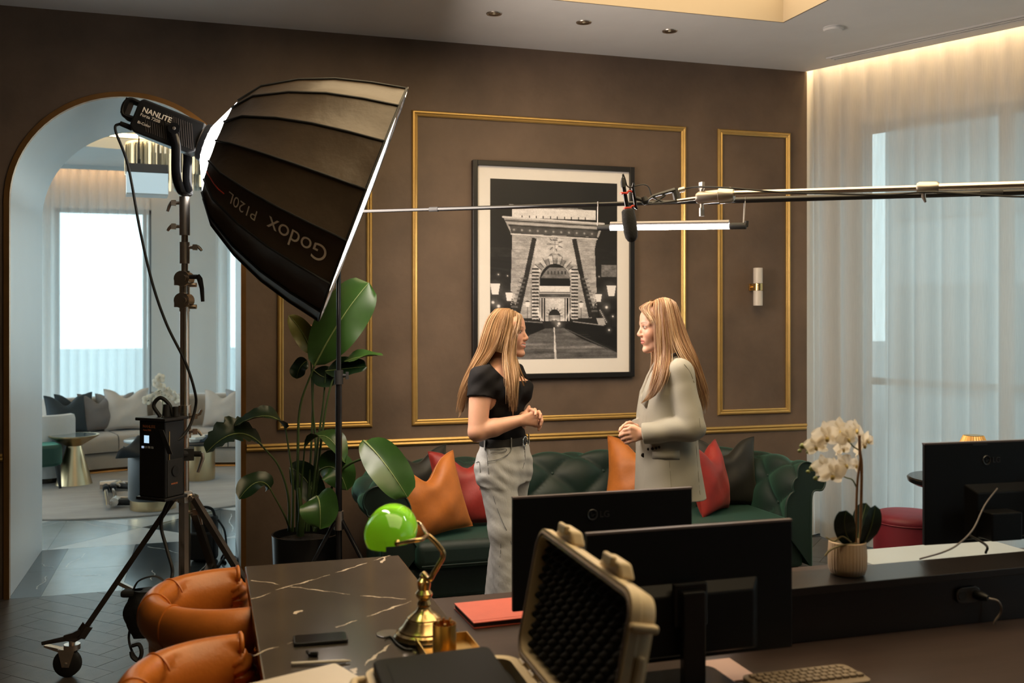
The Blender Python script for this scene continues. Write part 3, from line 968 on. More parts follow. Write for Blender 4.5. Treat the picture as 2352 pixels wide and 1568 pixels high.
w.build('tilt_pivot', m_blackgloss, lh, smooth=40)
w = MB(hm); w.tube([V(0.035, 0, 0.090), V(0.035, 0, 0.096)], [0.008, 0.006], 16); w.build('pivot_bolt', m_alu, lh, smooth=40)
w = MB(hm); w.box((0.012, 0.004, 0.084), (0.045, 0.014, 0.008)); w.build('locking_lever', m_body, lh, bevel=0.003)
w = MB(hm)                                # front ring and neck into the softbox
w.tube([V(0.150, 0, 0), V(0.162, 0, 0), V(0.182, 0, 0)], [0.082, 0.084, 0.070], 24)
w.build('mount_ring', m_alu, lh, smooth=40)
w = MB(hm)                                # rear handle
w.tube(spline([V(-0.15, 0.055, 0.035), V(-0.20, 0.055, 0.035), V(-0.215, 0.02, 0.035), V(-0.20, -0.02, 0.035), V(-0.15, -0.02, 0.035)], 5), 0.011, 8)
w.tube(spline([V(-0.15, 0.055, -0.035), V(-0.20, 0.055, -0.035), V(-0.215, 0.02, -0.035), V(-0.20, -0.02, -0.035), V(-0.15, -0.02, -0.035)], 5), 0.011, 8)
w.box((-0.207, 0.02, 0), (0.02, 0.075, 0.09))
w.build('rear_handle', m_body, lh, smooth=40)
MB(hm).tube([V(-0.150, -0.062, 0.02), V(-0.205, -0.062, 0.02)], [0.013, 0.011], 12).build('power_plug', m_rubber, lh, smooth=40)
# yoke: arms each side that meet under the head on the receiver
yb_ = atd(424, 452, 4.65)
for sgn in (1, -1):
    pv = hm @ V(0.035, 0, 0.080 * sgn)
    dp = FW * ((pv - yb_).dot(FW))
    pts = [pv, pv - UP * 0.020 - RT * 0.010, V(yb_.x, yb_.y, pv.z - 0.075) + dp, V(yb_.x, yb_.y, yb_.z + 0.09) + dp * 0.95,
           V(yb_.x, yb_.y, yb_.z + 0.022) - FW * 0.055 * sgn, V(yb_.x, yb_.y, yb_.z + 0.008)]
    w = MB(); w.tube(spline(pts, 6), 0.022, 8, flat=0.45, up=FW); w.build('yoke_arm', m_blackgloss, lh, smooth=50)

# ---- rolling steel stand
sx, sy = stand_base.x, stand_base.y
def zs(y): return CAM_H + (720 - y) * 4.65 / FPX
st = thing('light_stand', 'tall polished steel roller stand holding the softbox lamp', 'light stand', stand_base)
col = lambda y0, y1, r, name, mt, n=20: MB().tube([V(sx, sy, zs(y0)), V(sx, sy, zs(y1))], r, n).build(name, mt, st, smooth=40)
col(452, 540, 0.024, 'receiver', m_alu)
col(540, 625, 0.0155, 'riser_tube', m_steel)
col(556, 605, 0.023, 'collar', m_alu)
col(700, 935, 0.021, 'riser_tube', m_steel)
col(930, 1005, 0.029, 'collar', m_steel)
col(1000, 1140, 0.020, 'riser_tube', m_steel)
col(1128, 1152, 0.036, 'hub', m_alu, 6)
col(1150, 1350, 0.026, 'lower_tube', m_steel, 8)
def lever(y, side, length, name='tightening_lever', mt=None, drop=0.04):
    p = V(sx, sy, zs(y)) + RT * 0.02 * side
    w = MB()
    w.tube([p, p + RT * 0.035 * side], 0.008, 10)
    w.box(tuple(p + RT * 0.03 * side - FW * 0.004), (0.022, 0.022, 0.026))
    q = p + RT * 0.040 * side
    w.tube([q + UP * 0.006, q + RT * 0.012 * side - UP * drop * 0.4, q + RT * 0.02 * side - UP * drop], [0.007, 0.008, 0.006], 8)
    return w.build(name, mt or m_alu, st, smooth=40)
lever(466, -1, 0.05); lever(520, -1, 0.04, drop=0.02); lever(568, 1, 0.05, drop=0.015); lever(955, 1, 0.05, drop=-0.03); lever(990, 1, 0.04, drop=0.02)
lever(1175, 1, 0.04, drop=0.06)
# grip head cluster
w = MB()
for y in (640, 690):
    w.tube([V(sx, sy, zs(y)) - FW * 0.045, V(sx, sy, zs(y)) + FW * 0.035], 0.036, 20)
    w.tube([V(sx, sy, zs(y)) - FW * 0.05 + RT * 0.012, V(sx, sy, zs(y)) - FW * 0.07 + RT * 0.012], 0.016, 12)
    w.tube([V(sx, sy, zs(y + 14)) + RT * 0.02, V(sx, sy, zs(y + 14)) + RT * 0.055], 0.011, 10)
    w.box(tuple(V(sx, sy, zs(y + 4)) - RT * 0.030), (0.035, 0.05, 0.045))
w.tube([V(sx, sy, zs(622)), V(sx, sy, zs(715))], 0.024, 14)
w.build('grip_head', m_steel, st, smooth=35)
w = MB()
q = V(sx, sy, zs(636)) + RT * 0.045 - FW * 0.02
w.tube([q - RT * 0.02, q + RT * 0.02], 0.011, 10)
w.tube([q + RT * 0.022 + UP * 0.008, q + RT * 0.032 - UP * 0.01, q + RT * 0.042 - UP * 0.055, q + RT * 0.046 - UP * 0.115], [0.010, 0.013, 0.010, 0.008], 10)
w.build('ratchet_handle', m_rubber, st, smooth=50)
# legs with casters
foot = atz(155, 1553, 0.0)
r0 = V(foot.x - sx, foot.y - sy, 0)
LEGR = r0.length
m_leg = mat('leg_black_chrome', (0.16, 0.14, 0.13), 0.25, 0.9, vary=(20, 0.2))
for k, a in enumerate((0, math.radians(160), math.radians(-107))):
    dv = (Matrix.Rotation(a, 3, 'Z') @ r0).normalized()
    hubp = V(sx, sy, zs(1142)) + dv * 0.045
    ft = V(sx, sy, 0.19) + dv * (LEGR - 0.06)
    lg = MB()
    d = (ft - hubp).normalized(); a1, b1, _ = basis(d)
    lg.add([tuple(p + a1 * i * 0.017 + b1 * j * 0.012) for p in (hubp, ft) for (i, j) in ((-1, -1), (1, -1), (1, 1), (-1, 1))],
           [(0, 1, 2, 3), (7, 6, 5, 4), (0, 4, 5, 1), (1, 5, 6, 2), (2, 6, 7, 3), (3, 7, 4, 0)])
    leg = lg.build('leg', m_leg, st)
    w = MB(); w.tube([hubp - dv * 0.05, hubp + dv * 0.01], 0.019, 8); w.tube([hubp - a1 * 0.03, hubp + a1 * 0.03], 0.011, 10)
    w.build('leg_joint', m_steel, st, smooth=40)
    # foot bracket, pedal and caster
    w = MB()
    w.tube([ft - d * 0.05, ft + d * 0.012], 0.026, 4, up=b1)
    w.tube([ft - d * 0.01, V(ft.x, ft.y, 0.180) + dv * 0.03, V(ft.x, ft.y, 0.178) + dv * 0.075], [0.024, 0.026, 0.014], 6)
    w.tube([V(ft.x, ft.y, 0.176) + dv * 0.06, V(ft.x, ft.y, 0.158) + dv * 0.17], [0.014, 0.009], 6)
    w.build('foot_bracket', m_leg, st, smooth=30)
    cc_ = V(sx, sy, 0) + dv * LEGR
    sw = MB(); sw.tube([cc_ - dv * 0.02 + UP * 0.135, cc_ - dv * 0.02 + UP * 0.180], 0.014, 10)
    sw.tube([cc_ - dv * 0.02 + UP * 0.124, cc_ - dv * 0.02 + UP * 0.148], 0.036, 14)
    sd_ = Vector((-dv.y, dv.x, 0)) if k else RT.cross(UP)
    roll = sd_.cross(UP).normalized()
    for s2 in (-1, 1):
        sw.add([tuple(cc_ + sd_ * (0.021 * s2 + e) + UP * z + roll * x) for e in (-0.002, 0.002) for (x, z) in ((-0.042, 0.126), (0.036, 0.130), (0.016, 0.048), (-0.016, 0.048))],
               [(0, 1, 2, 3), (7, 6, 5, 4), (0, 4, 5, 1), (1, 5, 6, 2), (2, 6, 7, 3), (3, 7, 4, 0)])
    sw.add([tuple(cc_ + sd_ * e + UP * z + roll * x) for e in (-0.015, 0.015) for (x, z) in ((0.01, 0.126), (0.100, 0.146), (0.104, 0.138), (0.02, 0.110))],
           [(0, 1, 2, 3), (7, 6, 5, 4), (0, 4, 5, 1), (1, 5, 6, 2), (2, 6, 7, 3), (3, 7, 4, 0)])
    sw.build('caster_fork', m_steel, st, smooth=35)
    wh = MB(); wh.tube([cc_ + sd_ * -0.018 + UP * 0.0625, cc_ + sd_ * -0.013 + UP * 0.0625, cc_ + sd_ * 0.013 + UP * 0.0625, cc_ + sd_ * 0.018 + UP * 0.0625], [0.056, 0.062, 0.062, 0.056], 28)
    wh.build('wheel', m_rubber, st, smooth=40)
    MB().tube([cc_ + sd_ * -0.028 + UP * 0.0625, cc_ + sd_ * 0.028 + UP * 0.0625], 0.008, 10).build('axle', m_alu, st, smooth=40)
    # brace back to the lower sleeve
    bm = hubp.lerp(ft, 0.62)
    lo = V(sx, sy, 0.27) + dv * 0.03
    w = MB()
    d = (lo - bm).normalized(); a1, b1, _ = basis(d)
    w.add([tuple(p + a1 * i * 0.013 + b1 * j * 0.008) for p in (bm, lo) for (i, j) in ((-1, -1), (1, -1), (1, 1), (-1, 1))],
          [(0, 1, 2, 3), (7, 6, 5, 4), (0, 4, 5, 1), (1, 5, 6, 2), (2, 6, 7, 3), (3, 7, 4, 0)])
    w.build('brace', m_steel, st)
MB().tube([V(sx, sy, 0.20), V(sx, sy, 0.31)], 0.038, 8).build('lower_sleeve', m_alu, st, smooth=35)
MB().tube([V(sx, sy, 0.14), V(sx, sy, zs(1345))], 0.022, 12).build('foot_tube', m_leg, st, smooth=35)

# ---- control box clamped to the stand
bp_ = atd(372, 1050, 4.52)
bx = frame(bp_, RT, FW, UP)
cb = thing('control_box', 'black lamp control box with lit screen clamped to the stand', 'control box', V(bp_.x, bp_.y, bp_.z - 0.18))
rotb = bx @ Rz(math.radians(-24))
MB(rotb).box((0, 0, 0), (0.150, 0.125, 0.345)).build('housing', m_blackgloss, cb, bevel=0.006)
MB(rotb).box((0, 0, 0.178), (0.175, 0.150, 0.014)).build('top_plate', m_body, cb, bevel=0.003)
MB(rotb).box((0, 0, -0.178), (0.170, 0.145, 0.014)).build('bottom_plate', m_body, cb, bevel=0.003)
fz = -0.0632
face = rotb @ frame((0, 0, 0), (1, 0, 0), (0, 0, 1), (0, -1, 0))
letters('lettering', 'NANLITE', 0.018, face @ T(-0.052, 0.140, 0.0635), m_orangeprint, cb)
letters('lettering', 'Forza 720B', 0.010, face @ T(-0.050, 0.126, 0.0635), m_orangeprint, cb)
MB(face).box((-0.030, 0.088, 0.0632), (0.028, 0.034, 0.002)).build('screen', emitter('screen_blue', (0.55, 0.80, 1.0), 0.9), cb)
for i in range(4):
    MB(face).box((-0.052 + 0.018 * i, 0.052, 0.0636), (0.013, 0.010, 0.003)).build('button', emitter('key_glow', (0.6, 0.75, 1.0), 0.55) if i == 0 else mat('key_grey', (0.35, 0.37, 0.4), 0.4), cb, bevel=0.001)
side = rotb @ frame((0, 0, 0), (0, 1, 0), (0, 0, 1), (1, 0, 0))
MB(side).box((0.0, -0.085, 0.076), (0.095, 0.165, 0.004)).build('side_panel', m_rubber, cb, bevel=0.002)
MB(side).tube([V(0, -0.055, 0.077), V(0, -0.055, 0.084)], 0.024, 20).build('dial', m_body, cb, smooth=40)
letters('lettering', 'NANLITE', 0.010, side @ T(-0.026, -0.115, 0.0785), m_orangeprint, cb)
MB(side).box((-0.035, 0.06, 0.076), (0.004, 0.13, 0.003)).build('edge_strip', m_brass, cb)
w = MB(); c0 = rotb @ V(-0.01, 0, 0.185)
w.tube(spline([c0, c0 + UP * 0.05 - RT * 0.03, c0 + UP * 0.085, c0 + UP * 0.055 + RT * 0.04, c0 + RT * 0.06], 6), 0.009, 8)
w.build('top_cable_loop', m_rubber, cb, smooth=60)
w = MB(); w.tube([c0 + RT * 0.03, c0 + RT * 0.03 + UP * 0.055], [0.021, 0.016], 12); w.tube([c0 + RT * 0.07, c0 + RT * 0.07 + UP * 0.045], [0.014, 0.012], 12)
w.build('plug', m_rubber, cb, smooth=50)
cp = V(sx, sy, zs(1042))
w = MB()
w.box(tuple(cp + RT * 0.005), (0.075, 0.075, 0.055), None)
w.tube([cp + RT * 0.02, rotb @ V(0.05, 0.0, 0.02)], 0.016, 10)
w.tube([cp + RT * 0.035, cp + RT * 0.075], 0.013, 12)
w.build('clamp', m_rubber, cb, smooth=35)
w = MB(); w.tube([cp + RT * 0.08 + UP * 0.005, cp + RT * 0.085 - UP * 0.02, cp + RT * 0.062 - UP * 0.085], [0.010, 0.009, 0.007], 8)
w.build('clamp_lever', m_alu, cb, smooth=50)
w = MB(face); w.add([(0.045, 0.135, 0.066), (0.072, 0.135, 0.066), (0.125, 0.03, 0.066), (0.098, 0.03, 0.066), (0.045, 0.135, 0.07), (0.072, 0.135, 0.07), (0.125, 0.03, 0.07), (0.098, 0.03, 0.07)],
                    [(0, 1, 2, 3), (7, 6, 5, 4), (0, 4, 5, 1), (1, 5, 6, 2), (2, 6, 7, 3), (3, 7, 4, 0)])
w.build('carry_strap', m_rubber, cb)

# ---- lamp cable that droops from the head to the control box
def cable(name, label, pts, r, mt=None, n=8, cat='cable'):
    o = MB().tube(spline(pts, 10), r, n).build(name, mt or m_rubber, None, smooth=80)
    return tag(o, label, cat)
c_s = hm @ V(-0.205, -0.062, 0.02)
cable('lamp_cable', 'black cable drooping from the lamp head down along the steel stand',
      [c_s, c_s - RT * 0.022 - UP * 0.03, atd(294, 380, 4.58), atd(322, 530, 4.56), atd(350, 650, 4.54), atd(383, 745, 4.53), atd(425, 830, 4.52), atd(447, 897, 4.54), atd(449, 935, 4.58), atd(432, 985, 4.56), atd(400, 1010, 4.50), rotb @ V(0.03, -0.03, 0.19)], 0.0065)
cable('power_cable', 'black power cable hanging from the control box down to the floor behind the orange chair',
      [rotb @ V(0.02, 0.03, -0.18), atd(370, 1200, 4.58), atd(383, 1260, 4.56), atd(396, 1310, 4.52), atd(388, 1350, 4.6), atz(372, 1420, 0.008), atz(392, 1472, 0.008)], 0.008)
# ---- sandbag over the leg, with its clip cable
sg = atd(345, 1405, 4.45)
w = MB()
gm = frame(sg, RT, FW, UP)
P = []
n1, n2 = 22, 14
def bag(u, v):
    a = 2 * pi * u
    z = (v - 0.5) * 0.20
    rx = 0.085 + 0.035 * math.sin(pi * v) - 0.02 * v
    ry = 0.045 + 0.03 * math.sin(pi * min(1, v * 1.1))
    k = 1 + 0.06 * math.sin(5 * a + 6 * v) + 0.03 * math.sin(9 * a - 7 * v)
    return V(rx * math.cos(a) * k - 0.02 * (v - 0.5), ry * math.sin(a) * k, z - 0.02 * math.cos(2 * a) * (1 - v))
P = [[bag(i / n1, j / n2) for i in range(n1)] for j in range(n2 + 1)]
w = MB(gm); w.grid(P, cv=True); w.add(P[0], [tuple(range(n1 - 1, -1, -1))]); w.add(P[-1], [tuple(range(n1))])
sgo = thing('sandbag', 'black fabric sandbag slung on the stand leg behind the orange chair', 'sandbag', sg)
m_bag = mat('bag_nylon', (0.010, 0.010, 0.011), 0.7, bump=(30, 0.5, 0.01))
w.build('bag', m_bag, sgo, smooth=60)
w = MB(gm); w.box((-0.075, 0, 0.085), (0.10, 0.06, 0.03)); w.build('flap', m_bag, sgo, bevel=0.01)
w = MB(gm); w.box((0.045, -0.02, -0.135), (0.09, 0.02, 0.09)); w.build('flap', m_bag, sgo, bevel=0.01)
w = MB(gm); w.tube(spline([V(-0.08, 0, 0.09), V(-0.05, 0, 0.14), V(0.02, 0, 0.16), V(0.07, 0, 0.13), V(0.09, 0, 0.08)], 5), 0.012, 6, flat=0.3); w.build('strap', m_bag, sgo, smooth=60)
cable('clip_cable', 'black cable loop with a wire clip lying on the wood floor',
      [atd(300, 1437, 4.44), atd(296, 1465, 4.43), atd(302, 1492, 4.42), atz(316, 1512, 0.007), atz(345, 1520, 0.007), atz(400, 1517, 0.007), atz(440, 1510, 0.007)], 0.0055)
kp = atd(314, 1498, 4.40)
w = MB(frame(kp, RT, FW, UP))
w.tube(spline([V(-0.02, 0, 0.03), V(0.01, 0, 0.035), V(0.022, 0, 0.0), V(0.008, 0, -0.035), V(-0.018, 0, -0.02), V(-0.024, 0, 0.005)], 5), 0.009, 6)
tag(w.build('cable_clip', m_rubber, None, smooth=50), 'small black wire clip on the cable behind the orange chair', 'clip')

# ---- black stand and boom that carries the tube light
BL, BR = atd(778, 487, 5.35), atd(2400, 439, 4.0)
bdir = (BR - BL)
base2 = V(BL.x, BL.y, 0)
s2 = thing('boom_stand', 'slim black stand in front of the potted plant', 'light stand', base2)
def z2(y): return CAM_H + (720 - y) * 5.35 / FPX
MB().tube([V(base2.x, base2.y, 0.12), V(base2.x, base2.y, z2(875))], 0.0175, 14).build('lower_tube', m_blackgloss, s2, smooth=50)
MB().tube([V(base2.x, base2.y, z2(880)), V(base2.x, base2.y, BL.z)], 0.0125, 14).build('upper_tube', m_blackgloss, s2, smooth=50)
w = MB(); w.tube([V(base2.x, base2.y, z2(882)), V(base2.x, base2.y, z2(850))], 0.024, 12); w.tube([V(base2.x, base2.y, z2(862)), V(base2.x, base2.y, z2(862)) + RT * 0.045], 0.009, 8)
w.box(tuple(V(base2.x, base2.y, z2(862)) + RT * 0.045), (0.015, 0.015, 0.04))
w.build('collar', m_rubber, s2, smooth=40)
for k in range(3):
    a = math.radians(200 + 120 * k)
    d = V(math.cos(a), math.sin(a), 0)
    MB().tube([V(base2.x, base2.y, 0.55) + d * 0.02, V(base2.x, base2.y, 0.012) + d * 0.36], 0.011, 8).build('leg', m_blackgloss, s2, smooth=50)
    MB().tube([V(base2.x, base2.y, 0.18) + d * 0.015, V(base2.x, base2.y, 0.012) + d * 0.36 - (V(0, 0, -0.538) + d * 0.34) * 0.42], 0.007, 6).build('brace', m_alu, s2, smooth=50)
MB().tube([V(base2.x, base2.y, 0.50), V(base2.x, base2.y, 0.60)], 0.026, 12).build('leg_collar', m_alu, s2, smooth=40)
pole = thing('boom_pole', 'long black boom pole across the room above the two women', 'pole', BL)
p = lambda t: BL + bdir * t
w = MB(); w.tube([p(-0.06), p(0.17)], 0.0085, 12); w.build('thin_section', m_blackgloss, pole, smooth=50)
w = MB(); w.tube([p(0.17), p(0.60)], 0.0105, 12); w.build('middle_section', m_blackgloss, pole, smooth=50)
w = MB(); w.tube([p(0.60), p(1.25)], 0.0130, 12); w.build('thick_section', m_blackgloss, pole, smooth=50)
for (ta_, tb_, rr_) in ((0.165, 0.18, 0.0125), (0.595, 0.612, 0.016), (0.93, 0.955, 0.0165)):
    w = MB(); w.tube([p(ta_), p(tb_)], rr_, 12); w.build('lock_sleeve', m_rubber, pole, smooth=50)
w = MB(); w.tube([BL - FW * 0.03, BL + FW * 0.03], 0.03, 14); w.build('pivot', m_rubber, pole, smooth=40)

def t_at(px):
    lo, hi = 0, 1.2
    for _ in range(40):
        m_ = (lo + hi) / 2; q = p(m_) - EYE
        if 1176 + FPX * q.dot(RT) / q.dot(FW) < px: lo = m_
        else: hi = m_
    return lo
tA, tB = p(t_at(1373)), p(t_at(1711))
dA, dB = (tA - EYE).dot(FW), (tB - EYE).dot(FW)
e0, e1 = atd(1373, 523, dA), atd(1714, 518.5, dB)
tl = thing('tube_light', 'bright white tube light hung under the black boom pole', 'tube light', (e0 + e1) / 2)
q = lambda f: e0.lerp(e1, f)
f0, f1 = (1404 - 1373) / 341, (1677 - 1373) / 341
MB().tube([q(f0), q(f1)], 0.0135, 16).build('lit_tube', emitter('tube_white', (1.0, 0.95, 0.93), TUBE_L), tl, smooth=60)
w = MB(); w.tube([q(f0) + UP * 0.016, q(f1) + UP * 0.016], 0.0125, 12); w.build('back_rail', mat('rail_grey', (0.30, 0.28, 0.28), 0.25, 0.5), tl, smooth=60)
w = MB(); w.tube([q(0.0), q(f0)], [0.013, 0.016], 14); w.build('end_cap', m_rubber, tl, smooth=50)
w = MB(); w.tube([q(f1), q(f1 + 0.015), q(1.0)], [0.012, 0.015, 0.015], 14); w.tube([q(1.0) - UP * 0.004, q(1.0) + RT * 0.002 + UP * 0.022], 0.009, 8); w.build('end_cap', m_rubber, tl, smooth=50)
for base, top in ((q(0.0), tA), (q(0.985), tB)):
    w = MB()
    w.tube([base, base + UP * 0.01, top + UP * 0.012 - FW * 0.013, top + UP * 0.014 + FW * 0.013, base + UP * 0.01 + FW * 0.01, base], 0.0025, 6)
    w.build('hanging_cord', mat('cord_grey', (0.35, 0.33, 0.32), 0.6), tl, smooth=60)

# ---- microphone on its own steel boom
mp0, mp1 = atd(1690, 444, 4.10), atd(2420, 422, 3.55)
mb_ = thing('microphone_boom', 'polished steel boom pole with the microphone at its tip', 'pole', mp0)
mq = lambda t: mp0.lerp(mp1, t)
MB().tube([mq(-0.02), mq(0.66)], 0.0112, 14).build('inner_tube', m_steel, mb_, smooth=50)
MB().tube([mq(0.64), mq(1.25)], 0.0150, 14).build('outer_tube', m_steel, mb_, smooth=50)
md = (mp1 - mp0).normalized()
w = MB(); w.tube([mq(0.605), mq(0.612), mq(0.665), mq(0.672)], [0.018, 0.023, 0.023, 0.018], 16)
cq = mq(0.625); w.tube([cq, cq - UP * 0.035, cq - UP * 0.055 + RT * 0.008], [0.007, 0.008, 0.004], 8); w.build('twist_collar', m_alu, mb_, smooth=40)
g0, g1 = atd(1600, 455, 4.17), atd(1686, 447, 4.10)
gd = (g1 - g0).normalized()
gr_ = MB()
gr_.tube([g0, g0 + gd * 0.012, g0.lerp(g1, 0.6), g0.lerp(g1, 0.62), g1 - gd * 0.012, g1], [0.020, 0.027, 0.027, 0.033, 0.033, 0.024], 18)
gr_.build('grip_clamp', m_alu, mb_, smooth=40)
w = MB(); k0 = g0 + gd * 0.022
w.tube([k0 + UP * 0.02, k0 + UP * 0.045], 0.009, 8); w.box(tuple(k0 + UP * 0.05), (0.012, 0.03, 0.03)); w.tube([k0 - UP * 0.02, k0 - UP * 0.05], 0.008, 8); w.box(tuple(k0 - UP * 0.06), (0.018, 0.012, 0.035))
w.build('wing_screw', m_alu, mb_, smooth=40)
MB().tube([atd(1555, 461, 4.18), g0 + gd * 0.01], 0.0075, 10).build('tip_tube', m_steel, mb_, smooth=50)
mic = thing('microphone', 'black shotgun microphone with foam windscreen in red clips', 'microphone', atd(1447, 520, 4.2))
def mq2(x, y, d=4.2): return atd(x, y, d)
MB().tube([mq2(1432, 428), mq2(1442, 485)], 0.0095, 14).build('barrel', m_blackgloss, mic, smooth=50)
MB().tube([mq2(1430.5, 408), mq2(1431, 418), mq2(1432, 430)], [0.006, 0.011, 0.011], 12).build('cable_plug', m_rubber, mic, smooth=50)
MB().tube([mq2(1441.5, 480), mq2(1442, 484), mq2(1445, 505), mq2(1448.5, 530), mq2(1450.5, 545), mq2(1451.5, 553), mq2(1452, 556)], [0.020, 0.027, 0.030, 0.030, 0.026, 0.017, 0.004], 18).build('windscreen', m_foam, mic, smooth=80)
for (x, y) in ((1433, 444), (1441, 478)):
    w = MB(); c = mq2(x, y)
    rr = [c + (RT * math.cos(a) + FW * math.sin(a)) * 0.014 for a in [2 * pi * i / 18 for i in range(18)]]
    w.tube(rr, 0.0045, 6, closed=True)
    w.tube(spline([c + RT * 0.012, c + RT * 0.022 + UP * 0.010, c + RT * 0.034 + UP * 0.006, mq2(1456 + (y - 444) * 0.16, y - 3)], 4), 0.0045, 6)
    w.build('red_clip', m_red, mic, smooth=60)
w = MB(); w.add([], []); a_ = mq2(1455, 420); b2_ = mq2(1464, 480)
w.tube([a_, mq2(1453, 432), mq2(1460, 476), b2_], [0.008, 0.012, 0.012, 0.006], 8, flat=0.5); w.build('mount_bar', m_blackgloss, mic, smooth=40)
w = MB(); w.tube([mq2(1461, 455), mq2(1482, 462)], 0.008, 8); w.tube([mq2(1478, 452), mq2(1482, 462), mq2(1484, 470)], [0.012, 0.018, 0.010], 10); w.build('swivel', m_rubber, mic, smooth=40)
w = MB()
w.tube([mq2(1482, 463), mq2(1500, 450), mq2(1550, 436)], [0.008, 0.010, 0.016], 8, flat=0.6)
w.tube([mq2(1484, 468), mq2(1520, 466), mq2(1556, 461)], [0.006, 0.007, 0.013], 8, flat=0.6)
w.tube([mq2(1498, 451), mq2(1526, 466)], 0.006, 6); w.tube([mq2(1500, 467), mq2(1528, 448)], 0.006, 6)
w.tube([mq2(1550, 434), mq2(1556, 462)], 0.015, 8)
w.build('shock_mount', mat('mount_grey', (0.05, 0.052, 0.055), 0.45), mic, smooth=40)
w = MB(); w.tube([mq2(1552, 440), mq2(1562, 436)], 0.009, 10); w.tube([mq2(1560, 437), mq2(1572, 434)], 0.011, 12); w.build('connector', m_alu, mic, smooth=40)
MB().tube(spline([mq2(1430, 408), mq2(1431, 400), mq2(1436, 412), mq2(1440, 426), mq2(1448, 430), mq2(1462, 426), mq2(1480, 424), mq2(1490, 430), mq2(1496, 448)], 6), 0.003, 6).build('mic_lead', m_rubber, mic, smooth=60)
cable('microphone_cable', 'thin black cable running along the steel microphone boom',
      [mq2(1570, 434), mq2(1585, 431), mq2(1610, 429, 4.15), atd(1680, 432, 4.04), mq(0.15) - FW * 0.016 - UP * 0.002, mq(0.3) - FW * 0.014 - UP * 0.012, mq(0.5) - FW * 0.01 - UP * 0.024, mq(0.62) - FW * 0.03 - UP * 0.020, mq(0.75) - UP * 0.03 - FW * 0.02, mq(0.9) - UP * 0.045 - FW * 0.02, mq(1.1) - UP * 0.05 - FW * 0.02], 0.0036)
# ================================================================== sofa, cushions, chairs
m_velvet = mat('green_velvet', (0.0030, 0.0145, 0.0100), 0.6, sheen=0.32, sheen_tint=(0.25, 0.75, 0.55), vary=(6, 0.35), bump=(60, 0.12, 0.004))
m_leather = mat('tan_leather', (0.58, 0.175, 0.026), 0.34, vary=(7, 0.28), bump=(90, 0.22, 0.003), spec=0.5)
m_orangev = mat('orange_velvet', (0.46, 0.135, 0.015), 0.55, sheen=0.35, sheen_tint=(1, 0.55, 0.25), vary=(7, 0.38), bump=(55, 0.2, 0.004))
m_redv = mat('red_velvet', (0.30, 0.018, 0.012), 0.55, sheen=0.3, sheen_tint=(1, 0.35, 0.3), vary=(7, 0.35), bump=(55, 0.2, 0.004))
m_darkv = mat('dark_velvet', (0.007, 0.0065, 0.0045), 0.6, sheen=0.2, sheen_tint=(0.6, 0.6, 0.4), vary=(7, 0.35), bump=(55, 0.2, 0.004))
m_darkwood = mat('dark_wood', (0.030, 0.020, 0.014), 0.4, vary=(3, 0.35), stretch=(1, 8, 8))

def u_path(xl, xrr, yb, yf, R, step=0.022):
    """points, outward normals and running length of a U that is open towards -y"""
    pts = []
    def seg(a, b):
        n = max(2, int((Vector(b) - Vector(a)).length / step))
        return [Vector(a).lerp(Vector(b), i / n) for i in range(n)]
    out = []
    for p in seg((xrr, yf), (xrr, yb - R)): out.append((p, Vector((1, 0))))
    n = max(6, int(R * pi / 2 / step))
    for i in range(n):
        a = pi / 2 * i / n
        d = Vector((math.cos(a), math.sin(a))); out.append((Vector((xrr - R, yb - R)) + d * R, d))
    for p in seg((xrr - R, yb), (xl + R, yb)): out.append((p, Vector((0, 1))))
    for i in range(n + 1):
        a = pi / 2 + pi / 2 * i / n
        d = Vector((math.cos(a), math.sin(a))); out.append((Vector((xl + R, yb - R)) + d * R, d))
    for p in seg((xl, yb - R), (xl, yf))[1:]: out.append((p, Vector((-1, 0))))
    out.append((Vector((xl, yf)), Vector((-1, 0))))
    res, L = [], 0
    for i, (p, n_) in enumerate(out):
        if i: L += (p - out[i - 1][0]).length
        res.append((p, n_, L))
    return res
def profile_pts(ctrl, n=6):
    """(n, z, w) control points -> fine list with running length; w = how deep the tufts go"""
    P = spline([V(c[0], c[1], c[2]) for c in ctrl], n)
    out, L = [], 0
    for i, p in enumerate(P):
        if i: L += ((p.x - P[i - 1].x) ** 2 + (p.y - P[i - 1].y) ** 2) ** 0.5
        out.append((p.x, p.y, max(0, p.z), L))
    return out
def tuft_h(u, v, du, dv):
    a, b = u / du, v / dv
    h = abs(math.sin(pi * (a + b) / 2)) * abs(math.sin(pi * (a - b) / 2))
    return h ** 0.42
def tuft_rows(path, prof, du, dv, A, u0=0.0, v0=0.0, m=None):
    rows = []
    k = len(prof)
    for (p, n_, L) in path:
        row = []
        for j, (pn, pz, w_, v) in enumerate(prof):
            a, b = prof[max(0, j - 1)], prof[min(k - 1, j + 1)]
            tn, tz = b[0] - a[0], b[1] - a[1]
            l = math.hypot(tn, tz) or 1
            nn, nz = -tz / l, tn / l            # pointing to the seat side / up
            h = (tuft_h(L + u0, v + v0, du, dv) - 1.0) * A * w_
            q = pn + nn * h; z = pz + nz * h
            row.append(V(p.x + n_.x * q, p.y + n_.y * q, z))
        rows.append(row)
    return rows
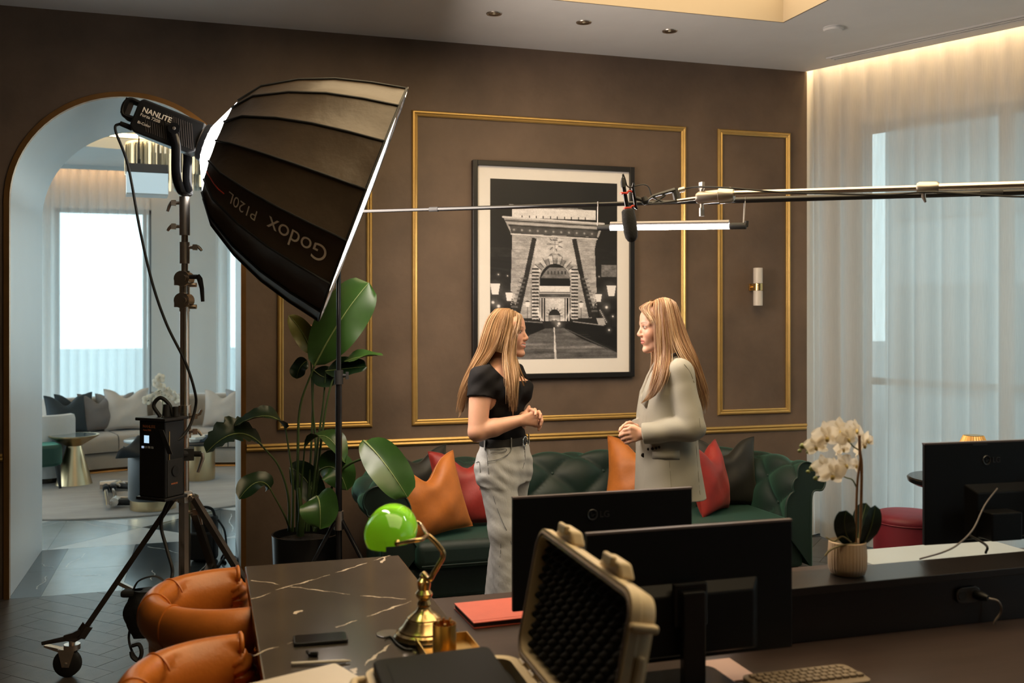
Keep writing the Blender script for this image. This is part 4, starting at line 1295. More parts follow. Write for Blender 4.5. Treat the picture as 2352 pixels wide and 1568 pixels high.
def tuft_buttons(path, prof, du, dv, A, u0, v0, wmin=0.6):
    out = []
    umax, vmax = path[-1][2], prof[-1][3]
    for i in range(int((umax + u0) / du) + 2):
        for j in range(int((vmax + v0) / dv) + 2):
            if (i + j) % 2: continue
            u, v = i * du - u0, j * dv - v0
            if u < 0.03 or u > umax - 0.03 or v < 0 or v > vmax: continue
            p, n_, L = min(path, key=lambda q: abs(q[2] - u))
            jj = min(range(len(prof)), key=lambda q: abs(prof[q][3] - v))
            pn, pz, w_, _ = prof[jj]
            if w_ < wmin: continue
            a, b = prof[max(0, jj - 1)], prof[min(len(prof) - 1, jj + 1)]
            tn, tz = b[0] - a[0], b[1] - a[1]; l = math.hypot(tn, tz) or 1
            nn, nz = -tz / l, tn / l
            c = V(p.x + n_.x * (pn - nn * A * w_ * 0.86), p.y + n_.y * (pn - nn * A * w_ * 0.86), pz - nz * A * w_ * 0.86)
            out.append((c, V(n_.x * nn, n_.y * nn, nz)))
    return out
def shell(parent, path, ctrl, du, dv, A, mt, cuts, names, m=None, u0=0, v0=0, button_r=0.011, front='arm_front', pipe=0.006):
    prof = profile_pts(ctrl)
    rows = tuft_rows(path, prof, du, dv, A, u0, v0)
    ends = [0] + cuts + [len(rows) - 1]
    for (a, b, nm) in zip(ends[:-1], ends[1:], names):
        w = MB(m); w.grid(rows[a:b + 1])
        w.build(nm, mt, parent, smooth=75)
    for idx, sgn in ((0, -1), (-1, -1)):
        r = [p + V(0, 0.004, 0) for p in rows[idx]]
        w = MB(m)
        fr = [p + V(0, -0.012, 0) for p in r]
        w.add(r + fr, [tuple(range(len(r), 2 * len(r)))] + [(i, (i + 1) % len(r), len(r) + (i + 1) % len(r), len(r) + i) for i in range(len(r))])
        w.build(front, mt, parent)
        w = MB(m); w.tube(fr, pipe, 6); w.build('piping', mt, parent, smooth=60)
    bt = None
    for (c, n_) in tuft_buttons(path, prof, du, dv, A, u0, v0):
        if bt is None:
            bt = bpy.data.meshes.new('button')
            q = MB().ball((0, 0, 0), (button_r, button_r, button_r * 0.6), 10, 6)
            bt.from_pydata(q.v, [], q.f); bt.materials.append(mt)
            bt.polygons.foreach_set('use_smooth', [True] * len(bt.polygons))
        o = bpy.data.objects.new('button', bt); COL.objects.link(o)
        attach(o, parent)
        a1, b1, d1 = basis(n_)
        o.matrix_basis = (m or Matrix.Identity(4)) @ frame(c, a1, b1, d1)
    return rows

# ---- chesterfield
SOFA_Y = 5.30
sofa = thing('sofa', 'long dark green velvet button-tufted sofa along the brown wall', 'sofa', (2.28, 5.75, 0))
path = u_path(1.10, 3.37, 6.00, SOFA_Y, 0.30)
ctrl = [(-0.01, 0.36, 0.0), (0.0, 0.44, 0.8), (0.015, 0.55, 1), (0.05, 0.66, 1), (0.11, 0.745, 1), (0.20, 0.755, 1), (0.275, 0.71, 0.9), (0.30, 0.64, 0.6), (0.27, 0.575, 0.3), (0.20, 0.56, 0), (0.19, 0.40, 0), (0.19, 0.11, 0)]
c_a = next(i for i, q in enumerate(path) if q[1].y > 0.72); c_b = next(i for i, q in enumerate(path) if q[1].x < -0.72)
shell(sofa, path, ctrl, 0.185, 0.155, 0.050, m_velvet, [c_a, c_b], ['arm', 'backrest', 'arm'], u0=0.06, v0=0.03)
MB().box2((0.96, SOFA_Y + 0.03, 0.10), (3.53, 6.16, 0.27)).build('base', m_velvet, sofa, bevel=0.02)
w = MB(); w.box2((1.09, SOFA_Y - 0.05, 0.275), (3.40, 6.04, 0.425))
w.build('seat_cushion', m_velvet, sofa, bevel=0.045, seg=4, smooth=60)
w = MB(); w.tube([(1.12, SOFA_Y - 0.048, 0.30), (3.36, SOFA_Y - 0.048, 0.30)], 0.004, 6); w.build('piping', m_velvet, sofa)
for (x, y) in ((1.0, 5.36), (3.47, 5.36), (1.0, 6.12), (3.47, 6.12), (2.27, 5.36)):
    MB(T(x, y, 0)).lathe([(0.020, 0.0), (0.028, 0.03), (0.035, 0.09), (0.036, 0.102)], 14).build('foot', m_darkwood, sofa, smooth=50)

def pillow(name, label, base, W, Hh, Tk, yaw, lean, mt, group=None, chop=0.10, roll=0.0, fringe=None):
    """square cushion standing on one edge; base = middle of its lower edge; yaw 0 faces -y"""
    m = T(base) @ Rz(yaw) @ Rx(-lean) @ Ry(roll)
    n = 26
    def pt(u, v, s):
        c = 0.10
        x = u * W / 2 * (1 - c * (1 - abs(v) ** 1.6) * abs(u) ** 3)
        z = v * Hh / 2 * (1 - c * (1 - abs(u) ** 1.6) * abs(v) ** 3)
        th = Tk / 2 * ((1 - abs(u) ** 2.4) * (1 - abs(v) ** 2.4)) ** 0.5
        cut = chop * math.exp(-(u / 0.42) ** 2) * max(0, (v + 0.15) / 1.15) ** 1.4
        z -= cut
        th *= (1 - 0.35 * math.exp(-(u / 0.25) ** 2) * max(0, v))
        th += 0.004 * math.sin(9 * u + 3 * v) * (1 - u * u) * (1 - v * v) + 0.006 * math.sin(4 * u - 7 * v + W * 40) * (1 - u * u) * (1 - v * v)
        bag = 0.02 * (1 - v) * (1 - u * u)
        return V(x, s * (th + bag * 0.5) , z + Hh / 2)
    w = MB(m)
    us = [-1 + 2 * i / n for i in range(n + 1)]
    us = [math.copysign(abs(a) ** 0.8, a) for a in us]
    F = [[pt(u, v, -1) for v in us] for u in us]
    B = [[pt(u, v, 1) for v in us] for u in us]
    t = thing(name, label, 'cushion', base, group)
    w.grid(F, flip=False); w.grid(B, flip=True)
    w.build('cover', mt, t, smooth=80)
    rim = [F[i][0] for i in range(n + 1)] + [F[n][i] for i in range(1, n + 1)] + [F[i][n] for i in range(n - 1, -1, -1)] + [F[0][i] for i in range(n - 1, 0, -1)]
    q = MB(m); q.tube(rim, 0.0035, 5, closed=True); q.build('seam', mt, t, smooth=60)
    return t
SZ = 0.42
G1 = 'cushions on the green sofa'
pillow('cushion', 'large bright orange velvet cushion standing before the left sofa arm', atz(1012, 1231, SZ), 0.43, 0.44, 0.17, math.radians(16), math.radians(14), m_orangev, G1, 0.11, math.radians(-9))
pillow('cushion', 'red velvet cushion behind the woman in jeans', V(1.50, 5.60, SZ), 0.44, 0.46, 0.17, math.radians(-6), math.radians(16), m_redv, G1, 0.10, math.radians(-4))
pillow('cushion', 'dark olive cushion peeping out behind the left orange cushion', V(1.24, 5.86, SZ), 0.42, 0.44, 0.13, math.radians(14), math.radians(10), m_darkv, G1, 0.08)
pillow('cushion', 'orange cushion partly hidden by the woman in the pale jacket', V(2.60, 5.72, SZ), 0.44, 0.47, 0.16, math.radians(-34), math.radians(15), m_orangev, G1, 0.10)
pillow('cushion', 'narrow red cushion seen behind the pale jacket', V(3.05, 5.55, SZ), 0.40, 0.44, 0.15, math.radians(38), math.radians(12), m_redv, G1, 0.09)
pillow('cushion', 'dark olive cushion leaning in the right corner of the sofa', V(3.23, 5.72, SZ), 0.44, 0.44, 0.15, math.radians(-6), math.radians(12), m_darkv, G1, 0.10)

# ---- tan leather tub chairs
def tub_chair(name, label, cx, cy, yaw, group):
    m = T(cx, cy, 0) @ Rz(yaw)
    t = thing(name, label, 'armchair', (cx, cy, 0), group)
    W_ = 0.178
    path = u_path(-W_, W_, 0.085, -0.115, 0.165, 0.010)
    ctrl = [(-0.012, 0.40, 0), (0.0, 0.46, 0.9), (0.01, 0.56, 1), (0.018, 0.66, 1), (0.035, 0.712, 0.6), (0.065, 0.742, 0.0), (0.100, 0.742, 0.0), (0.128, 0.705, 0.0), (0.130, 0.65, 0.0), (0.105, 0.61, 0), (0.098, 0.55, 0), (0.095, 0.16, 0)]
    n = len(path)
    shell(t, path, ctrl, 0.125, 0.140, 0.036, m_leather, [n // 4, n // 2, 3 * n // 4], ['shell_panel'] * 4, m=m, u0=0.04, v0=0.008, button_r=0.010, pipe=0.007)
    w = MB(m); w.rbox((0, -0.02, 0.36), (0.355, 0.22, 0.14), 0.06, 5); w.build('seat_cushion', m_leather, t, bevel=0.035, seg=3, smooth=60)
    w = MB(m); w.rbox((0, 0.0, 0.215), (0.50, 0.28, 0.17), 0.10, 5); w.build('seat_base', m_leather, t, bevel=0.01, smooth=50)
    # seams over the roll
    pr = profile_pts(ctrl)
    for k in (0.30, 0.5, 0.70):
        p, n_, L = path[int(k * (n - 1))]
        w = MB(m); w.tube([V(p.x + n_.x * (a[0] - 0.0), p.y + n_.y * a[0], a[1] + 0.001) for a in pr if a[1] > 0.60 and a[0] > 0.03], 0.0035, 5); w.build('seam', m_leather, t, smooth=60)
    # gathered scrolls at the arm fronts
    for s in (-1, 1):
        w = MB(m)
        w.tube(spline([V(s * (W_ + 0.066), -0.100, 0.690), V(s * (W_ + 0.070), -0.116, 0.66), V(s * (W_ + 0.072), -0.122, 0.62), V(s * (W_ + 0.066), -0.122, 0.50), V(s * (W_ + 0.06), -0.116, 0.36)], 5),
               [(0.044 + 0.005 * math.sin(i * 1.7)) * min(1, 0.75 + i * 0.08) for i in range(21)], 12)
        w.build('arm_scroll', m_leather, t, smooth=70)
        for z in (0.70, 0.63, 0.56):
            MB(m).ball((s * (W_ + 0.072), -0.163, z), (0.007, 0.005, 0.007), 8, 6).build('stud', m_brass, t, smooth=90)
    for (x, y) in ((-0.2, -0.1), (0.2, -0.1), (-0.17, 0.1), (0.17, 0.1)):
        MB(m @ T(x, y, 0)).lathe([(0.014, 0), (0.022, 0.13), (0.024, 0.15)], 12).build('leg', m_darkwood, t, smooth=50)
    return t
tub_chair('armchair', 'orange tan leather tub chair at the marble desk, the one farther back', 0.012, 3.455, math.radians(94), 'tan leather tub chairs')
tub_chair('armchair', 'orange tan leather tub chair cut off by the bottom edge, nearest the camera', -0.004, 2.675, math.radians(94), 'tan leather tub chairs')

# ---- desks
m_marble = mat('black_marble', (0.070, 0.057, 0.048), 0.16, vary=(4, 0.35), spec=0.55)
m_vein = mat('marble_vein', (0.72, 0.60, 0.48), 0.2, vary=(30, 0.2))
m_veneer = mat('brown_veneer', (0.046, 0.030, 0.025), 0.34, vary=(2.5, 0.3), stretch=(1.5, 14, 8), bump=(6, 0.05, 0.003))
m_ledge = mat('ledge_wood', (0.014, 0.011, 0.0105), 0.28, vary=(2.5, 0.4), stretch=(1.5, 18, 8))
DT = 0.76
md_ = thing('marble_desk', 'black marble desk with white veins in front of the tan chairs', 'desk', (0.42, 2.6, 0))
MB().box2((0.140, 0.70, DT - 0.045), (0.693, 3.67, DT)).build('desk_top', m_marble, md_, bevel=0.003)
MB().box2((0.30, 0.80, 0.08), (0.66, 3.55, DT - 0.045)).build('pedestal', m_blackgloss, md_)
MB().box2((0.32, 0.82, 0.0), (0.64, 3.53, 0.08)).build('plinth', m_black, md_)
def c1(x, y): return (300 + x / 3.92, 1250 + y / 3.92)
def vein(pts, wd, seed):
    rg = random.Random(seed)
    P = [atz(*c1(*p), DT + 0.0004) for p in pts]
    fine = []
    for a, b in zip(P[:-1], P[1:]):
        n = max(3, int((b - a).length / 0.006))
        fine += [a.lerp(b, i / n) for i in range(n)]
    fine.append(P[-1])
    w = MB(); row = []
    ph = rg.random() * 9
    run = []
    def flush():
        if len(run) > 2: w.grid([list(r) for r in run])
        run.clear()
    for i, p in enumerate(fine):
        t = (fine[min(i + 1, len(fine) - 1)] - fine[max(0, i - 1)]).normalized()
        s = V(-t.y, t.x, 0)
        k = 0.5 + 0.5 * math.sin(i * 0.16 + ph) + 0.35 * math.sin(i * 0.41 + ph * 2) + rg.uniform(-0.2, 0.2)
        jit = s * (0.0022 * math.sin(i * 0.6 + ph) + rg.uniform(-0.0014, 0.0014))
        if k < -0.12: flush(); continue
        hw = wd * max(0.16, k) * rg.uniform(0.7, 1.2)
        run.append((p + jit - s * hw, p + jit + s * hw))
    flush()
    w.build('vein', m_vein, md_)
vein([(1080, 325), (1200, 335), (1290, 348), (1390, 375), (1510, 387), (1640, 405), (1840, 430), (2000, 455), (2350, 480), (2560, 500)], 0.0032, 1)
vein([(1085, 490), (1200, 460), (1300, 415), (1390, 383), (1510, 355), (1680, 305), (1860, 250), (2050, 190), (2200, 140), (2330, 98)], 0.0042, 2)
vein([(1115, 1000), (1200, 955), (1330, 920), (1465, 880), (1600, 845)], 0.0040, 3)
vein([(1850, 745), (1985, 700), (2130, 650), (2352, 570), (2530, 510)], 0.0040, 8)
vein([(2110, 1090), (2140, 1050), (2300, 930), (2400, 850), (2480, 800)], 0.0046, 5)
vein([(1480, 625), (1510, 603), (1545, 592)], 0.0060, 26)
vein([(2262, 165), (2275, 140), (2300, 105)], 0.0050, 26)
vein([(1990, 1135), (2010, 1120), (2030, 1160)], 0.0050, 26)

bd = thing('office_desk', 'brown veneer office desk joined to the marble desk, carrying the monitors', 'desk', (1.9, 2.2, 0))
MB().box2((0.697, 0.55, 0.705), (3.3, 3.147, 0.74)).build('desk_top', m_veneer, bd, bevel=0.002)
MB().box2((0.75, 3.05, 0.0), (3.2, 3.08, 0.705)).build('modesty_panel', m_darkwood, bd)
for x in (0.73, 3.22): MB().box2((x, 0.7, 0), (x + 0.03, 3.08, 0.705)).build('side_panel', m_darkwood, bd)
lg_ = thing('desk_ledge', 'dark raised ledge across the desk under the orchid', 'shelf', (2.2, 2.55, 0.74))
MB().box2((1.42, 2.400, 0.878), (3.28, 2.562, 0.90)).build('ledge_top', m_ledge, lg_, bevel=0.002)
MB().box2((1.44, 2.418, 0.741), (3.27, 2.436, 0.878)).build('front_panel', m_ledge, lg_)
MB().box2((1.44, 2.530, 0.741), (3.27, 2.548, 0.878)).build('rear_panel', m_ledge, lg_)
MB().box2((1.435, 2.418, 0.741), (1.452, 2.548, 0.878)).build('end_panel', m_ledge, lg_)
m_curtain_refl = mat('curtain_reflection', (0.34, 0.37, 0.38), 0.3, vary=(5, 0.04))  # bright curtain mirrored in the dark glossy desk, put into a pale colour
wd_ = thing('curtain_reflection_slab', 'pale slab standing in for the curtain reflection behind the dark ledge under the right monitor', 'desk', (2.62, 3.0, 0.7))  # added slab that carries the painted curtain reflection
MB().box2((2.285, 2.57, 0.742), (2.975, 3.215, 0.765)).build('desk_top', m_curtain_refl, wd_, bevel=0.002)
MB().box2((2.30, 3.16, 0.0), (2.96, 3.19, 0.742)).build('back_panel', m_curtain_refl, wd_)

# ---- monitors
m_plas = mat('monitor_plastic', (0.0035, 0.0035, 0.004), 0.45, vary=(40, 0.2), spec=0.25)
m_edge = mat('monitor_edge', (0.12, 0.095, 0.095), 0.4, vary=(40, 0.1))
m_screen = mat('monitor_screen', (0.004, 0.004, 0.005), 0.12)
def monitor(label, p0, p1, h, base_z, group, lean=0.0, logo=False, standx=0.5, port=True):
    """p0,p1: upper rear corners left/right as seen by the camera; we look at the rear"""
    p0, p1 = Vector(p0), Vector(p1)
    z = (p0.z + p1.z) / 2; p0.z = p1.z = z
    d = (p1 - p0); L = d.length; d.normalize()
    bk = d.cross(UP).normalized() * -1         # away from the camera (the screen side)
    if bk.dot(FW) < 0: bk = -bk
    m = frame(p0, d, bk, UP)
    t = thing('monitor', label, 'monitor', (p0 + p1) / 2 - UP * (z - base_z), group)
    w = MB(m); w.box2((0, 0, -h), (L, 0.014, 0)); w.build('panel_housing', m_plas, t, bevel=0.003)
    MB(m).box2((0.0, -0.0008, -0.0045), (L, 0.0145, 0.0008)).build('top_edge', m_edge, t)
    MB(m).box2((0.008, 0.0145, -h + 0.015), (L - 0.008, 0.0152, -0.008)).build('screen', m_screen, t)
    w = MB(m); w.add([(L * 0.18, -0.0, -h * 0.42), (L * 0.82, 0, -h * 0.42), (L * 0.82, 0, -h + 0.01), (L * 0.18, 0, -h + 0.01),
                      (L * 0.22, -0.022, -h * 0.50), (L * 0.78, -0.022, -h * 0.50), (L * 0.78, -0.022, -h + 0.02), (L * 0.22, -0.022, -h + 0.02)],
                     [(4, 7, 6, 5), (0, 4, 5, 1), (1, 5, 6, 2), (2, 6, 7, 3), (3, 7, 4, 0)])
    w.build('rear_bulge', m_plas, t, bevel=0.004)
    sx_ = L * standx
    zb = base_z - z
    w = MB(m); w.box2((sx_ - 0.03, -0.055, zb + 0.010), (sx_ + 0.03, -0.030, -h * 0.45)); w.box2((sx_ - 0.045, -0.035, -h * 0.72), (sx_ + 0.045, -0.015, -h * 0.40))
    w.build('stand_neck', m_blackgloss, t, bevel=0.004)
    w = MB(m); w.rbox((sx_, -0.01, zb + 0.006), (0.22, 0.17, 0.010), 0.03, 4); w.build('stand_foot', m_blackgloss, t, bevel=0.002)
    if logo:
        mt2 = mat('logo_gloss', (0.035, 0.035, 0.038), 0.3)
        lm = m @ frame((logo, -0.0005, -0.070), (1, 0, 0), (0, 0, 1), (0, -1, 0))
        w = MB(lm); w.tube([V(0.014 * math.cos(a), 0.008 + 0.014 * math.sin(a), 0.0006) for a in [2 * pi * i / 24 for i in range(24)]], 0.0022, 5, closed=True)
        w.build('logo_ring', mt2, t)
        w = MB(lm); w.box((-0.003, 0.010, 0.0008), (0.002, 0.012, 0.001)); w.box((0.0, 0.004, 0.0008), (0.008, 0.002, 0.001)); w.box((0.006, 0.008, 0.0008), (0.010, 0.002, 0.001))
        w.build('logo_face', mt2, t)
        letters('lettering', 'LG', 0.026, lm @ T(0.022, -0.001, 0.0006), mt2, t)
    return t, m, L
G2 = 'office monitors'
mon1 = monitor('black monitor seen from the rear, left of the two before the sofa', atd(1178, 1147, 2.80), atd(1590, 1115, 2.965), 0.322, 0.740, G2, logo=0.24)
mon2 = monitor('black monitor with its top edge lowest, directly behind the open case lid', atd(1348, 1226, 2.40), atd(1820, 1192, 2.57), 0.330, 0.740, G2, standx=0.46)
mon3 = monitor('black monitor with cable at the right edge, beside the white orchid', atd(2124, 1029, 3.24), atd(2124 + 480, 1029 - 38, 3.44), 0.332, 0.765, G2, logo=0.235, standx=0.52)
m3, L3 = mon3[1], mon3[2]
w = MB(m3); w.box((0.24, -0.055, -0.265), (0.115, 0.07, 0.09)); w.build('cable_cover', m_plas, mon3[0], bevel=0.004)
w = MB(m3); w.box((0.21, -0.0008, -0.010), (0.055, 0.002, 0.004)); w.build('vent_slot', m_black, mon3[0])
pA = m3 @ V(0.225, -0.062, -0.145)
cable('monitor_cable', 'thin grey cable hanging from the right monitor onto the dark ledge',
      [pA, atd(2262, 1160, 3.12), atd(2235, 1215, 3.06), atd(2200, 1250, 2.98), atd(2165, 1268, 2.94), atz(2113, 1283, 0.905)], 0.0026, mat('cable_grey', (0.10, 0.085, 0.08), 0.5))
cable('monitor_cable', 'short black cable dropping from the right monitor to the ledge', [m3 @ V(0.15, -0.02, -0.30), atd(2265, 1252, 3.14), atz(2264, 1270, 0.904)], 0.004)
w = MB(m3); w.box((0.19, -0.012, -0.29), (0.030, 0.010, 0.006)); w.build('port_label', m_alu, mon3[0])
# power socket and plug on the ledge front
pk = atY(2222, 1365, 2.414)
sk = thing('power_socket', 'dark double power socket on the front of the desk ledge', 'socket', pk)
km = frame(pk, (1, 0, 0), (0, 0, 1), (0, -1, 0))
MB(km).rbox((0.0, 0, 0.003), (0.085, 0.046, 0.006), 0.020, 5).build('plate', mat('socket_plate', (0.035, 0.030, 0.028), 0.35), sk, bevel=0.001)
MB(km).tube([V(-0.024, 0, 0.004), V(-0.024, 0, 0.0085)], 0.014, 18).build('outlet', m_black, sk, smooth=40)
pl = thing('power_plug', 'black power plug with cable in the ledge socket', 'plug', pk + V(0.026, -0.03, 0))
MB(km).tube([V(0.026, 0, 0.006), V(0.026, 0, 0.03), V(0.030, 0, 0.05)], [0.014, 0.014, 0.008], 12).build('plug_body', m_plas, pl, smooth=50)
MB().tube(spline([km @ V(0.030, 0, 0.05), km @ V(0.065, -0.012, 0.05), km @ V(0.095, -0.05, 0.03), km @ V(0.080, -0.095, 0.02), km @ V(0.16, -0.117, 0.04), km @ V(0.4, -0.117, 0.06)], 7), 0.0035, 6).build('lead', mat('lead_grey', (0.22, 0.18, 0.15), 0.4), pl, smooth=60)

# ---- round black table, gold lamp and red stool by the window
tp = atd(2200, 1096, 5.6)
rt_ = thing('side_table', 'round black pedestal table by the window behind the right monitor', 'table', V(tp.x, tp.y, 0))
mt_ = T(tp.x, tp.y, 0)
MB(mt_).lathe([(0.0005, tp.z - 0.045), (0.235, tp.z - 0.045), (0.262, tp.z - 0.03), (0.268, tp.z - 0.008), (0.26, tp.z), (0.0005, tp.z)], 40, caps=False).build('table_top', m_blackgloss, rt_, smooth=35)
MB(mt_).lathe([(0.20, 0), (0.20, 0.015), (0.05, 0.05), (0.035, 0.12), (0.035, tp.z - 0.1), (0.07, tp.z - 0.045)], 28).build('pedestal', m_blackgloss, rt_, smooth=40)
gl = atd(2236, 1050, 5.6)
gl.z = tp.z
gm2 = T(gl)
gl_ = thing('table_lamp', 'small gold pleated lampshade peeping above the right monitor', 'lamp', gl)
n = 28
sh_ = MB(gm2)
P = []
for (r, z) in ((0.112, 0.09), (0.086, 0.16), (0.052, 0.236)):
    P.append([((r * (1 + (0.05 if j % 2 else -0.03))) * math.cos(2 * pi * j / (2 * n)), (r * (1 + (0.05 if j % 2 else -0.03))) * math.sin(2 * pi * j / (2 * n)), z) for j in range(2 * n)])
sh_.grid(P, cv=True)
sh_.build('lamp_shade', mat('gold_pleats', (0.75, 0.42, 0.12), 0.35, 0.3, emit=((1.0, 0.55, 0.18), 0.12)), gl_)
MB(gm2).lathe([(0.0005, 0.238), (0.05, 0.238), (0.05, 0.230), (0.0005, 0.230)], 24, caps=False).build('shade_cap', m_brass, gl_)
MB(gm2).lathe([(0.06, 0), (0.06, 0.012), (0.012, 0.02), (0.010, 0.14), (0.0005, 0.15)], 24).build('base', m_brass, gl_, smooth=40)
oc = atd(2086, 1178, 6.1)
ot = thing('stool', 'round crimson velvet stool behind the orchid', 'stool', V(oc.x, oc.y, 0))
om = T(oc.x, oc.y, 0)
m_crim = mat('crimson_velvet', (0.16, 0.006, 0.016), 0.6, sheen=0.22, sheen_tint=(1, 0.3, 0.4), vary=(6, 0.3), bump=(60, 0.15, 0.004))
zt = oc.z
MB(om).lathe([(0.195, 0.03), (0.202, 0.2), (0.205, zt - 0.052)], 44).build('drum', m_crim, ot, smooth=50)
MB(om).lathe([(0.205, zt - 0.05), (0.212, zt - 0.035), (0.208, zt - 0.012), (0.17, zt + 0.004), (0.10, zt + 0.012), (0.0005, zt + 0.014)], 44).build('seat_pad', m_crim, ot, smooth=60)
MB(om).tube([V(0.209 * math.cos(a), 0.209 * math.sin(a), zt - 0.047) for a in [2 * pi * i / 48 for i in range(48)]], 0.004, 6, closed=True).build('piping', m_crim, ot)
MB(om).lathe([(0.16, 0), (0.16, 0.03)], 36).build('plinth', m_black, ot)
# ================================================================== banker's lamp
lb = atz(974, 1466, DT)
lmp = thing('banker_lamp', 'brass desk lamp with bright green glass shade on the marble desk', 'lamp', lb)
LM = T(lb)
m_abrass = mat('aged_brass', (0.62, 0.43, 0.20), 0.22, 1.0, vary=(20, 0.2))
zz = lambda y, d=2.72: CAM_H + (720 - y) * d / FPX - DT
MB(LM).lathe([(0.082, 0.0), (0.083, 0.010), (0.078, 0.016), (0.0775, 0.020), (0.070, 0.024), (0.069, 0.029), (0.060, 0.036), (0.050, 0.052), (0.046, 0.056), (0.046, 0.060), (0.034, 0.070), (0.022, 0.078), (0.016, 0.090)], 44).build('base', m_abrass, lmp, smooth=35)
MB(LM).lathe([(0.0835, 0.0), (0.0835, 0.008), (0.0825, 0.009)], 44).build('felt_foot', m_black, lmp)
MB(LM).lathe([(0.016, 0.088), (0.020, 0.096), (0.015, 0.108), (0.023, 0.120), (0.024, 0.126), (0.016, 0.136), (0.019, 0.150), (0.019, 0.160), (0.011, 0.168), (0.012, 0.176), (0.006, 0.184)], 28).build('stem_knob', m_abrass, lmp, smooth=35)
dL = 2.72
top_ = lb + V(0, 0, 0.180)
arm_ = [top_, atd(986, 1331, dL), atd(995, 1317, dL), atd(1004, 1302, dL), atd(1013, 1287, dL), atd(1017.5, 1277, dL), atd(1016.5, 1266, dL), atd(1010, 1257, dL), atd(1001, 1246, dL), atd(992, 1237, dL), atd(983, 1229, dL)]
MB().tube(spline(arm_, 6), 0.0075, 12).build('arm', m_abrass, lmp, smooth=60)
sA = atd(913, 1246, 2.595); sB = atd(934, 1197, 2.86); sB.z = sA.z
jn = atd(983, 1229, dL)
MB().tube(spline([jn, jn.lerp(atd(972, 1236, 2.60), 0.6), atd(968, 1238, 2.585), atd(940, 1243, 2.575), sA - (sB - sA).normalized() * 0.014], 6), 0.0052, 10).build('yoke', m_abrass, lmp, smooth=60)
MB().tube(spline([jn, atd(974, 1216, 2.80), atd(966, 1203, 2.875), atd(950, 1196, 2.885), sB + (sB - sA).normalized() * 0.012], 6), 0.0052, 10).build('yoke', m_abrass, lmp, smooth=60)
axl = (sB - sA).normalized()
for p_, s_ in ((sA, -1), (sB, 1)):
    MB().tube([p_ + axl * s_ * 0.004, p_ + axl * s_ * 0.016], [0.009, 0.006], 12).build('shade_screw', m_abrass, lmp, smooth=40)
# the shade: a half barrel of cased green glass with rounded ends
def glass_green():
    m = bpy.data.materials.new('green_cased_glass'); m.use_nodes = True
    nt = m.node_tree; nt.nodes.clear(); N = nt.nodes.new
    o = N('ShaderNodeOutputMaterial'); tl = N('ShaderNodeBsdfTranslucent'); df = N('ShaderNodeBsdfDiffuse'); gl = N('ShaderNodeBsdfGlossy')
    tl.inputs[0].default_value = (0.34, 0.80, 0.02, 1); df.inputs[0].default_value = (0.13, 0.55, 0.03, 1); gl.inputs['Roughness'].default_value = 0.06
    a = N('ShaderNodeMixShader'); a.inputs[0].default_value = 0.55
    b = N('ShaderNodeMixShader'); f = N('ShaderNodeFresnel'); f.inputs[0].default_value = 1.5
    nt.links.new(df.outputs[0], a.inputs[1]); nt.links.new(tl.outputs[0], a.inputs[2])
    nt.links.new(f.outputs[0], b.inputs[0]); nt.links.new(a.outputs[0], b.inputs[1]); nt.links.new(gl.outputs[0], b.inputs[2])
    nt.links.new(b.outputs[0], o.inputs[0])
    return m
ctr = (sA + sB) / 2; hl = (sB - sA).length / 2
side_ = axl.cross(UP).normalized()          # to the right of the axis
if side_.dot(RT) < 0: side_ = -side_
P = []
nt_ = 22
for i in range(nt_ + 1):
    t_ = -1 + 2 * i / nt_
    t_ = math.copysign(abs(t_) ** 0.8, t_)
    f = max(0.0, 1 - abs(t_) ** 3.2) ** 0.5
    row = []
    for j in range(19):
        a = math.radians(-14 + (208 + 14) * j / 18)
        rx_, rz_ = 0.070, 0.068
        k_ = max(0.002, f)
        row.append(ctr + axl * (hl * t_) + side_ * (math.cos(a) * rx_ * k_ - 0.030) + UP * (math.sin(a) * rz_ * (k_ if math.sin(a) > 0 else 0.8) + 0.002))
    P.append(row)
MB().grid(P).build('lamp_shade', glass_green(), lmp, smooth=80)
MB().ball(ctr + UP * 0.025 - side_ * 0.030, (0.022, 0.022, 0.022), 14, 8).build('bulb', emitter('bulb_warm', (1.0, 0.90, 0.55), 12.0), lmp, smooth=180)
cable('power_lead', 'black lead looping round the foot of the green lamp', [atz(1040, 1436, DT + .004), atz(1052, 1452, DT + .004), atz(1045, 1468, DT + .004), atz(1030, 1462, DT + .004), lb + V(0.088, 0.03, 0.006)], 0.0035)
cable('power_lead', 'thin black lead lying left of the brass lamp foot', [atz(884, 1464, DT + .004), atz(898, 1462, DT + .004), atz(912, 1478, DT + .004), atz(930, 1490, DT + .004), atz(948, 1492, DT + .004)], 0.003)
cs0 = atz(893, 1456, DT)
tag(MB(T(cs0)).lathe([(0.0005, 0.0035), (0.030, 0.0035), (0.0345, 0.003), (0.035, 0.0006), (0.0005, 0.0006)], 32, caps=False).build('coaster', mat('frosted_disc', (0.16, 0.145, 0.14), 0.12), None, smooth=30), 'small translucent grey disc beside the foot of the green lamp', 'coaster')
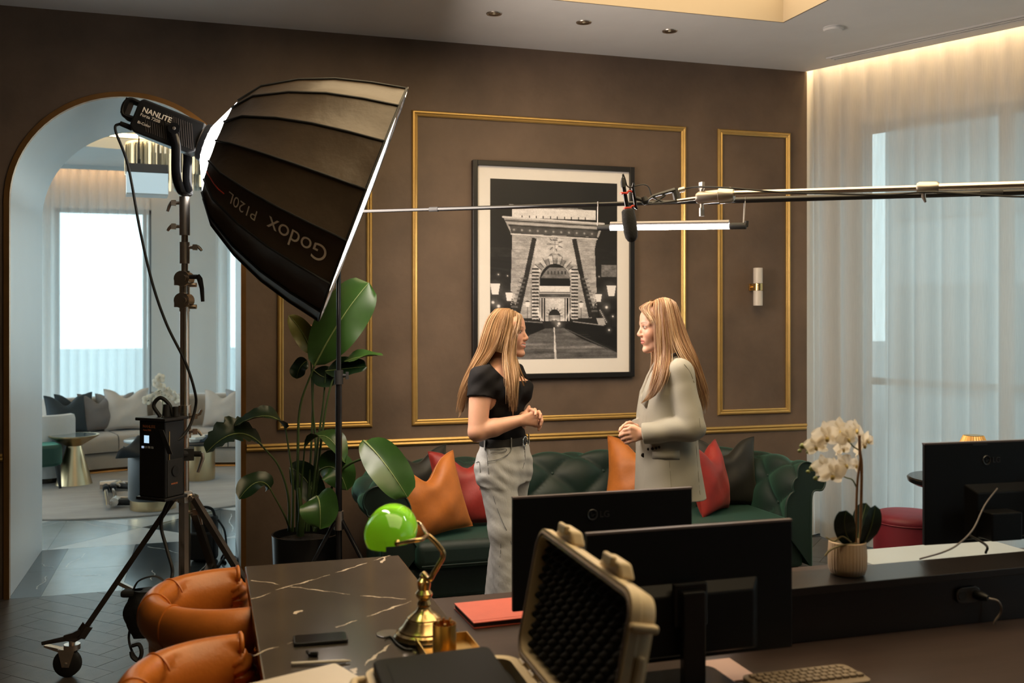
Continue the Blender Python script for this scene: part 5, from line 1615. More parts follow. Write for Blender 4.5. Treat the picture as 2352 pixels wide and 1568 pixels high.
# ================================================================== tray, cup, pencils
m_tray = mat('brass_tray', (0.78, 0.53, 0.20), 0.30, 1.0, vary=(24, 0.12))
t0 = V(0.548, 2.36, DT + 0.001)
tr = thing('tray', 'square brass tray with raised sides in front of the green lamp', 'tray', V(0.618, 2.51, DT))
MB().box2((0.545, 2.36, DT + 0.0005), (0.692, 2.655, DT + 0.004)).build('bottom', m_tray, tr)
for lo, hi in (((0.545, 2.36), (0.548, 2.655)), ((0.689, 2.36), (0.692, 2.655)), ((0.548, 2.36), (0.689, 2.363)), ((0.548, 2.652), (0.689, 2.655))):
    MB().box2((lo[0], lo[1], DT + 0.0005), (hi[0], hi[1], DT + 0.026)).build('side', m_tray, tr)
cpx = V(0.588, 2.485, DT + 0.004)
cu = thing('pencil_cup', 'tall round gold cup holding pencils on the brass tray', 'cup', cpx)
CM = T(cpx)
MB(CM).lathe([(0.0300, 0.001), (0.0305, 0.003), (0.0305, 0.104), (0.0290, 0.104), (0.0290, 0.006), (0.0005, 0.006)], 44, caps=False).build('cup_wall', mat('gold_satin', (0.72, 0.46, 0.12), 0.26, 1.0, vary=(20, 0.1), stretch=(1, 1, 0.1)), cu, smooth=30)
MB(CM).lathe([(0.0005, 0.0), (0.0302, 0.0), (0.0302, 0.002), (0.0005, 0.002)], 44, caps=False).build('cup_base', m_tray, cu)
rg = random.Random(11)
m_pen = mat('copper_pencil', (0.85, 0.30, 0.08), 0.3, 0.6, vary=(30, 0.15))
for i in range(8):
    a = 2 * pi * i / 8; r = 0.011 + 0.009 * rg.random()
    b0 = cpx + V(r * math.cos(a), r * math.sin(a), 0.007)
    b1 = cpx + V(0.022 * math.cos(a + 0.6), 0.022 * math.sin(a + 0.6), 0.100 + rg.uniform(-0.004, 0.012))
    t = thing('pencil', 'copper-coloured pencil standing in the gold cup', 'pencil', b0, 'pencils in the gold cup')
    d = (b1 - b0).normalized()
    MB().tube([b0, b1], 0.0034, 6).build('barrel', m_pen, t)
    MB().tube([b1, b1 + d * 0.008], [0.0034, 0.0034], 10).build('ferrule', m_brass, t, smooth=50)
# ================================================================== phone, clip, stylus, laptop
def flat_thing(name, label, cat, c, w_, l_, h_, yaw, r, mt):
    t = thing(name, label, cat, c)
    return t, T(c) @ Rz(yaw)
t, pm = flat_thing('phone', 'black smartphone lying on the black marble desk', 'phone', V(0.307, 2.772, DT + 0.001), 0, 0, 0, 0, 0, None)
pm = pm @ Rz(math.radians(-3))
MB(pm).rbox((0, 0, 0.0045), (0.146, 0.074, 0.009), 0.011, 5).build('case', m_rubber, t, bevel=0.002)
MB(pm).rbox((0, 0, 0.0092), (0.139, 0.067, 0.0006), 0.009, 5).build('screen', m_screen, t)
MB(pm).rbox((0.03, 0.0335, 0.0045), (0.018, 0.0085, 0.003), 0.001, 2).build('side_key', m_plas, t)
cpz = atz(716, 1507, DT + 0.001)
t, pm = flat_thing('clip_microphone', 'small black clip microphone lying between the phone and the white stylus', 'microphone', cpz, 0, 0, 0, 0, 0, None)
pm = pm @ Rz(-0.35)
MB(pm).rbox((0.004, 0, 0.005), (0.026, 0.014, 0.008), 0.004, 3).build('body', m_plas, t, bevel=0.001)
MB(pm).tube([V(-0.012, 0, 0.008), V(-0.008, 0, 0.011)], 0.007, 10).build('windscreen', m_foam, t, smooth=60)
MB(pm).box((0.006, 0, 0.011), (0.020, 0.006, 0.003)).build('clip', m_rubber, t)
s0_, s1_ = atz(670, 1524, DT + 0.0055), atz(806, 1517, DT + 0.0055)
t = thing('stylus', 'white tablet stylus lying on the marble desk', 'stylus', s0_)
m_wpl = mat('white_plastic', (0.70, 0.64, 0.56), 0.35, vary=(20, 0.04))
dS = (s1_ - s0_)
MB().tube([s0_, s0_ + dS * 0.88], 0.0046, 14).build('barrel', m_wpl, t, smooth=50)
MB().tube([s0_ + dS * 0.88, s0_ + dS * 0.985, s1_], [0.0046, 0.0018, 0.0012], 14).build('tip', m_wpl, t, smooth=50)
MB().tube([s0_ - dS.normalized() * 0.001, s0_ + dS.normalized() * 0.002], 0.0047, 14).build('end_ring', m_alu, t, smooth=50)
# closed pale laptop / tablet cover, only its far corner in view
lpc = atz(770, 1521, DT + 0.02)
t = thing('laptop', 'closed pale laptop whose far corner points up from the bottom edge', 'laptop', lpc + V(0, -0.2, -0.02))
lmx = frame(V(lpc.x, lpc.y, DT + 0.0006), (atz(600, 1562, DT) - atz(770, 1521, DT)).normalized(), UP.cross((atz(600, 1562, DT) - atz(770, 1521, DT)).normalized()), UP)
m_lap = mat('pale_aluminium', (0.66, 0.58, 0.49), 0.5, 0.15, vary=(30, 0.03))
MB(lmx).rbox((0.155, 0.11, 0.0065), (0.31, 0.22, 0.010), 0.008, 4).build('base_shell', m_lap, t, bevel=0.001)
MB(lmx).rbox((0.155, 0.11, 0.0155), (0.31, 0.22, 0.007), 0.008, 4).build('lid', m_lap, t, bevel=0.0015)
MB(lmx).box2((0.02, 0.008, 0.0112), (0.29, 0.212, 0.0124)).build('gap', m_black, t)
# coral notebook
nb = atz(1135, 1400, 0.74)
t = thing('notebook', 'coral red hardback notebook on the brown desk left of the monitor', 'notebook', V(0.895, 2.91, 0.74))
nm_ = T(0.898, 2.915, 0.741) @ Rz(math.radians(2))
m_coral = mat('coral_cover', (0.62, 0.115, 0.070), 0.55, vary=(20, 0.1))
MB(nm_).box2((-0.150, -0.105, 0.0), (0.150, 0.105, 0.003)).build('back_cover', m_coral, t)
MB(nm_).box2((-0.148, -0.101, 0.003), (0.150, 0.101, 0.0145)).build('pages', mat('dark_page_edge', (0.05, 0.035, 0.03), 0.8), t)
MB(nm_).box2((-0.150, -0.105, 0.0145), (0.150, 0.105, 0.018)).build('front_cover', m_coral, t, bevel=0.001)
MB(nm_).box2((-0.150, -0.088, 0.0178), (0.150, -0.084, 0.0187)).build('elastic_band', m_coral, t)
# papers and keyboard under the nearer monitor
pz = atz(1640, 1535, 0.74)
t = thing('paper_pad', 'pale pink paper pad under the nearer monitor', 'paper', V(pz.x, pz.y, 0.741))
pm = T(pz.x, pz.y, 0.741) @ Rz(-0.05)
m_pap = mat('pinkish_paper', (0.50, 0.34, 0.32), 0.7)
for i in range(3): MB(pm @ Rz(0.02 * i)).box2((-0.072, -0.10, 0.0006 + 0.001 * i), (0.072, 0.05, 0.0014 + 0.001 * i)).build('sheet', m_pap, t)
kz = atz(1800, 1556, 0.74)
t = thing('keyboard', 'beige computer keyboard cut off by the bottom edge under the nearer monitor', 'keyboard', V(kz.x, kz.y, 0.742))
km_ = T(kz.x + 0.03, kz.y - 0.055, 0.742) @ Rz(math.radians(-1))
m_kb = mat('keyboard_beige', (0.20, 0.15, 0.10), 0.55, vary=(20, 0.06))
MB(km_).rbox((0.0, 0, 0.008), (0.30, 0.125, 0.014), 0.02, 4).build('case', m_kb, t, bevel=0.003)
kb = None
for r in range(4):
    for c in range(13):
        if kb is None:
            o = MB().box((0, 0, 0), (0.0165, 0.0165, 0.007)).build('key', m_kb, t, bevel=0.0015); kb = o
        else:
            o = kb.copy(); COL.objects.link(o); attach(o, t)
        o.matrix_basis = km_ @ T(-0.128 + 0.0205 * c + 0.005 * r, 0.035 - 0.0205 * r, 0.0185)

# ================================================================== sand-coloured hard case
m_case = mat('sand_case', (0.62, 0.49, 0.30), 0.5, vary=(25, 0.08), bump=(140, 0.15, 0.002))
m_foamb = mat('egg_foam', (0.012, 0.011, 0.010), 0.95, vary=(40, 0.3))
HXp = 0.700                                       # hinge line x
CB0 = DT                                          # sits on the desk
cy0, cy1 = 1.650, 2.245
case = thing('equipment_case', 'sand-coloured hard equipment case standing open with black egg-crate foam in its lid', 'case', V(0.55, 1.9, DT))
cyaw = math.radians(-2.0)
CMx = T(HXp, cy1, DT) @ Rz(cyaw)                  # local: -x into the case, -y towards the camera
CL, CW, CHh = cy1 - cy0, 0.345, 0.096
def ring_rr(cx_, cy_, w_, l_, r, n=6):
    out = []
    for (sx_, sy_, a0) in ((1, 1, 0), (-1, 1, pi / 2), (-1, -1, pi), (1, -1, 1.5 * pi)):
        for i in range(n + 1):
            a = a0 + pi / 2 * i / n
            out.append((cx_ + sx_ * (w_ / 2 - r) + r * math.cos(a), cy_ + sy_ * (l_ / 2 - r) + r * math.sin(a)))
    return out
def tray_shell(m, cx_, cy_, w_, l_, r, h, wall, up=1):
    """open tray: rim at local z = 0, bottom at -h"""
    o_ = ring_rr(cx_, cy_, w_, l_, r); i_ = ring_rr(cx_, cy_, w_ - 2 * wall, l_ - 2 * wall, r - wall * 0.7)
    ob = ring_rr(cx_, cy_, w_ - 0.014, l_ - 0.014, r - 0.006); ib = ring_rr(cx_, cy_, w_ - 2 * wall - 0.01, l_ - 2 * wall - 0.01, r - wall * 0.7 - 0.002)
    lip = ring_rr(cx_, cy_, w_ + 0.010, l_ + 0.010, r + 0.005)
    Z = lambda ring, z: [(p[0], p[1], z) for p in ring]
    w = MB(m)
    w.grid([Z(ib, -h + 0.008), Z(i_, -0.02), Z(i_, 0), Z(lip, 0), Z(lip, -0.018), Z(o_, -0.022), Z(o_, -h + 0.015), Z(ob, -h)], cv=True, flip=False)
    n = len(o_)
    w.add(Z(ob, -h), [tuple(range(n - 1, -1, -1))]); w.add(Z(ib, -h + 0.008), [tuple(range(n))])
    return w
baseM = CMx @ T(-CW / 2 - 0.004, -CL / 2, CHh)
tray_shell(baseM, 0, 0, CW, CL, 0.045, CHh, 0.016).build('base_shell', m_case, case, smooth=40)
LT = math.radians(11)
# lid hinged along the right side, leaning outwards
lidM = CMx @ T(0.004, -CL / 2, CHh + 0.004) @ Ry(math.radians(90) + LT) @ T(-CW / 2 + 0.02, 0, 0)
lidM = CMx @ T(0.006, -CL / 2, CHh + 0.006) @ Matrix(((math.sin(LT), 0, -math.cos(LT), 0), (0, 1, 0, 0), (math.cos(LT), 0, math.sin(LT), 0), (0, 0, 0, 1)))
# lid local: x up along the lid, y along the hinge, z towards the inside of the case
LHH = 0.296
lid = tray_shell(lidM, LHH / 2, 0, LHH, CL, 0.045, 0.052, 0.014).build('lid_shell', m_case, case, smooth=40)
gk = MB(lidM); gk.tube([V(p[0], p[1], 0.001) for p in ring_rr(LHH / 2, 0, LHH - 0.012, CL - 0.012, 0.040)], 0.0035, 6, closed=True); gk.build('gasket', mat('gasket_grey', (0.16, 0.12, 0.10), 0.7), lid, smooth=60)
# egg-crate foam: one soft pad of peaks
nx_, ny_ = 84, 176
gx = [0.018 + (LHH - 0.036) * i / nx_ for i in range(nx_ + 1)]; gy = [-CL / 2 + 0.02 + (CL - 0.04) * j / ny_ for j in range(ny_ + 1)]
P = []
for x in gx:
    row = []
    for y in gy:
        k = 2 * pi / 0.044
        z = -0.022 + 0.014 * (math.sin(x * k) * math.sin(y * k)) + 0.006 * math.sin(x * k) * 0 
        e = min(x - gx[0], gx[-1] - x, y - gy[0], gy[-1] - y)
        if e < 0.004: z = -0.044
        row.append((x, y, z))
    P.append(row)
MB(lidM).grid(P).build('egg_crate_foam', m_foamb, case, smooth=80)
# latches on the lid's upper edge, hinge knuckles, ribs and the bead at the corner
for y in (CL * 0.24, -CL * 0.24):
    lt = MB(lidM)
    lt.add([(LHH + 0.004, y + s * 0.055, z) for (s, z) in ((-1, -0.012), (1, -0.012), (1, -0.044), (-1, -0.044))] + [(LHH + 0.034, y + s * 0.040, z) for (s, z) in ((-1, -0.004), (1, -0.004), (1, -0.036), (-1, -0.036))],
           [(4, 7, 6, 5), (0, 4, 5, 1), (1, 5, 6, 2), (2, 6, 7, 3), (3, 7, 4, 0), (0, 1, 2, 3)])
    o = lt.build('latch', m_case, case, bevel=0.007, seg=3, smooth=40)
    q = MB(lidM); q.box((LHH + 0.030, y, -0.004), (0.020, 0.050, 0.012)); q.build('latch_tongue', m_case, o, bevel=0.004)
    q = MB(lidM); q.box((LHH + 0.008, y + 0.052, -0.03), (0.016, 0.030, 0.035)); q.build('latch_lug', m_case, o, bevel=0.005)
w = MB(lidM); w.box((LHH - 0.055, -CL / 2 - 0.006, -0.026), (0.016, 0.018, 0.056)); w.build('bead', m_case, case, bevel=0.006, seg=3)
w = MB(lidM); w.box((LHH * 0.36, -CL / 2 - 0.004, -0.032), (LHH * 0.56, 0.012, 0.016)); w.build('side_rib', m_case, case, bevel=0.004)
w = MB(lidM); w.box((LHH * 0.44, CL / 2 + 0.003, -0.032), (LHH * 0.6, 0.010, 0.016)); w.build('side_rib', m_case, case, bevel=0.004)
for i in range(7):
    y = -CL / 2 + 0.06 + i * (CL - 0.12) / 6
    MB(CMx @ T(0.006, -CL / 2, CHh - 0.004)).tube([V(0, y - 0.018, 0), V(0, y + 0.018, 0)], 0.010, 12).build('hinge_knuckle', m_case, case, smooth=40)
# black inset and handle of the base
MB(baseM).rbox((0, 0, -0.055), (CW - 0.045, CL - 0.045, 0.07), 0.03, 4).build('foam_inset', m_foamb, case, bevel=0.005)
hd_ = MB(baseM)
hd_.tube(spline([V(-CW / 2 - 0.005, CL * 0.5 - 0.20, -0.02), V(-CW / 2 - 0.03, CL * 0.5 - 0.19, -0.02), V(-CW / 2 - 0.036, CL * 0.5 - 0.10, -0.02), V(-CW / 2 - 0.03, CL * 0.5 - 0.03, -0.02), V(-CW / 2 - 0.005, CL * 0.5 - 0.02, -0.02)], 5), 0.010, 8)
hd_.build('handle', m_case, case, smooth=60)
# black tablet-like device lying in the base
dv = thing('field_monitor', 'flat black screen device lying in the open case base', 'device', baseM @ V(0, CL / 2 - 0.17, 0.0))
dm_ = baseM @ T(-0.025, CL / 2 - 0.168, 0.0135) @ Rx(math.radians(1)) @ Ry(math.radians(-2))
MB(dm_).rbox((0, 0, 0), (0.270, 0.30, 0.024), 0.02, 5).build('housing', mat('matte_black', (0.006, 0.006, 0.006), 0.7, spec=0.15), dv, bevel=0.004)
MB(dm_).rbox((0, -0.005, 0.0125), (0.215, 0.235, 0.0012), 0.006, 3).build('screen', mat('matte_screen', (0.003, 0.003, 0.003), 0.6, spec=0.1), dv)
# ================================================================== framed night photograph of a stone gateway bridge
pTL, pBR = atY(1085, 367, WY - 0.03), atY(1456, 866, WY - 0.03)
fx0, fx1, fz1, fz0 = pTL.x, pBR.x, pTL.z, atY(1085, 872, WY - 0.03).z
pic = thing('framed_picture', 'large framed black and white night picture of a stone bridge gateway', 'picture', V((fx0 + fx1) / 2, WY - 0.02, fz0))
m_fr = mat('frame_black', (0.010, 0.009, 0.009), 0.35, vary=(20, 0.2))
m_mount = mat('cream_mount', (0.88, 0.83, 0.78), 0.8, vary=(8, 0.03))
fb = 0.034
for lo, hi in (((fx0, fz0), (fx0 + fb, fz1)), ((fx1 - fb, fz0), (fx1, fz1)), ((fx0 + fb, fz0), (fx1 - fb, fz0 + fb)), ((fx0 + fb, fz1 - fb), (fx1 - fb, fz1))):
    MB().box2((lo[0], WY - 0.045, lo[1]), (hi[0], WY - 0.001, hi[1])).build('frame_bar', m_fr, pic, bevel=0.003)
MB().box2((fx0 + fb, WY - 0.022, fz0 + fb), (fx1 - fb, WY - 0.004, fz1 - fb)).build('mount', m_mount, pic)
gx0, gx1 = atY(1126, 600, WY - 0.024).x, atY(1417.5, 600, WY - 0.024).x
gz1, gz0 = atY(1126, 409.5, WY - 0.024).z, atY(1126, 826, WY - 0.024).z
# the print, painted cell by cell: a flat picture, so colour only
NX, NY = 262, 366
xs = 213 + (np.arange(NX) + 0.5) / NX * 817
ys = 200 + (np.arange(NY) + 0.5) / NY * 1157
X, Y = np.meshgrid(xs, ys)
rgp = np.random.default_rng(4)
def sm_noise(sx_, sy_):
    a = rgp.random((int(NY / sy_) + 3, int(NX / sx_) + 3))
    yi, xi = np.arange(NY) / sy_, np.arange(NX) / sx_
    y0, x0 = yi.astype(int), xi.astype(int); fy, fx = (yi - y0)[:, None], (xi - x0)[None, :]
    return (a[y0][:, x0] * (1 - fy) * (1 - fx) + a[y0 + 1][:, x0] * fy * (1 - fx) + a[y0][:, x0 + 1] * (1 - fy) * fx + a[y0 + 1][:, x0 + 1] * fy * fx)
G = 0.05 + 0.05 * np.clip((Y - 200) / 900, 0, 1) + 0.02 * sm_noise(30, 30)
def poly(pts, val, tex=0.0, alpha=1.0):
    ins = np.zeros(X.shape, bool)
    n = len(pts)
    for i in range(n):
        (xa, ya), (xb, yb_) = pts[i], pts[(i + 1) % n]
        if ya == yb_: continue
        c = ((ya > Y) != (yb_ > Y)) & (X < (xb - xa) * (Y - ya) / (yb_ - ya) + xa)
        ins ^= c
    v = val if not callable(val) else val()
    if tex: v = v * (1 - tex + 2 * tex * TX)
    G[ins] = (G * (1 - alpha) + v * alpha)[ins] if not np.isscalar(v) else (G * (1 - alpha) + v * alpha)[ins]
def line(x0, y0, x1, y1, wd, val, alpha=1.0):
    dx, dy = x1 - x0, y1 - y0
    t = np.clip(((X - x0) * dx + (Y - y0) * dy) / (dx * dx + dy * dy), 0, 1)
    d = np.hypot(X - x0 - t * dx, Y - y0 - t * dy)
    a = np.clip((wd - d) / 2 + 0.5, 0, 1) * alpha
    G[:] = G * (1 - a) + val * a
def rect(x0, y0, x1, y1, val, tex=0.0, alpha=1.0): poly([(x0, y0), (x1, y0), (x1, y1), (x0, y1)], val, tex, alpha)
def glow(x, y, r, val, halo=0.25):
    d = np.hypot(X - x, Y - y)
    G[:] = np.maximum(G, val * np.exp(-(d / r) ** 2)); G[:] = np.clip(G + halo * val * np.exp(-(d / (3 * r)) ** 2), 0, 1)
TX = 0.5 * sm_noise(14, 5) + 0.3 * sm_noise(4, 2) + 0.2 * sm_noise(1.2, 1.2)
# side banks in the dark with lit houses
rect(213, 640, 350, 700, 0.12, 0.4); rect(213, 800, 345, 1080, 0.09, 0.5); rect(890, 630, 1030, 800, 0.10, 0.4); rect(925, 740, 1024, 826, 0.42, 0.5); rect(895, 820, 1030, 1080, 0.09, 0.5)
# attic block and cornice
poly([(332, 362), (790, 376), (810, 384), (336, 384)], 0.55, 0.3); rect(350, 384, 885, 446, 0.90, 0.12)
for i in range(10): rect(410 + i * 45, 432, 416 + i * 45, 446, 0.12)
poly([(294, 442), (940, 466), (905, 560), (345, 552)], 0.62, 0.25)
line(294, 444, 940, 470, 6, 0.85); line(310, 466, 925, 486, 4, 0.2); line(322, 482, 915, 500, 3, 0.75); line(333, 496, 905, 514, 5, 0.12); poly([(335, 500), (905, 516), (895, 560), (345, 548)], 0.18, 0.5)
for i in range(11): glow(362 + i * 50, 524 + i * 1.4, 9, 0.55); glow(362 + i * 50, 524 + i * 1.4, 4, 0.05)
line(345, 552, 895, 572, 4, 0.88)
# the two piers and the face of the tower
poly([(350, 556), (893, 574), (880, 640), (893, 930), (860, 1090), (410, 1090), (340, 940), (348, 700)], 0.66, 0.30)
for k in range(16):
    y = 590 + k * 30
    line(352, y, 470, y + 2, 0.8, 0.42, 0.7); line(780, y, 885, y + 3, 0.8, 0.40, 0.7)
rect(490, 574, 760, 740, 0.76, 0.22)
# carved shield and keystone
for k in range(14):
    a = 2 * pi * k / 14
    line(622 + 26 * math.cos(a), 612 + 26 * math.sin(a), 622 + 50 * math.cos(a), 612 + 44 * math.sin(a), 2.6, 0.25 if k % 2 else 0.88)
poly([(600, 590), (644, 590), (644, 622), (622, 648), (600, 622)], 0.84, 0.3); line(622, 590, 622, 646, 1.4, 0.3); line(600, 612, 644, 612, 1.4, 0.3)
poly([(604, 572), (640, 572), (636, 588), (608, 588)], 0.35, 0.4); line(604, 578, 640, 578, 1.5, 0.9)
for s_ in (-1, 1):
    for k in range(5): line(622 + s_ * (8 + 5 * k), 668 + 2 * k, 622 + s_ * (14 + 7 * k), 704 - 3 * k, 1.6, 0.28)
poly([(608, 660), (636, 660), (642, 706), (602, 706)], 0.72, 0.5)
# suspension chains: dark band with a string of lamps
for s in (-1, 1):
    cx_ = lambda x: x if s < 0 else 1236 - x
    poly([(cx_(476), 572), (cx_(505), 576), (cx_(460), 800), (cx_(395), 1090), (cx_(350), 1080), (cx_(425), 820)], 0.14, 0.5)
    for k in range(9): rect(min(cx_(440 - k * 8), cx_(400 - k * 8)), 830 + k * 26, max(cx_(440 - k * 8), cx_(400 - k * 8)), 842 + k * 26, 0.42, 0.5, 0.8)
    n = 34
    for k in range(n):
        t = k / (n - 1)
        glow(cx_(462 - 118 * t ** 1.35), 592 + 410 * t, 3.6, 1.0, 0.0)
    # posts below
    for k in range(7): rect(min(cx_(470 + k * 9), cx_(472.5 + k * 9)), 900, max(cx_(470 + k * 9), cx_(472.5 + k * 9)), 1100, 0.80 if k % 2 else 0.2)
# arch: voussoirs, rusticated sides, dark inside
for k in range(17):
    a = pi * k / 16
    r0, r1 = 112, 150 + (14 if k % 2 else 0)
    w_ = 0.085
    p_ = [(622 + r0 * math.cos(a - w_), 850 - r0 * math.sin(a - w_)), (622 + r1 * math.cos(a - w_), 850 - r1 * math.sin(a - w_)), (622 + r1 * math.cos(a + w_), 850 - r1 * math.sin(a + w_)), (622 + r0 * math.cos(a + w_), 850 - r0 * math.sin(a + w_))]
    poly(p_, 0.55 + 0.25 * (k % 2), 0.4)
    line(622 + r0 * math.cos(a - 0.1), 850 - r0 * math.sin(a - 0.1), 622 + r1 * math.cos(a - 0.1), 850 - r1 * math.sin(a - 0.1), 1.6, 0.10)
for k in range(15):
    y = 770 + k * 22
    for x in (476, 726):
        rect(x, y, x + 44, y + 9, 0.10, 0.4); rect(x, y + 10, x + 44, y + 20, 0.78, 0.3)
arch_ = [(524, 1120)] + [(622 - 98 * math.cos(pi * k / 20), 850 - 112 * math.sin(pi * k / 20)) for k in range(21)] + [(720, 1120)]
poly(arch_, 0.08, 0.5)
# the building and the second tower seen through the arch
poly([(560, 790), (585, 762), (680, 764), (714, 800), (714, 832), (530, 832)], 0.44, 0.4)
for k in range(6): rect(575 + k * 22, 786, 582 + k * 22, 806, 0.14)
rect(528, 832, 718, 882, 0.06, 0.4); poly([(522, 884), (720, 884), (718, 920), (524, 920)], 0.92, 0.1)
rect(522, 922, 722, 960, 0.30, 0.5); line(522, 930, 722, 930, 3, 0.75); line(520, 958, 724, 958, 2, 0.85)
rect(560, 962, 684, 1110, 0.80, 0.25)
for x in (527, 545, 690, 708): rect(x, 962, x + 6, 1110, 0.85, 0.2)
for k in range(9):
    a = pi * k / 8
    line(618 + 40 * math.cos(a), 1078 - 42 * math.sin(a), 618 + 54 * math.cos(a), 1078 - 56 * math.sin(a), 2, 0.25)
poly([(580, 1112)] + [(618 - 38 * math.cos(pi * k / 12), 1076 - 42 * math.sin(pi * k / 12)) for k in range(13)] + [(656, 1112)], 0.10, 0.4)
rect(583, 1074, 654, 1110, 0.55, 0.4); poly([(600, 1132)] + [(618 - 22 * math.cos(pi * k / 8), 1120 - 20 * math.sin(pi * k / 8)) for k in range(9)] + [(640, 1132)], 0.15)
glow(616, 1100, 7, 0.95); glow(648, 1126, 9, 0.95); glow(640, 1140, 6, 0.8)
# railings left and right, dark hedge, road
poly([(213, 1060), (440, 1120), (540, 1120), (556, 1160), (430, 1210), (213, 1290)], 0.05, 0.5); poly([(1030, 1150), (900, 1130), (740, 1115), (690, 1130), (684, 1158), (820, 1220), (960, 1280), (1030, 1310)], 0.06, 0.5)
line(430, 1112, 540, 1120, 3, 0.5); line(740, 1114, 940, 1140, 3, 0.6)
poly([(560, 1158), (680, 1156), (1030, 1320), (1030, 1360), (213, 1360), (213, 1330), (430, 1215)], lambda: 0.26 + 0.5 * sm_noise(60, 5) * np.clip((Y - 1140) / 220, 0.25, 1), 0.35)
rect(213, 1290, 1030, 1360, 0.14, 0.5, 0.35)
for k in range(12):
    y = 1180 + k * 15
    line(430 - k * 18, y, 820 + k * 16, y + 3, 2.5, 0.45 if k % 3 else 0.12, 0.28)
poly([(613, 1150), (620, 1150), (633, 1358), (618, 1358)], 0.85, 0.2); poly([(684, 1160), (1028, 1300), (1028, 1322), (800, 1230)], 0.10, 0.4); line(700, 1165, 1028, 1322, 3, 0.4, 0.6)
# street lamps and their glow
for (x, y, s) in ((245, 905, 1.3), (990, 912, 1.3), (332, 955, 0.95), (905, 960, 0.95), (447, 1003, 0.6), (791, 1006, 0.6)):
    line(x, y + 25 * s, x, 1120 if s < 1.2 else 1200, 2.2 * s, 0.05)
    poly([(x - 24 * s, y - 28 * s), (x + 24 * s, y - 28 * s), (x + 15 * s, y + 26 * s), (x - 15 * s, y + 26 * s)], 0.97)
    glow(x, y, 13 * s, 1.0); poly([(x - 30 * s, y - 28 * s), (x + 30 * s, y - 28 * s), (x, y - 46 * s)], 0.20)
for (x, y, r) in ((231, 990, 9), (266, 1014, 10), (958, 1020, 9), (265, 812, 4), (322, 820, 3), (513, 1040, 5), (725, 1040, 5), (909, 818, 3), (1000, 1080, 5), (975, 1170, 6)): glow(x, y, r, 1.0)
for k in range(10): glow(690 + k * 3, 1105 - k * 6, 3, 0.9); glow(540 - k * 3, 1105 - k * 6, 3, 0.9)
for k in range(8): glow(915 + k * 6, 1040 + k * 11, 3, 0.9)
poly([(890, 1092), (940, 1092), (952, 1136), (905, 1136)], 0.7)
G = np.clip(G * (0.93 + 0.14 * rgp.random(G.shape)), 0, 1)
lin = np.where(G < 0.04, G / 12.92, ((G + 0.055) / 1.055) ** 2.2)
cols = np.stack([np.clip(lin * 0.98, 0, .90), np.clip(lin * 0.94, 0, .87), np.clip(lin * 0.95, 0, .88)], -1)
vx = np.linspace(gx0, gx1, NX); vz = np.linspace(gz1, gz0, NY)
VX, VZ = np.meshgrid(vx, vz)
verts = np.stack([VX, np.full_like(VX, WY - 0.0235), VZ], -1).reshape(-1, 3)
idx = np.arange(NX * NY).reshape(NY, NX)
quads = np.stack([idx[:-1, :-1], idx[1:, :-1], idx[1:, 1:], idx[:-1, 1:]], -1).reshape(-1, 4)
np_mesh('print', verts, quads, mat('photo_print', (0.5, 0.5, 0.5), 0.45, attr=True), pic, cols.reshape(-1, 3), smooth=False)
MB().add([(fx0 + fb, WY - 0.030, fz0 + fb), (fx1 - fb, WY - 0.030, fz0 + fb), (fx1 - fb, WY - 0.030, fz1 - fb), (fx0 + fb, WY - 0.030, fz1 - fb)], [(0, 1, 2, 3)]).build('glass', pane_glass('picture_glass', (1, 1, 1)), pic)
# ================================================================== wall sconces
m_opal = mat('opal_glass', (0.66, 0.60, 0.55), 0.35, sss=0.0, vary=(10, 0.04))
def sconce(label, px, ytop, ybot, yb0, yb1):
    c = atY(px, (ytop + ybot) / 2, WY - 0.075)
    t = thing('wall_sconce', label, 'sconce', V(c.x, WY - 0.02, c.z), 'opal wall sconces')
    z = lambda y: atY(px, y, WY - 0.075).z
    r = 0.0335
    MB(T(c.x, c.y, 0)).lathe([(r - 0.004, z(yb0)), (r, z(yb0) + 0.003), (r, z(ytop) - 0.003), (r - 0.003, z(ytop)), (0.0005, z(ytop))], 28, caps=False).build('glass_shade', m_opal, t, smooth=40)
    MB(T(c.x, c.y, 0)).lathe([(0.0005, z(ybot)), (r - 0.003, z(ybot)), (r, z(ybot) + 0.003), (r, z(yb1) - 0.003), (r - 0.004, z(yb1))], 28, caps=False).build('glass_shade', m_opal, t, smooth=40)
    MB(T(c.x, c.y, 0)).lathe([(r - 0.002, z(yb1)), (r + 0.001, z(yb1)), (r + 0.001, z(yb0)), (r - 0.002, z(yb0))], 28, caps=False).build('brass_band', m_brass, t, smooth=30)
    MB().tube([V(c.x, c.y + 0.02, (z(yb0) + z(yb1)) / 2), V(c.x, WY - 0.012, (z(yb0) + z(yb1)) / 2)], 0.012, 12).build('arm', m_brass, t, smooth=40)
    MB().box2((c.x - 0.034, WY - 0.014, z(yb1)), (c.x + 0.034, WY - 0.001, z(yb0))).build('back_plate', m_brass, t, bevel=0.002)
sconce('white opal wall sconce with a brass band in the right gold panel', 1741, 615, 702, 651, 667)
sconce('white opal wall sconce half hidden behind the softbox in the left gold panel', 747, 610, 697, 645, 661)
# gold letters in the left panel, most of the words hidden by leaves
lz = lambda x, y: atY(x, y, WY - 0.004)
wm_ = lambda x, y: frame(lz(x, y), (1, 0, 0), (0, 0, 1), (0, -1, 0))
m_let = mat('copper_letters', (0.48, 0.24, 0.14), 0.4, 0.6, vary=(20, 0.1))
t = thing('wall_lettering', 'thin copper letters on the brown wall half hidden behind the tall plant', 'sign', lz(712, 766))
for body, x, y in (('O', 699, 766), ('F', 724, 764), ('L', 681, 792)):
    letters('letter', body, 0.083, wm_(x, y), m_let, t, extrude=0.002, bold=-0.0006)
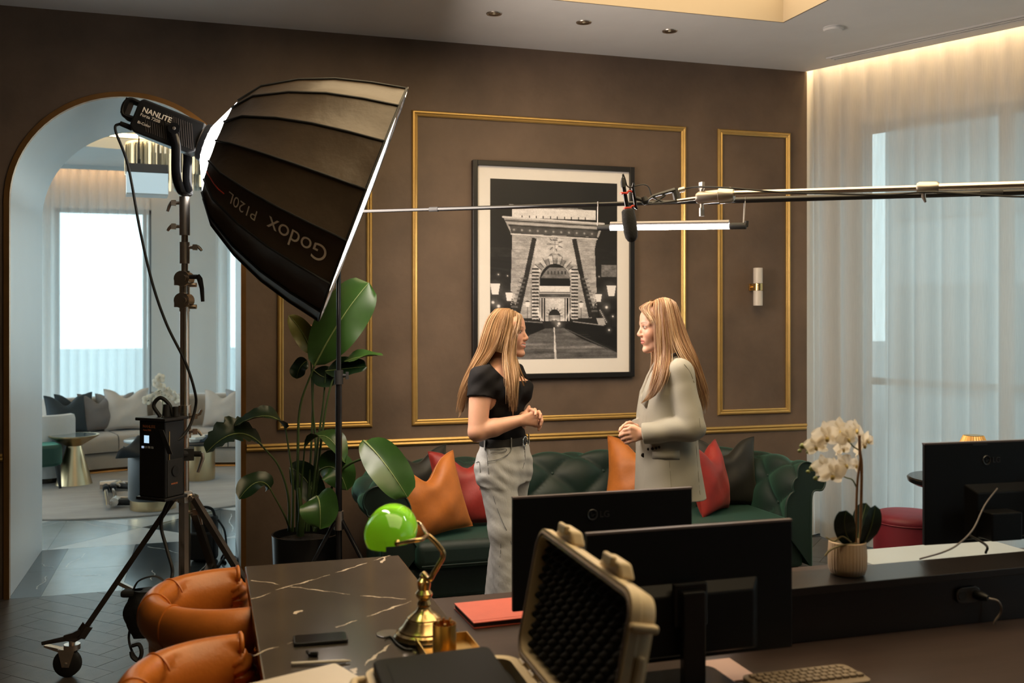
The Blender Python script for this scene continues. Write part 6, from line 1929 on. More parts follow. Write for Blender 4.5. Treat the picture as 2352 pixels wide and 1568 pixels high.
# ================================================================== tall bird-of-paradise plant
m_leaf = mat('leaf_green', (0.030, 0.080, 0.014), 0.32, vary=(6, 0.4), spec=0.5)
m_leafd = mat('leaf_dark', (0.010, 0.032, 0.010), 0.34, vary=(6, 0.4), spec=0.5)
m_leafy = mat('leaf_yellowish', (0.16, 0.155, 0.035), 0.4, vary=(9, 0.4))
m_rib_ = mat('leaf_midrib', (0.17, 0.22, 0.07), 0.4, vary=(12, 0.2))
m_petiole = mat('petiole_green', (0.050, 0.085, 0.022), 0.45, vary=(10, 0.3))
m_pot = mat('black_pot', (0.010, 0.011, 0.012), 0.28, vary=(12, 0.2))
m_soil = mat('soil', (0.018, 0.013, 0.009), 0.95, bump=(60, 0.8, 0.01))
PB = atd(702, 1226, 5.58)
PB = V(PB.x, PB.y, 0)
plant = thing('potted_palm', 'tall bird-of-paradise plant in a black pot beside the archway', 'plant', PB)
PM = T(PB)
MB(PM).lathe([(0.165, 0.001), (0.170, 0.02), (0.185, 0.40), (0.187, 0.43), (0.178, 0.43), (0.172, 0.385), (0.0005, 0.385)], 44, caps=False).build('pot', m_pot, plant, smooth=35)
sl = MB(PM); sl.lathe([(0.172, 0.388), (0.12, 0.402), (0.05, 0.396), (0.0005, 0.404)], 30, caps=False); sl.build('soil', m_soil, plant, smooth=60)
def leaf(base, ctrl, tip, width, face, mt, fold=0.25, parent=None, wmax=0.42, wave=0.012, shape=1.0, rip=0, stem_pts=None, stem_r=0.007, n=20):
    """blade: base -> tip with bend through ctrl; face = the way its upper side looks"""
    base, ctrl, tip = Vector(base), Vector(ctrl), Vector(tip)
    L = (tip - base).length
    P = []
    mids = []
    rgl = random.Random(int(L * 1e4) + int(width * 1e5))
    ph = rgl.random() * 6
    for i in range(n + 1):
        s = i / n
        p = base * (1 - s) ** 2 + ctrl * 2 * s * (1 - s) + tip * s * s
        t = ((ctrl - base) * (1 - s) + (tip - ctrl) * s).normalized()
        side = t.cross(face).normalized(); nr = side.cross(t).normalized()
        if nr.dot(face) < 0: nr = -nr
        f = (s ** 0.55) * ((1 - s) ** (0.55 * shape))
        f /= (wmax ** 0.55) * ((1 - wmax) ** (0.55 * shape))
        hw = width / 2 * min(1.0, f) + 0.001
        row = []
        for j in range(-6, 7):
            v = j / 6
            e = hw * v
            if rip and abs(v) > 0.3:
                e *= 1 - rip * abs(v) * (0.5 + 0.5 * math.sin(i * 2.3 + ph + (2 if v > 0 else 0))) ** 3
            z = fold * hw * (abs(v) ** 1.4) + wave * math.sin(s * 9 + ph) * v * abs(v) + 0.0016 * math.sin(i * pi) * abs(v)
            z += 0.0022 * math.sin(s * 60 + abs(v) * 5) * (1 - abs(v) * 0.4) * min(1, hw * 18)
            row.append(p + side * e + nr * z)
        P.append(row); mids.append(p + nr * 0.0012)
    o = MB().grid(P).build('leaf', mt, parent, smooth=80)
    MB().tube(mids, [0.0045 * (1 - 0.8 * i / n) * max(0.5, min(1.4, width / 0.15)) for i in range(n + 1)], 6).build('midrib', m_rib_, o, smooth=60)
    if stem_pts:
        MB().tube(spline([Vector(q) for q in stem_pts] + [base], 6), [stem_r * (1.35 - 0.6 * k / (6 * len(stem_pts))) for k in range(6 * len(stem_pts) + 1)], 7).build('stem', m_petiole, parent, smooth=60)
    return o
D = lambda x, y, d=5.58: atd(x, y, d)
toCam = (-FW + UP * 0.1).normalized()
soilp = lambda x: D(x, 1220)
leaf(D(722, 840, 5.54), D(778, 728, 5.46), D(847, 649, 5.52), 0.265, (toCam + RT * 0.35 + UP * -0.1).normalized(), m_leaf, 0.18, plant, 0.55, stem_pts=[soilp(682), D(684, 1040), D(690, 930)], shape=0.75)
leaf(D(714, 812, 5.64), D(704, 765, 5.62), D(663, 724, 5.60), 0.115, (toCam + RT * 0.2).normalized(), m_leafy, 0.4, plant, 0.5, stem_pts=[soilp(696), D(724, 1050, 5.66), D(718, 930, 5.66)], stem_r=0.006)
leaf(D(778, 838, 5.60), D(815, 815, 5.56), D(880, 816, 5.52), 0.11, (UP + toCam * 0.42).normalized(), m_leaf, 0.3, plant, 0.4, stem_pts=[soilp(716), D(738, 1010), D(756, 900)], stem_r=0.006)
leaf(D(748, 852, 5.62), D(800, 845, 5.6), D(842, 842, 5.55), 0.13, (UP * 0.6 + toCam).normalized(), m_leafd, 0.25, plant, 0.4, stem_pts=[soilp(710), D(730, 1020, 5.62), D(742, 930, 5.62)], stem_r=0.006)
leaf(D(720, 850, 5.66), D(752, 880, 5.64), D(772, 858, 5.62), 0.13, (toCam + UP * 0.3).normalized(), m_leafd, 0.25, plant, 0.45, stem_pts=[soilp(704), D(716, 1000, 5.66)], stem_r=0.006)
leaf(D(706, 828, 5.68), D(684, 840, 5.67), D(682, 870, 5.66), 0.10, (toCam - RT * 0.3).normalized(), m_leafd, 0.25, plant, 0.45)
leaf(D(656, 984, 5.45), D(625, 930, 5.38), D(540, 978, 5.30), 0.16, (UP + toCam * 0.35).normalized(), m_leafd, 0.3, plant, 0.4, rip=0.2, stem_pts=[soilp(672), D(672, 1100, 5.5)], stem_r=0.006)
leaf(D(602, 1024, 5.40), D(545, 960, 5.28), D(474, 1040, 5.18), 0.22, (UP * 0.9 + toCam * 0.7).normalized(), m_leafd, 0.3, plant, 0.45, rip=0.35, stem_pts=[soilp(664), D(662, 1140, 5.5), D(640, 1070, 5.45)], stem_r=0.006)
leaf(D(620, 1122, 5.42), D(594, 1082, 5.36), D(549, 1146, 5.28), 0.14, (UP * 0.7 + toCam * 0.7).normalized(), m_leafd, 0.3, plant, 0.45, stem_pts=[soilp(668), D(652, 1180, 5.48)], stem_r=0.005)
leaf(D(700, 1026, 5.54), D(752, 960, 5.46), D(792, 1066, 5.44), 0.15, (UP + RT * 0.3 + toCam * 0.35).normalized(), m_leaf, 0.35, plant, 0.45, stem_pts=[soilp(690), D(692, 1120)], stem_r=0.006)
leaf(D(735, 1080, 5.50), D(775, 1050, 5.42), D(797, 1126, 5.44), 0.19, (toCam + UP * 0.5).normalized(), m_leaf, 0.3, plant, 0.5, stem_pts=[soilp(712), D(720, 1150)], stem_r=0.006)
leaf(D(728, 1140, 5.38), D(738, 1148, 5.30), D(735, 1214, 5.30), 0.20, (toCam + UP * 0.25).normalized(), m_leaf, 0.3, plant, 0.40, stem_pts=[soilp(716), D(712, 1165, 5.45)], stem_r=0.006, shape=0.9)
leaf(D(836, 1012, 5.20), D(880, 1050, 5.08), D(936, 1142, 5.06), 0.20, (toCam + RT * 0.15 + UP * 0.25).normalized(), m_leaf, 0.22, plant, 0.55, stem_pts=[soilp(726), D(780, 1085, 5.45), D(856, 1044, 5.26), D(838, 1030, 5.21)], stem_r=0.006, shape=0.7)
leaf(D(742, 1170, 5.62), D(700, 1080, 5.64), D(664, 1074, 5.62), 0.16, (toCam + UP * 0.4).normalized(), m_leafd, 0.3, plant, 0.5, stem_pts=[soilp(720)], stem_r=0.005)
w = MB(); w.tube([soilp(690) - UP * 0.02, D(692, 1180, 5.54), D(686, 1120, 5.54)], [0.022, 0.016, 0.008], 8); w.build('stalk', m_petiole, plant, smooth=60)
# ================================================================== white orchid on the ledge
OP = V(1.795, 2.487, 0.90)
orc = thing('potted_orchid', 'white orchid in a ribbed cream pot on the dark ledge', 'orchid', OP)
OM = T(OP)
m_cpot = mat('cream_ribbed_pot', (0.66, 0.48, 0.32), 0.5, vary=(12, 0.12))
P = []
for (r, z) in ((0.040, 0.0), (0.048, 0.004), (0.0535, 0.022), (0.0545, 0.055), (0.053, 0.096), (0.050, 0.098)):
    P.append([(r * (1 + 0.018 * math.cos(34 * a) * (1 if 0.005 < z < 0.094 else 0)) * math.cos(a), r * (1 + 0.018 * math.cos(34 * a) * (1 if 0.005 < z < 0.094 else 0)) * math.sin(a), z) for a in [2 * pi * j / 204 for j in range(204)]])
P.append([(0.049 * math.cos(2 * pi * j / 204), 0.049 * math.sin(2 * pi * j / 204), 0.085) for j in range(204)])
w = MB(OM); w.grid(P, cv=True); w.add(P[0], [tuple(range(203, -1, -1))]); w.build('pot', m_cpot, orc, smooth=50)
MB(OM).lathe([(0.0495, 0.084), (0.03, 0.090), (0.0005, 0.091)], 26, caps=False).build('moss', mat('moss', (0.05, 0.04, 0.02), 0.95, bump=(120, 1, 0.01)), orc, smooth=60)
od = 2.90
Dd = lambda x, y, d=od: atd(x, y, d)
m_oleaf = mat('orchid_leaf', (0.012, 0.034, 0.022), 0.4, vary=(8, 0.3))
leaf(Dd(1958, 1252), Dd(1930, 1215, 2.84), Dd(1944, 1172, 2.84), 0.058, (toCam - RT * 0.2).normalized(), m_oleaf, 0.12, orc, 0.5, 0.001, shape=0.8, n=14)
leaf(Dd(1980, 1252), Dd(2004, 1215, 2.85), Dd(2010, 1160, 2.86), 0.056, (toCam + RT * 0.3).normalized(), m_oleaf, 0.12, orc, 0.5, 0.001, shape=0.8, n=14)
leaf(Dd(1970, 1248, 2.95), Dd(1976, 1200, 2.98), Dd(1990, 1155, 3.0), 0.060, toCam, m_oleaf, 0.12, orc, 0.5, 0.001, shape=0.8, n=14)
m_ostem = mat('orchid_stem', (0.24, 0.115, 0.045), 0.45, vary=(20, 0.3))
MB().tube(spline([Dd(1976, 1250), Dd(1978, 1150), Dd(1979, 1070), Dd(1975, 1035), Dd(1974, 1000)], 6), 0.0042, 8).build('stem', m_ostem, orc, smooth=60)
MB().tube(spline([Dd(1966, 1250), Dd(1967, 1160), Dd(1970, 1100), Dd(1976, 1055), Dd(1974, 1040)], 6), 0.0036, 8).build('stem', m_ostem, orc, smooth=60)
MB().tube(spline([Dd(1974, 1034), Dd(1960, 1025), Dd(1945, 1010), Dd(1915, 1000), Dd(1880, 1010), Dd(1848, 1026)], 6), 0.0022, 6).build('spray', m_stalk, orc, smooth=60)
MB().tube(spline([Dd(1969, 1122), Dd(1958, 1102), Dd(1945, 1097), Dd(1920, 1088), Dd(1885, 1085), Dd(1868, 1075)], 6), 0.0022, 6).build('spray', m_stalk, orc, smooth=60)
for sx_ in (((1955, 1245), (1935, 1232), (1915, 1242), (1897, 1234)), ((1968, 1248), (1935, 1252), (1908, 1262), (1895, 1276))):
    MB().tube(spline([Dd(x, y, 2.86) for x, y in sx_], 6), 0.0028, 6).build('air_root', mat('air_root', (0.17, 0.14, 0.06), 0.7), orc, smooth=60)
m_lip = mat('orchid_lip', (0.78, 0.60, 0.22), 0.5, vary=(40, 0.2))
def flower(px, py, r, yaw, pitch, roll, d=od):
    c = Dd(px, py, d)
    R_ = r * d / FPX
    nrm = (toCam + RT * yaw + UP * pitch).normalized()
    a1 = RT - nrm * RT.dot(nrm); a1.normalize(); b1 = nrm.cross(a1)
    if b1.z < 0: b1 = -b1
    m = frame(c, a1, b1, nrm) @ Rz(roll)
    core = MB(m); core.ball((0, 0, 0.003), (R_ * 0.10, R_ * 0.10, R_ * 0.12), 8, 6)
    f = core.build('flower', m_pet, orc, smooth=90)
    def petal(ang, ln, wd, back):
        P = []
        n = 8
        for i in range(n + 1):
            s = i / n
            hw = wd * (math.sin(pi * min(1, s ** 0.75)) ** 0.7 if 0 < s < 1 else 0.03)
            row = []
            for j in range(-3, 4):
                v = j / 3
                y = ln * s; x = hw * v
                z = -back * s * s * ln - 0.10 * hw * v * v + 0.0015 * math.sin(7 * s + 3 * v)
                row.append((x * math.cos(ang) - y * math.sin(ang), x * math.sin(ang) + y * math.cos(ang), z))
            P.append(row)
        MB(m).grid(P).build('petal', m_pet, f, smooth=90)
    for k, (ang, ln, wd) in enumerate(((0.0, 1.0, 0.32), (2.2, 0.95, 0.30), (-2.2, 0.95, 0.30), (1.25, 1.0, 0.52), (-1.25, 1.0, 0.52))):
        petal(ang, R_ * ln, R_ * wd, 0.20 if k < 3 else 0.10)
    l_ = MB(m); l_.ball((0, -R_ * 0.18, R_ * 0.12), (R_ * 0.14, R_ * 0.20, R_ * 0.10), 10, 6); l_.build('lip', m_lip, f, smooth=90)
for (x, y, r, yw, pt_, rl, d) in ((1898, 1002, 36, 0.1, -0.1, 0.1, 2.86), (1874, 1024, 30, -0.5, -0.2, 0.3, 2.87), (1927, 988, 34, 0.0, 0.2, -0.2, 2.89), (1946, 1006, 30, 0.3, -0.1, 0.4, 2.86), (1966, 987, 30, 0.7, 0.3, -0.3, 2.91), (1982, 1020, 34, 0.9, -0.5, 0.5, 2.93),
                                  (1893, 1072, 30, -0.2, 0.0, 0.2, 2.88), (1912, 1088, 38, 0.1, -0.35, -0.1, 2.85), (1940, 1066, 30, 0.4, 0.1, 0.5, 2.87), (1936, 1030, 24, 0.2, -0.3, 0.2, 2.90), (1966, 1068, 22, 0.8, 0.0, -0.4, 2.91), (1992, 1012, 20, 0.2, 0.2, 0.3, 2.95)):
    flower(x, y, r, yw, pt_, rl, d)
m_bud = mat('orchid_bud', (0.25, 0.30, 0.08), 0.45, vary=(20, 0.2))
for (x, y, r) in ((1844, 1024, 8), (1837, 1035, 5), (1856, 1038, 5), (1867, 1075, 8.5), (1856, 1083, 5), (1873, 1098, 5.5)):
    rr = r * od / FPX
    MB().ball(Dd(x, y), (rr, rr, rr * 0.85), 12, 8).build('bud', m_bud, orc, smooth=180)
MB().tube(spline([Dd(1848, 1026), Dd(1856, 1038), Dd(1860, 1030)], 4), 0.0014, 5).build('bud_stalk', m_stalk, orc)
MB().tube(spline([Dd(1868, 1075), Dd(1880, 1088), Dd(1873, 1098)], 4), 0.0014, 5).build('bud_stalk', m_stalk, orc)
# ================================================================== things in the lounge
lpill('dark teal cushion leftmost on the curved sofa, before its dark twin', 155, 2.46, 0.42, -6, m_navy, 14)
lpill('dark teal cushion half hidden behind its dark twin on the curved sofa', 176, 2.60, 0.42, 10, m_navy, 10)
lpill('taupe grey cushion beside the dark teal ones on the curved sofa', 230, 2.50, 0.42, 12, m_taupe, 12)
lpill('mid grey cushion behind the large cream one on the curved sofa', 266, 2.62, 0.40, 0, mat('grey_fabric', (0.26, 0.245, 0.235), 0.8, vary=(5, 0.1), bump=(120, 0.3, 0.003)), 10)
lpill('large cream cushion left of the lounge orchid', 292, 2.46, 0.46, -4, m_cream, 14, 0.09)
lpill('plain beige cushion behind the orchid on the curved sofa', 392, 2.58, 0.40, 4, m_beige, 10, 0.05)
lpill('cream cushion by the right edge of the archway', 508, 2.46, 0.42, -8, m_cream, 12, 0.08)
lpill('pale grey cushion cut off by the right edge of the archway', 560, 2.52, 0.42, 6, mat('pale_grey_fabric', (0.34, 0.34, 0.35), 0.8, vary=(5, 0.1), bump=(120, 0.3, 0.003)), 12, 0.06)
# white armchair, left
wc = atd(98, 1020, 9.8)
t = thing('armchair', 'white rounded armchair half hidden by the left side of the archway', 'armchair', V(wc.x, wc.y, 0))
m_wfab = mat('white_boucle', (0.58, 0.57, 0.55), 0.9, vary=(8, 0.1), bump=(150, 0.4, 0.004))
wm = T(wc.x, wc.y, 0) @ Matrix.Diagonal((0.82, 0.82, 0.96, 1))
P = []
for i in range(25):
    a = math.radians(-10 + 200 * i / 24)
    pr = [(0.27, 0.30), (0.27, 0.66), (0.29, 0.70), (0.33, 0.71), (0.375, 0.70), (0.39, 0.66), (0.39, 0.08)]
    P.append([(r * math.cos(a), r * math.sin(a) - 0.02, z) for r, z in pr])
w = MB(wm @ Rz(math.radians(150))); w.grid(P, cv=True); w.add(P[0], [tuple(range(7))]); w.add(P[-1], [tuple(range(6, -1, -1))]); w.build('backrest', m_wfab, t, smooth=50)
MB(wm).lathe([(0.30, 0.08), (0.33, 0.12), (0.33, 0.36), (0.29, 0.41), (0.0005, 0.42)], 36).build('seat', m_wfab, t, smooth=50)
MB(wm).lathe([(0.26, 0.017), (0.26, 0.08)], 30).build('plinth', m_darkwood, t)
# dark green chair at the left edge
gc = atd(68, 1060, 9.4)
t = thing('armchair', 'dark green velvet chair at the left edge of the archway', 'armchair', V(gc.x, gc.y, 0))
gm = T(gc.x, gc.y, 0) @ Rz(math.radians(20))
m_gr2 = mat('deep_green_velvet', (0.010, 0.052, 0.036), 0.6, sheen=0.6, sheen_tint=(0.3, 0.8, 0.6), vary=(6, 0.3))
MB(gm).rbox((0, 0, 0.33), (0.50, 0.50, 0.20), 0.10, 5).build('seat', m_gr2, t, bevel=0.03, smooth=60)
MB(gm @ Rx(0.12)).rbox((0, 0.22, 0.42), (0.50, 0.10, 0.20), 0.045, 5).build('backrest', m_gr2, t, bevel=0.02, smooth=60)
for (x, y) in ((-0.2, -0.2), (0.2, -0.2), (-0.2, 0.2), (0.2, 0.2)):
    MB(gm).tube([V(x * 1.1, y * 1.1, RUG), V(x, y, 0.24)], [0.012, 0.028], 10).build('leg', m_black, t, smooth=50)
# brass tables
m_bbr = mat('brushed_brass', (0.60, 0.46, 0.27), 0.28, 1.0, vary=(14, 0.12), stretch=(1, 1, 0.1), aniso=0.5)
bt = atd(170, 1112, 9.62)
t = thing('side_table', 'brushed brass hourglass side table with tray top in front of the white armchair', 'table', V(bt.x, bt.y, 0))
bm_ = T(bt.x, bt.y, 0)
MB(bm_).lathe([(0.166, RUG), (0.162, 0.03), (0.068, 0.385)], 40).build('cone_foot', m_bbr, t, smooth=40)
MB(bm_).lathe([(0.066, 0.385), (0.225, 0.478), (0.228, 0.490), (0.220, 0.490), (0.0005, 0.478)], 40, caps=False).build('tray_top', m_bbr, t, smooth=40)
MB(bm_).lathe([(0.0005, 0.481), (0.214, 0.489), (0.0005, 0.4895)], 40, caps=False).build('glass_inlay', mat('tinted_glass', (0.25, 0.30, 0.30), 0.05, 0.3), t, smooth=30)
ct = atd(457, 1098, 9.9)
t = thing('coffee_table', 'round brass drum table right of the steel stand', 'table', V(ct.x, ct.y, 0))
cm = T(ct.x, ct.y, 0)
MB(cm).lathe([(0.155, RUG), (0.155, 0.37)], 40).build('drum', m_bbr, t, smooth=40)
MB(cm).lathe([(0.24, 0.37), (0.25, 0.378), (0.25, 0.392), (0.24, 0.40)], 44).build('table_top', m_black, t, smooth=40)
ct2 = atd(345, 1030, 9.75)
t = thing('coffee_table', 'round pale glass-topped table behind the black stool', 'table', V(ct2.x, ct2.y, 0))
cm2 = T(ct2.x, ct2.y, 0)
MB(cm2).lathe([(0.10, RUG), (0.10, 0.41)], 36).build('drum', m_bbr, t, smooth=40)
MB(cm2).lathe([(0.235, 0.41), (0.245, 0.418), (0.245, 0.43), (0.235, 0.436)], 44).build('table_top', mat('pale_table', (0.42, 0.48, 0.50), 0.08, vary=(3, 0.1)), t, smooth=40)
for i, (dx, dz, nm, c) in enumerate(((0.0, 0.402, 'pale hardback book lowest of the stack on the brass drum table', (0.45, 0.43, 0.38)), (0.01, 0.428, 'cream book on top of the stack on the brass drum table', (0.60, 0.54, 0.45)))):
    t = thing('book', nm, 'book', V(ct.x + dx + 0.02, ct.y, dz), 'books on the brass drum table')
    bmx = T(ct.x + dx + 0.02, ct.y - 0.05, dz) @ Rz(0.2 + 0.3 * i)
    MB(bmx).box2((-0.12, -0.09, 0.002), (0.12, 0.09, 0.021)).build('pages', mat('paper', (0.7, 0.68, 0.62), 0.8), t)
    MB(bmx).box2((-0.123, -0.093, 0), (0.123, 0.093, 0.003)).box2((-0.123, -0.093, 0.0205), (0.123, 0.093, 0.024)).build('cover', mat('book_cover', c, 0.5), t)
def cloth_lump(name, label, c, sx_, sy_, h, mt, seed, cat='jacket'):
    rg = random.Random(seed); n = 22
    ks = [(rg.uniform(2, 6), rg.uniform(0, 6), rg.uniform(0, 6), rg.uniform(-1, 1)) for _ in range(6)]
    P = []
    for i in range(n + 1):
        row = []
        for j in range(n + 1):
            u, v = -1 + 2 * i / n, -1 + 2 * j / n
            r = math.hypot(u, v)
            e = 1 + 0.15 * math.sin(3 * math.atan2(v, u) + seed)
            f = max(0, 1 - (max(abs(u), abs(v)) ** 2.5))
            z = h * f ** 0.5 * (0.65 + 0.35 * sum(math.sin(a * u + b + a * v * d) for a, b, c_, d in ks) / 3)
            row.append(c + V(u * sx_ * e, v * sy_ * e, max(0.002, z)))
        P.append(row)
    w = MB(); w.grid(P)
    o = w.build(name, mt, None, smooth=80, solid=0.008)
    return tag(o, label, cat)
cloth_lump('folded_scarf', 'dark blue scarf lying on the brass drum table', V(ct.x + 0.14, ct.y - 0.08, 0.402), 0.12, 0.10, 0.09, mat('blue_cloth', (0.03, 0.05, 0.075), 0.8, vary=(9, 0.3)), 4, 'scarf')
# black stool with brass foot and jacket
bs_ = atd(352, 1172, 8.42)
t = thing('stool', 'black round stool with a brass foot behind the steel stand', 'stool', V(bs_.x, bs_.y, 0))
sm_ = T(bs_.x, bs_.y, 0)
MB(sm_).lathe([(0.185, RUG), (0.185, 0.10)], 44).build('brass_foot', m_bbr, t, smooth=40)
m_bst = mat('stool_velvet', (0.018, 0.026, 0.030), 0.5, sheen=0.5, vary=(6, 0.3))
MB(sm_).lathe([(0.19, 0.10), (0.20, 0.115), (0.202, 0.44), (0.192, 0.465), (0.15, 0.475), (0.0005, 0.478)], 44).build('seat', m_bst, t, smooth=50)
cloth_lump('jacket', 'dark jacket dropped on the black stool in the lounge', V(bs_.x - 0.05, bs_.y - 0.04, 0.476), 0.20, 0.16, 0.16, mat('jacket_cloth', (0.012, 0.016, 0.020), 0.75, vary=(12, 0.4)), 2)
# white orchid far off
fo = atd(372, 930, 10.7)
t = thing('potted_orchid', 'white orchid standing in the lounge in front of the curved sofa', 'orchid', V(fo.x, fo.y, 0.436))
ob = V(ct2.x + 0.06, ct2.y + 0.05, 0.437)
t.location = ob
MB(T(ob)).lathe([(0.035, 0), (0.05, 0.09), (0.047, 0.09)], 20).build('pot', m_white, t, smooth=40)
rg = random.Random(5)
tops = [atd(x, y, 9.8) for x, y in ((338, 918), (352, 912), (366, 905), (358, 880), (368, 868), (372, 890), (384, 900), (396, 908), (405, 915), (378, 918))]
MB().tube(spline([ob + V(0, 0, 0.07), atd(372, 960, 9.8), atd(372, 900, 9.8), atd(356, 905, 9.8), atd(336, 925, 9.8)], 6), 0.004, 6).build('stem', m_stalk, t, smooth=60)
for p_ in tops:
    fl_ = MB(frame(p_, RT, FW, UP) @ Euler((rg.uniform(-.5, .5), rg.uniform(-.5, .5), rg.uniform(-.5, .5))).to_matrix().to_4x4())
    for k in range(5):
        a = 2 * pi * k / 5 + 0.3
        fl_.ball((0.027 * math.cos(a), 0.0, 0.027 * math.sin(a)), (0.026, 0.008, 0.026), 8, 5)
    fl_.build('flower', m_pet, t, smooth=80)
# grip gear on the rug
def gear(label, px, py, d, ln, ang, seed):
    c = atz(px, py, RUG + 0.03)
    t = thing('grip_clamp', label, 'clamp', c, 'grip gear on the rug')
    gmx = T(c) @ Rz(ang)
    MB(gmx).tube([V(0, 0, 0), V(0, -ln, 0)], 0.018, 12).build('rod', m_chrome, t, smooth=50)
    MB(gmx).tube([V(0, 0.05, 0.01), V(0, -0.08, 0.005)], 0.028, 12).build('sleeve', m_rubber, t, smooth=50)
    w = MB(gmx); w.tube([V(-0.05, 0.07, 0.02), V(0.06, 0.07, 0.02)], 0.036, 14); w.build('clamp_head', m_steel, t, smooth=40)
    w = MB(gmx); w.tube([V(0.06, 0.07, 0.02), V(0.10, 0.04, 0.03), V(0.12, -0.02, 0.02)], 0.010, 8); w.build('lever', m_alu, t, smooth=50)
    return t
gear('clamp with a short steel rod lying leftmost on the round rug', 243, 1121, 0, 0.95, math.radians(6), 1)
gear('clamp with a thin rod lying beside the short steel one on the rug', 258, 1119, 0, 0.80, math.radians(7), 2)
gear('steel clamp lying just left of the black stool', 283, 1118, 0, 0.10, math.radians(70), 3)
gear('small steel clamp lying nearest on the rug by the brass foot of the stool', 284, 1155, 0, 0.06, math.radians(85), 4)
# camera bag behind the stand
cbg = atd(470, 1290, 6.72)
t = thing('camera_bag', 'black camera bag standing on the stone floor behind the steel stand', 'bag', V(cbg.x, cbg.y, 0))
bmx = T(cbg.x, cbg.y, 0) @ Rz(-0.3)
MB(bmx).rbox((0, 0, 0.15), (0.17, 0.12, 0.296), 0.04, 4).build('bag_body', m_bag, t, bevel=0.02, smooth=60)
MB(bmx).rbox((0, -0.08, 0.11), (0.15, 0.05, 0.18), 0.02, 3).build('front_pocket', m_bag, t, bevel=0.012, smooth=60)
MB(bmx).tube(spline([V(-0.07, 0, 0.29), V(-0.05, 0, 0.34), V(0, 0, 0.355), V(0.05, 0, 0.34), V(0.07, 0, 0.29)], 5), 0.010, 6).build('carry_handle', m_bag, t, smooth=60)
MB(bmx).tube(spline([V(0.09, 0, 0.27), V(0.14, -0.02, 0.2), V(0.15, -0.02, 0.08), V(0.12, -0.03, 0.012), V(0.15, -0.06, 0.008), V(0.17, -0.10, 0.008)], 5), 0.010, 6, flat=0.5).build('shoulder_strap', m_bag, t, smooth=60)
cable('floor_cable', 'black cable curled on the stone floor right of the camera bag', [atz(500, 1300, 0.007), atz(520, 1275, 0.007), atz(545, 1285, 0.007), atz(530, 1310, 0.007), atz(555, 1325, 0.007)], 0.008)
# chandelier
chp = atd(388, 385, 9.9)
ch = thing('chandelier', 'round crystal chandelier hanging in the lounge behind the lamp head', 'chandelier', V(chp.x, chp.y, atd(388, 432, 9.9).z))
m_crys = mat('crystal_rod', (0.34, 0.34, 0.29), 0.08, 0.3, vary=(3, 0.2))
m_crys2 = mat('crystal_glint', (0.8, 0.76, 0.6), 0.1, emit=((1.0, 0.86, 0.55), 0.75))  # sparkle put into some rods as a glow of their own
m_crys3 = mat('crystal_shaded', (0.10, 0.10, 0.085), 0.06)  # dark streaks between the sparkle, put into the colour
zt_, zb_ = atd(388, 338, 9.9).z, atd(388, 430, 9.9).z
R1 = 0.40
MB(T(chp.x, chp.y, zt_)).lathe([(R1 - 0.012, -0.012), (R1 + 0.008, -0.012), (R1 + 0.008, 0.012), (R1 - 0.012, 0.012), (R1 - 0.012, -0.012)], 60, caps=False).build('top_ring', m_steel, ch, smooth=40)
MB(T(chp.x, chp.y, zt_)).lathe([(0.10, -0.03), (R1 - 0.02, -0.012), (R1 - 0.02, 0.0), (0.10, 0.0), (0.10, -0.03)], 48, caps=False).build('light_plate', emitter('chandelier_glow', (1.0, 0.88, 0.6), 0.8), ch, smooth=40)
proto = None
for ring_, (R_, n_, z0_, z1_) in enumerate(((R1, 60, zb_ + 0.10, zt_), (R1 - 0.07, 44, zb_, zt_))):
    for i in range(n_):
        a = 2 * pi * i / n_
        if proto is None or proto.get('ring') != ring_:
            q = MB().tube([V(0, 0, z0_ - zt_), V(0, 0, z0_ - zt_ + 0.03), V(0, 0, -0.01)], [0.010, 0.014, 0.014], 6)
            proto = q.build('crystal', m_crys, ch); proto['ring'] = ring_
            o = proto
        else:
            o = proto.copy(); COL.objects.link(o); attach(o, ch)
            if i % 5 in (1, 3): o.material_slots[0].link = 'OBJECT'; o.material_slots[0].material = m_crys2 if i % 5 == 1 else m_crys3
        o.matrix_basis = T(chp.x + R_ * math.cos(a), chp.y + R_ * math.sin(a), zt_)
for a in (0.4, 2.5, 4.6):
    MB().tube([V(chp.x + R1 * 0.9 * math.cos(a), chp.y + R1 * 0.9 * math.sin(a), zt_), V(chp.x + R1 * 0.9 * math.cos(a), chp.y + R1 * 0.9 * math.sin(a), H + 0.30)], 0.003, 5).build('wire', m_alu, ch)
# square hanging lamp in front of it
bx0, bx1 = atd(288, 415, 7.9), atd(387, 415, 7.9)
ztop, zmid, zbot = atd(337, 381, 7.9).z, atd(337, 401, 7.9).z, atd(337, 449, 7.9).z
bc = (bx0 + bx1) / 2; hw = (bx1 - bx0).length / 2 / 1.12
t = thing('hanging_lamp', 'square hanging lamp with grey band and pale blue-white lower shade beyond the arch', 'lamp', V(bc.x, bc.y, zbot))
lm = T(bc.x, bc.y, 0) @ Rz(0.09)
MB(lm).box2((-hw, -0.12, zmid), (hw, 0.12, ztop)).build('grey_band', mat('grey_band', (0.17, 0.15, 0.145), 0.6), t)
MB(lm).box2((-hw, -0.12, zbot), (hw, 0.12, zmid)).build('lamp_shade', mat('lamp_paper', (0.7, 0.82, 0.86), 0.6, emit=((0.72, 0.92, 1.0), 0.42)), t)
MB(lm).box2((-hw - 0.002, -0.122, zbot - 0.004), (hw + 0.002, 0.122, zbot + 0.004)).build('bottom_rim', m_white, t)
MB(lm).tube([V(-0.06, 0, ztop), V(-0.06, 0, H + 0.30)], 0.006, 8).build('hanger', m_black, t)
MB(lm).tube([V(-0.06, 0, ztop), V(-0.06, 0, ztop + 0.05)], 0.014, 10).build('hook', m_black, t)
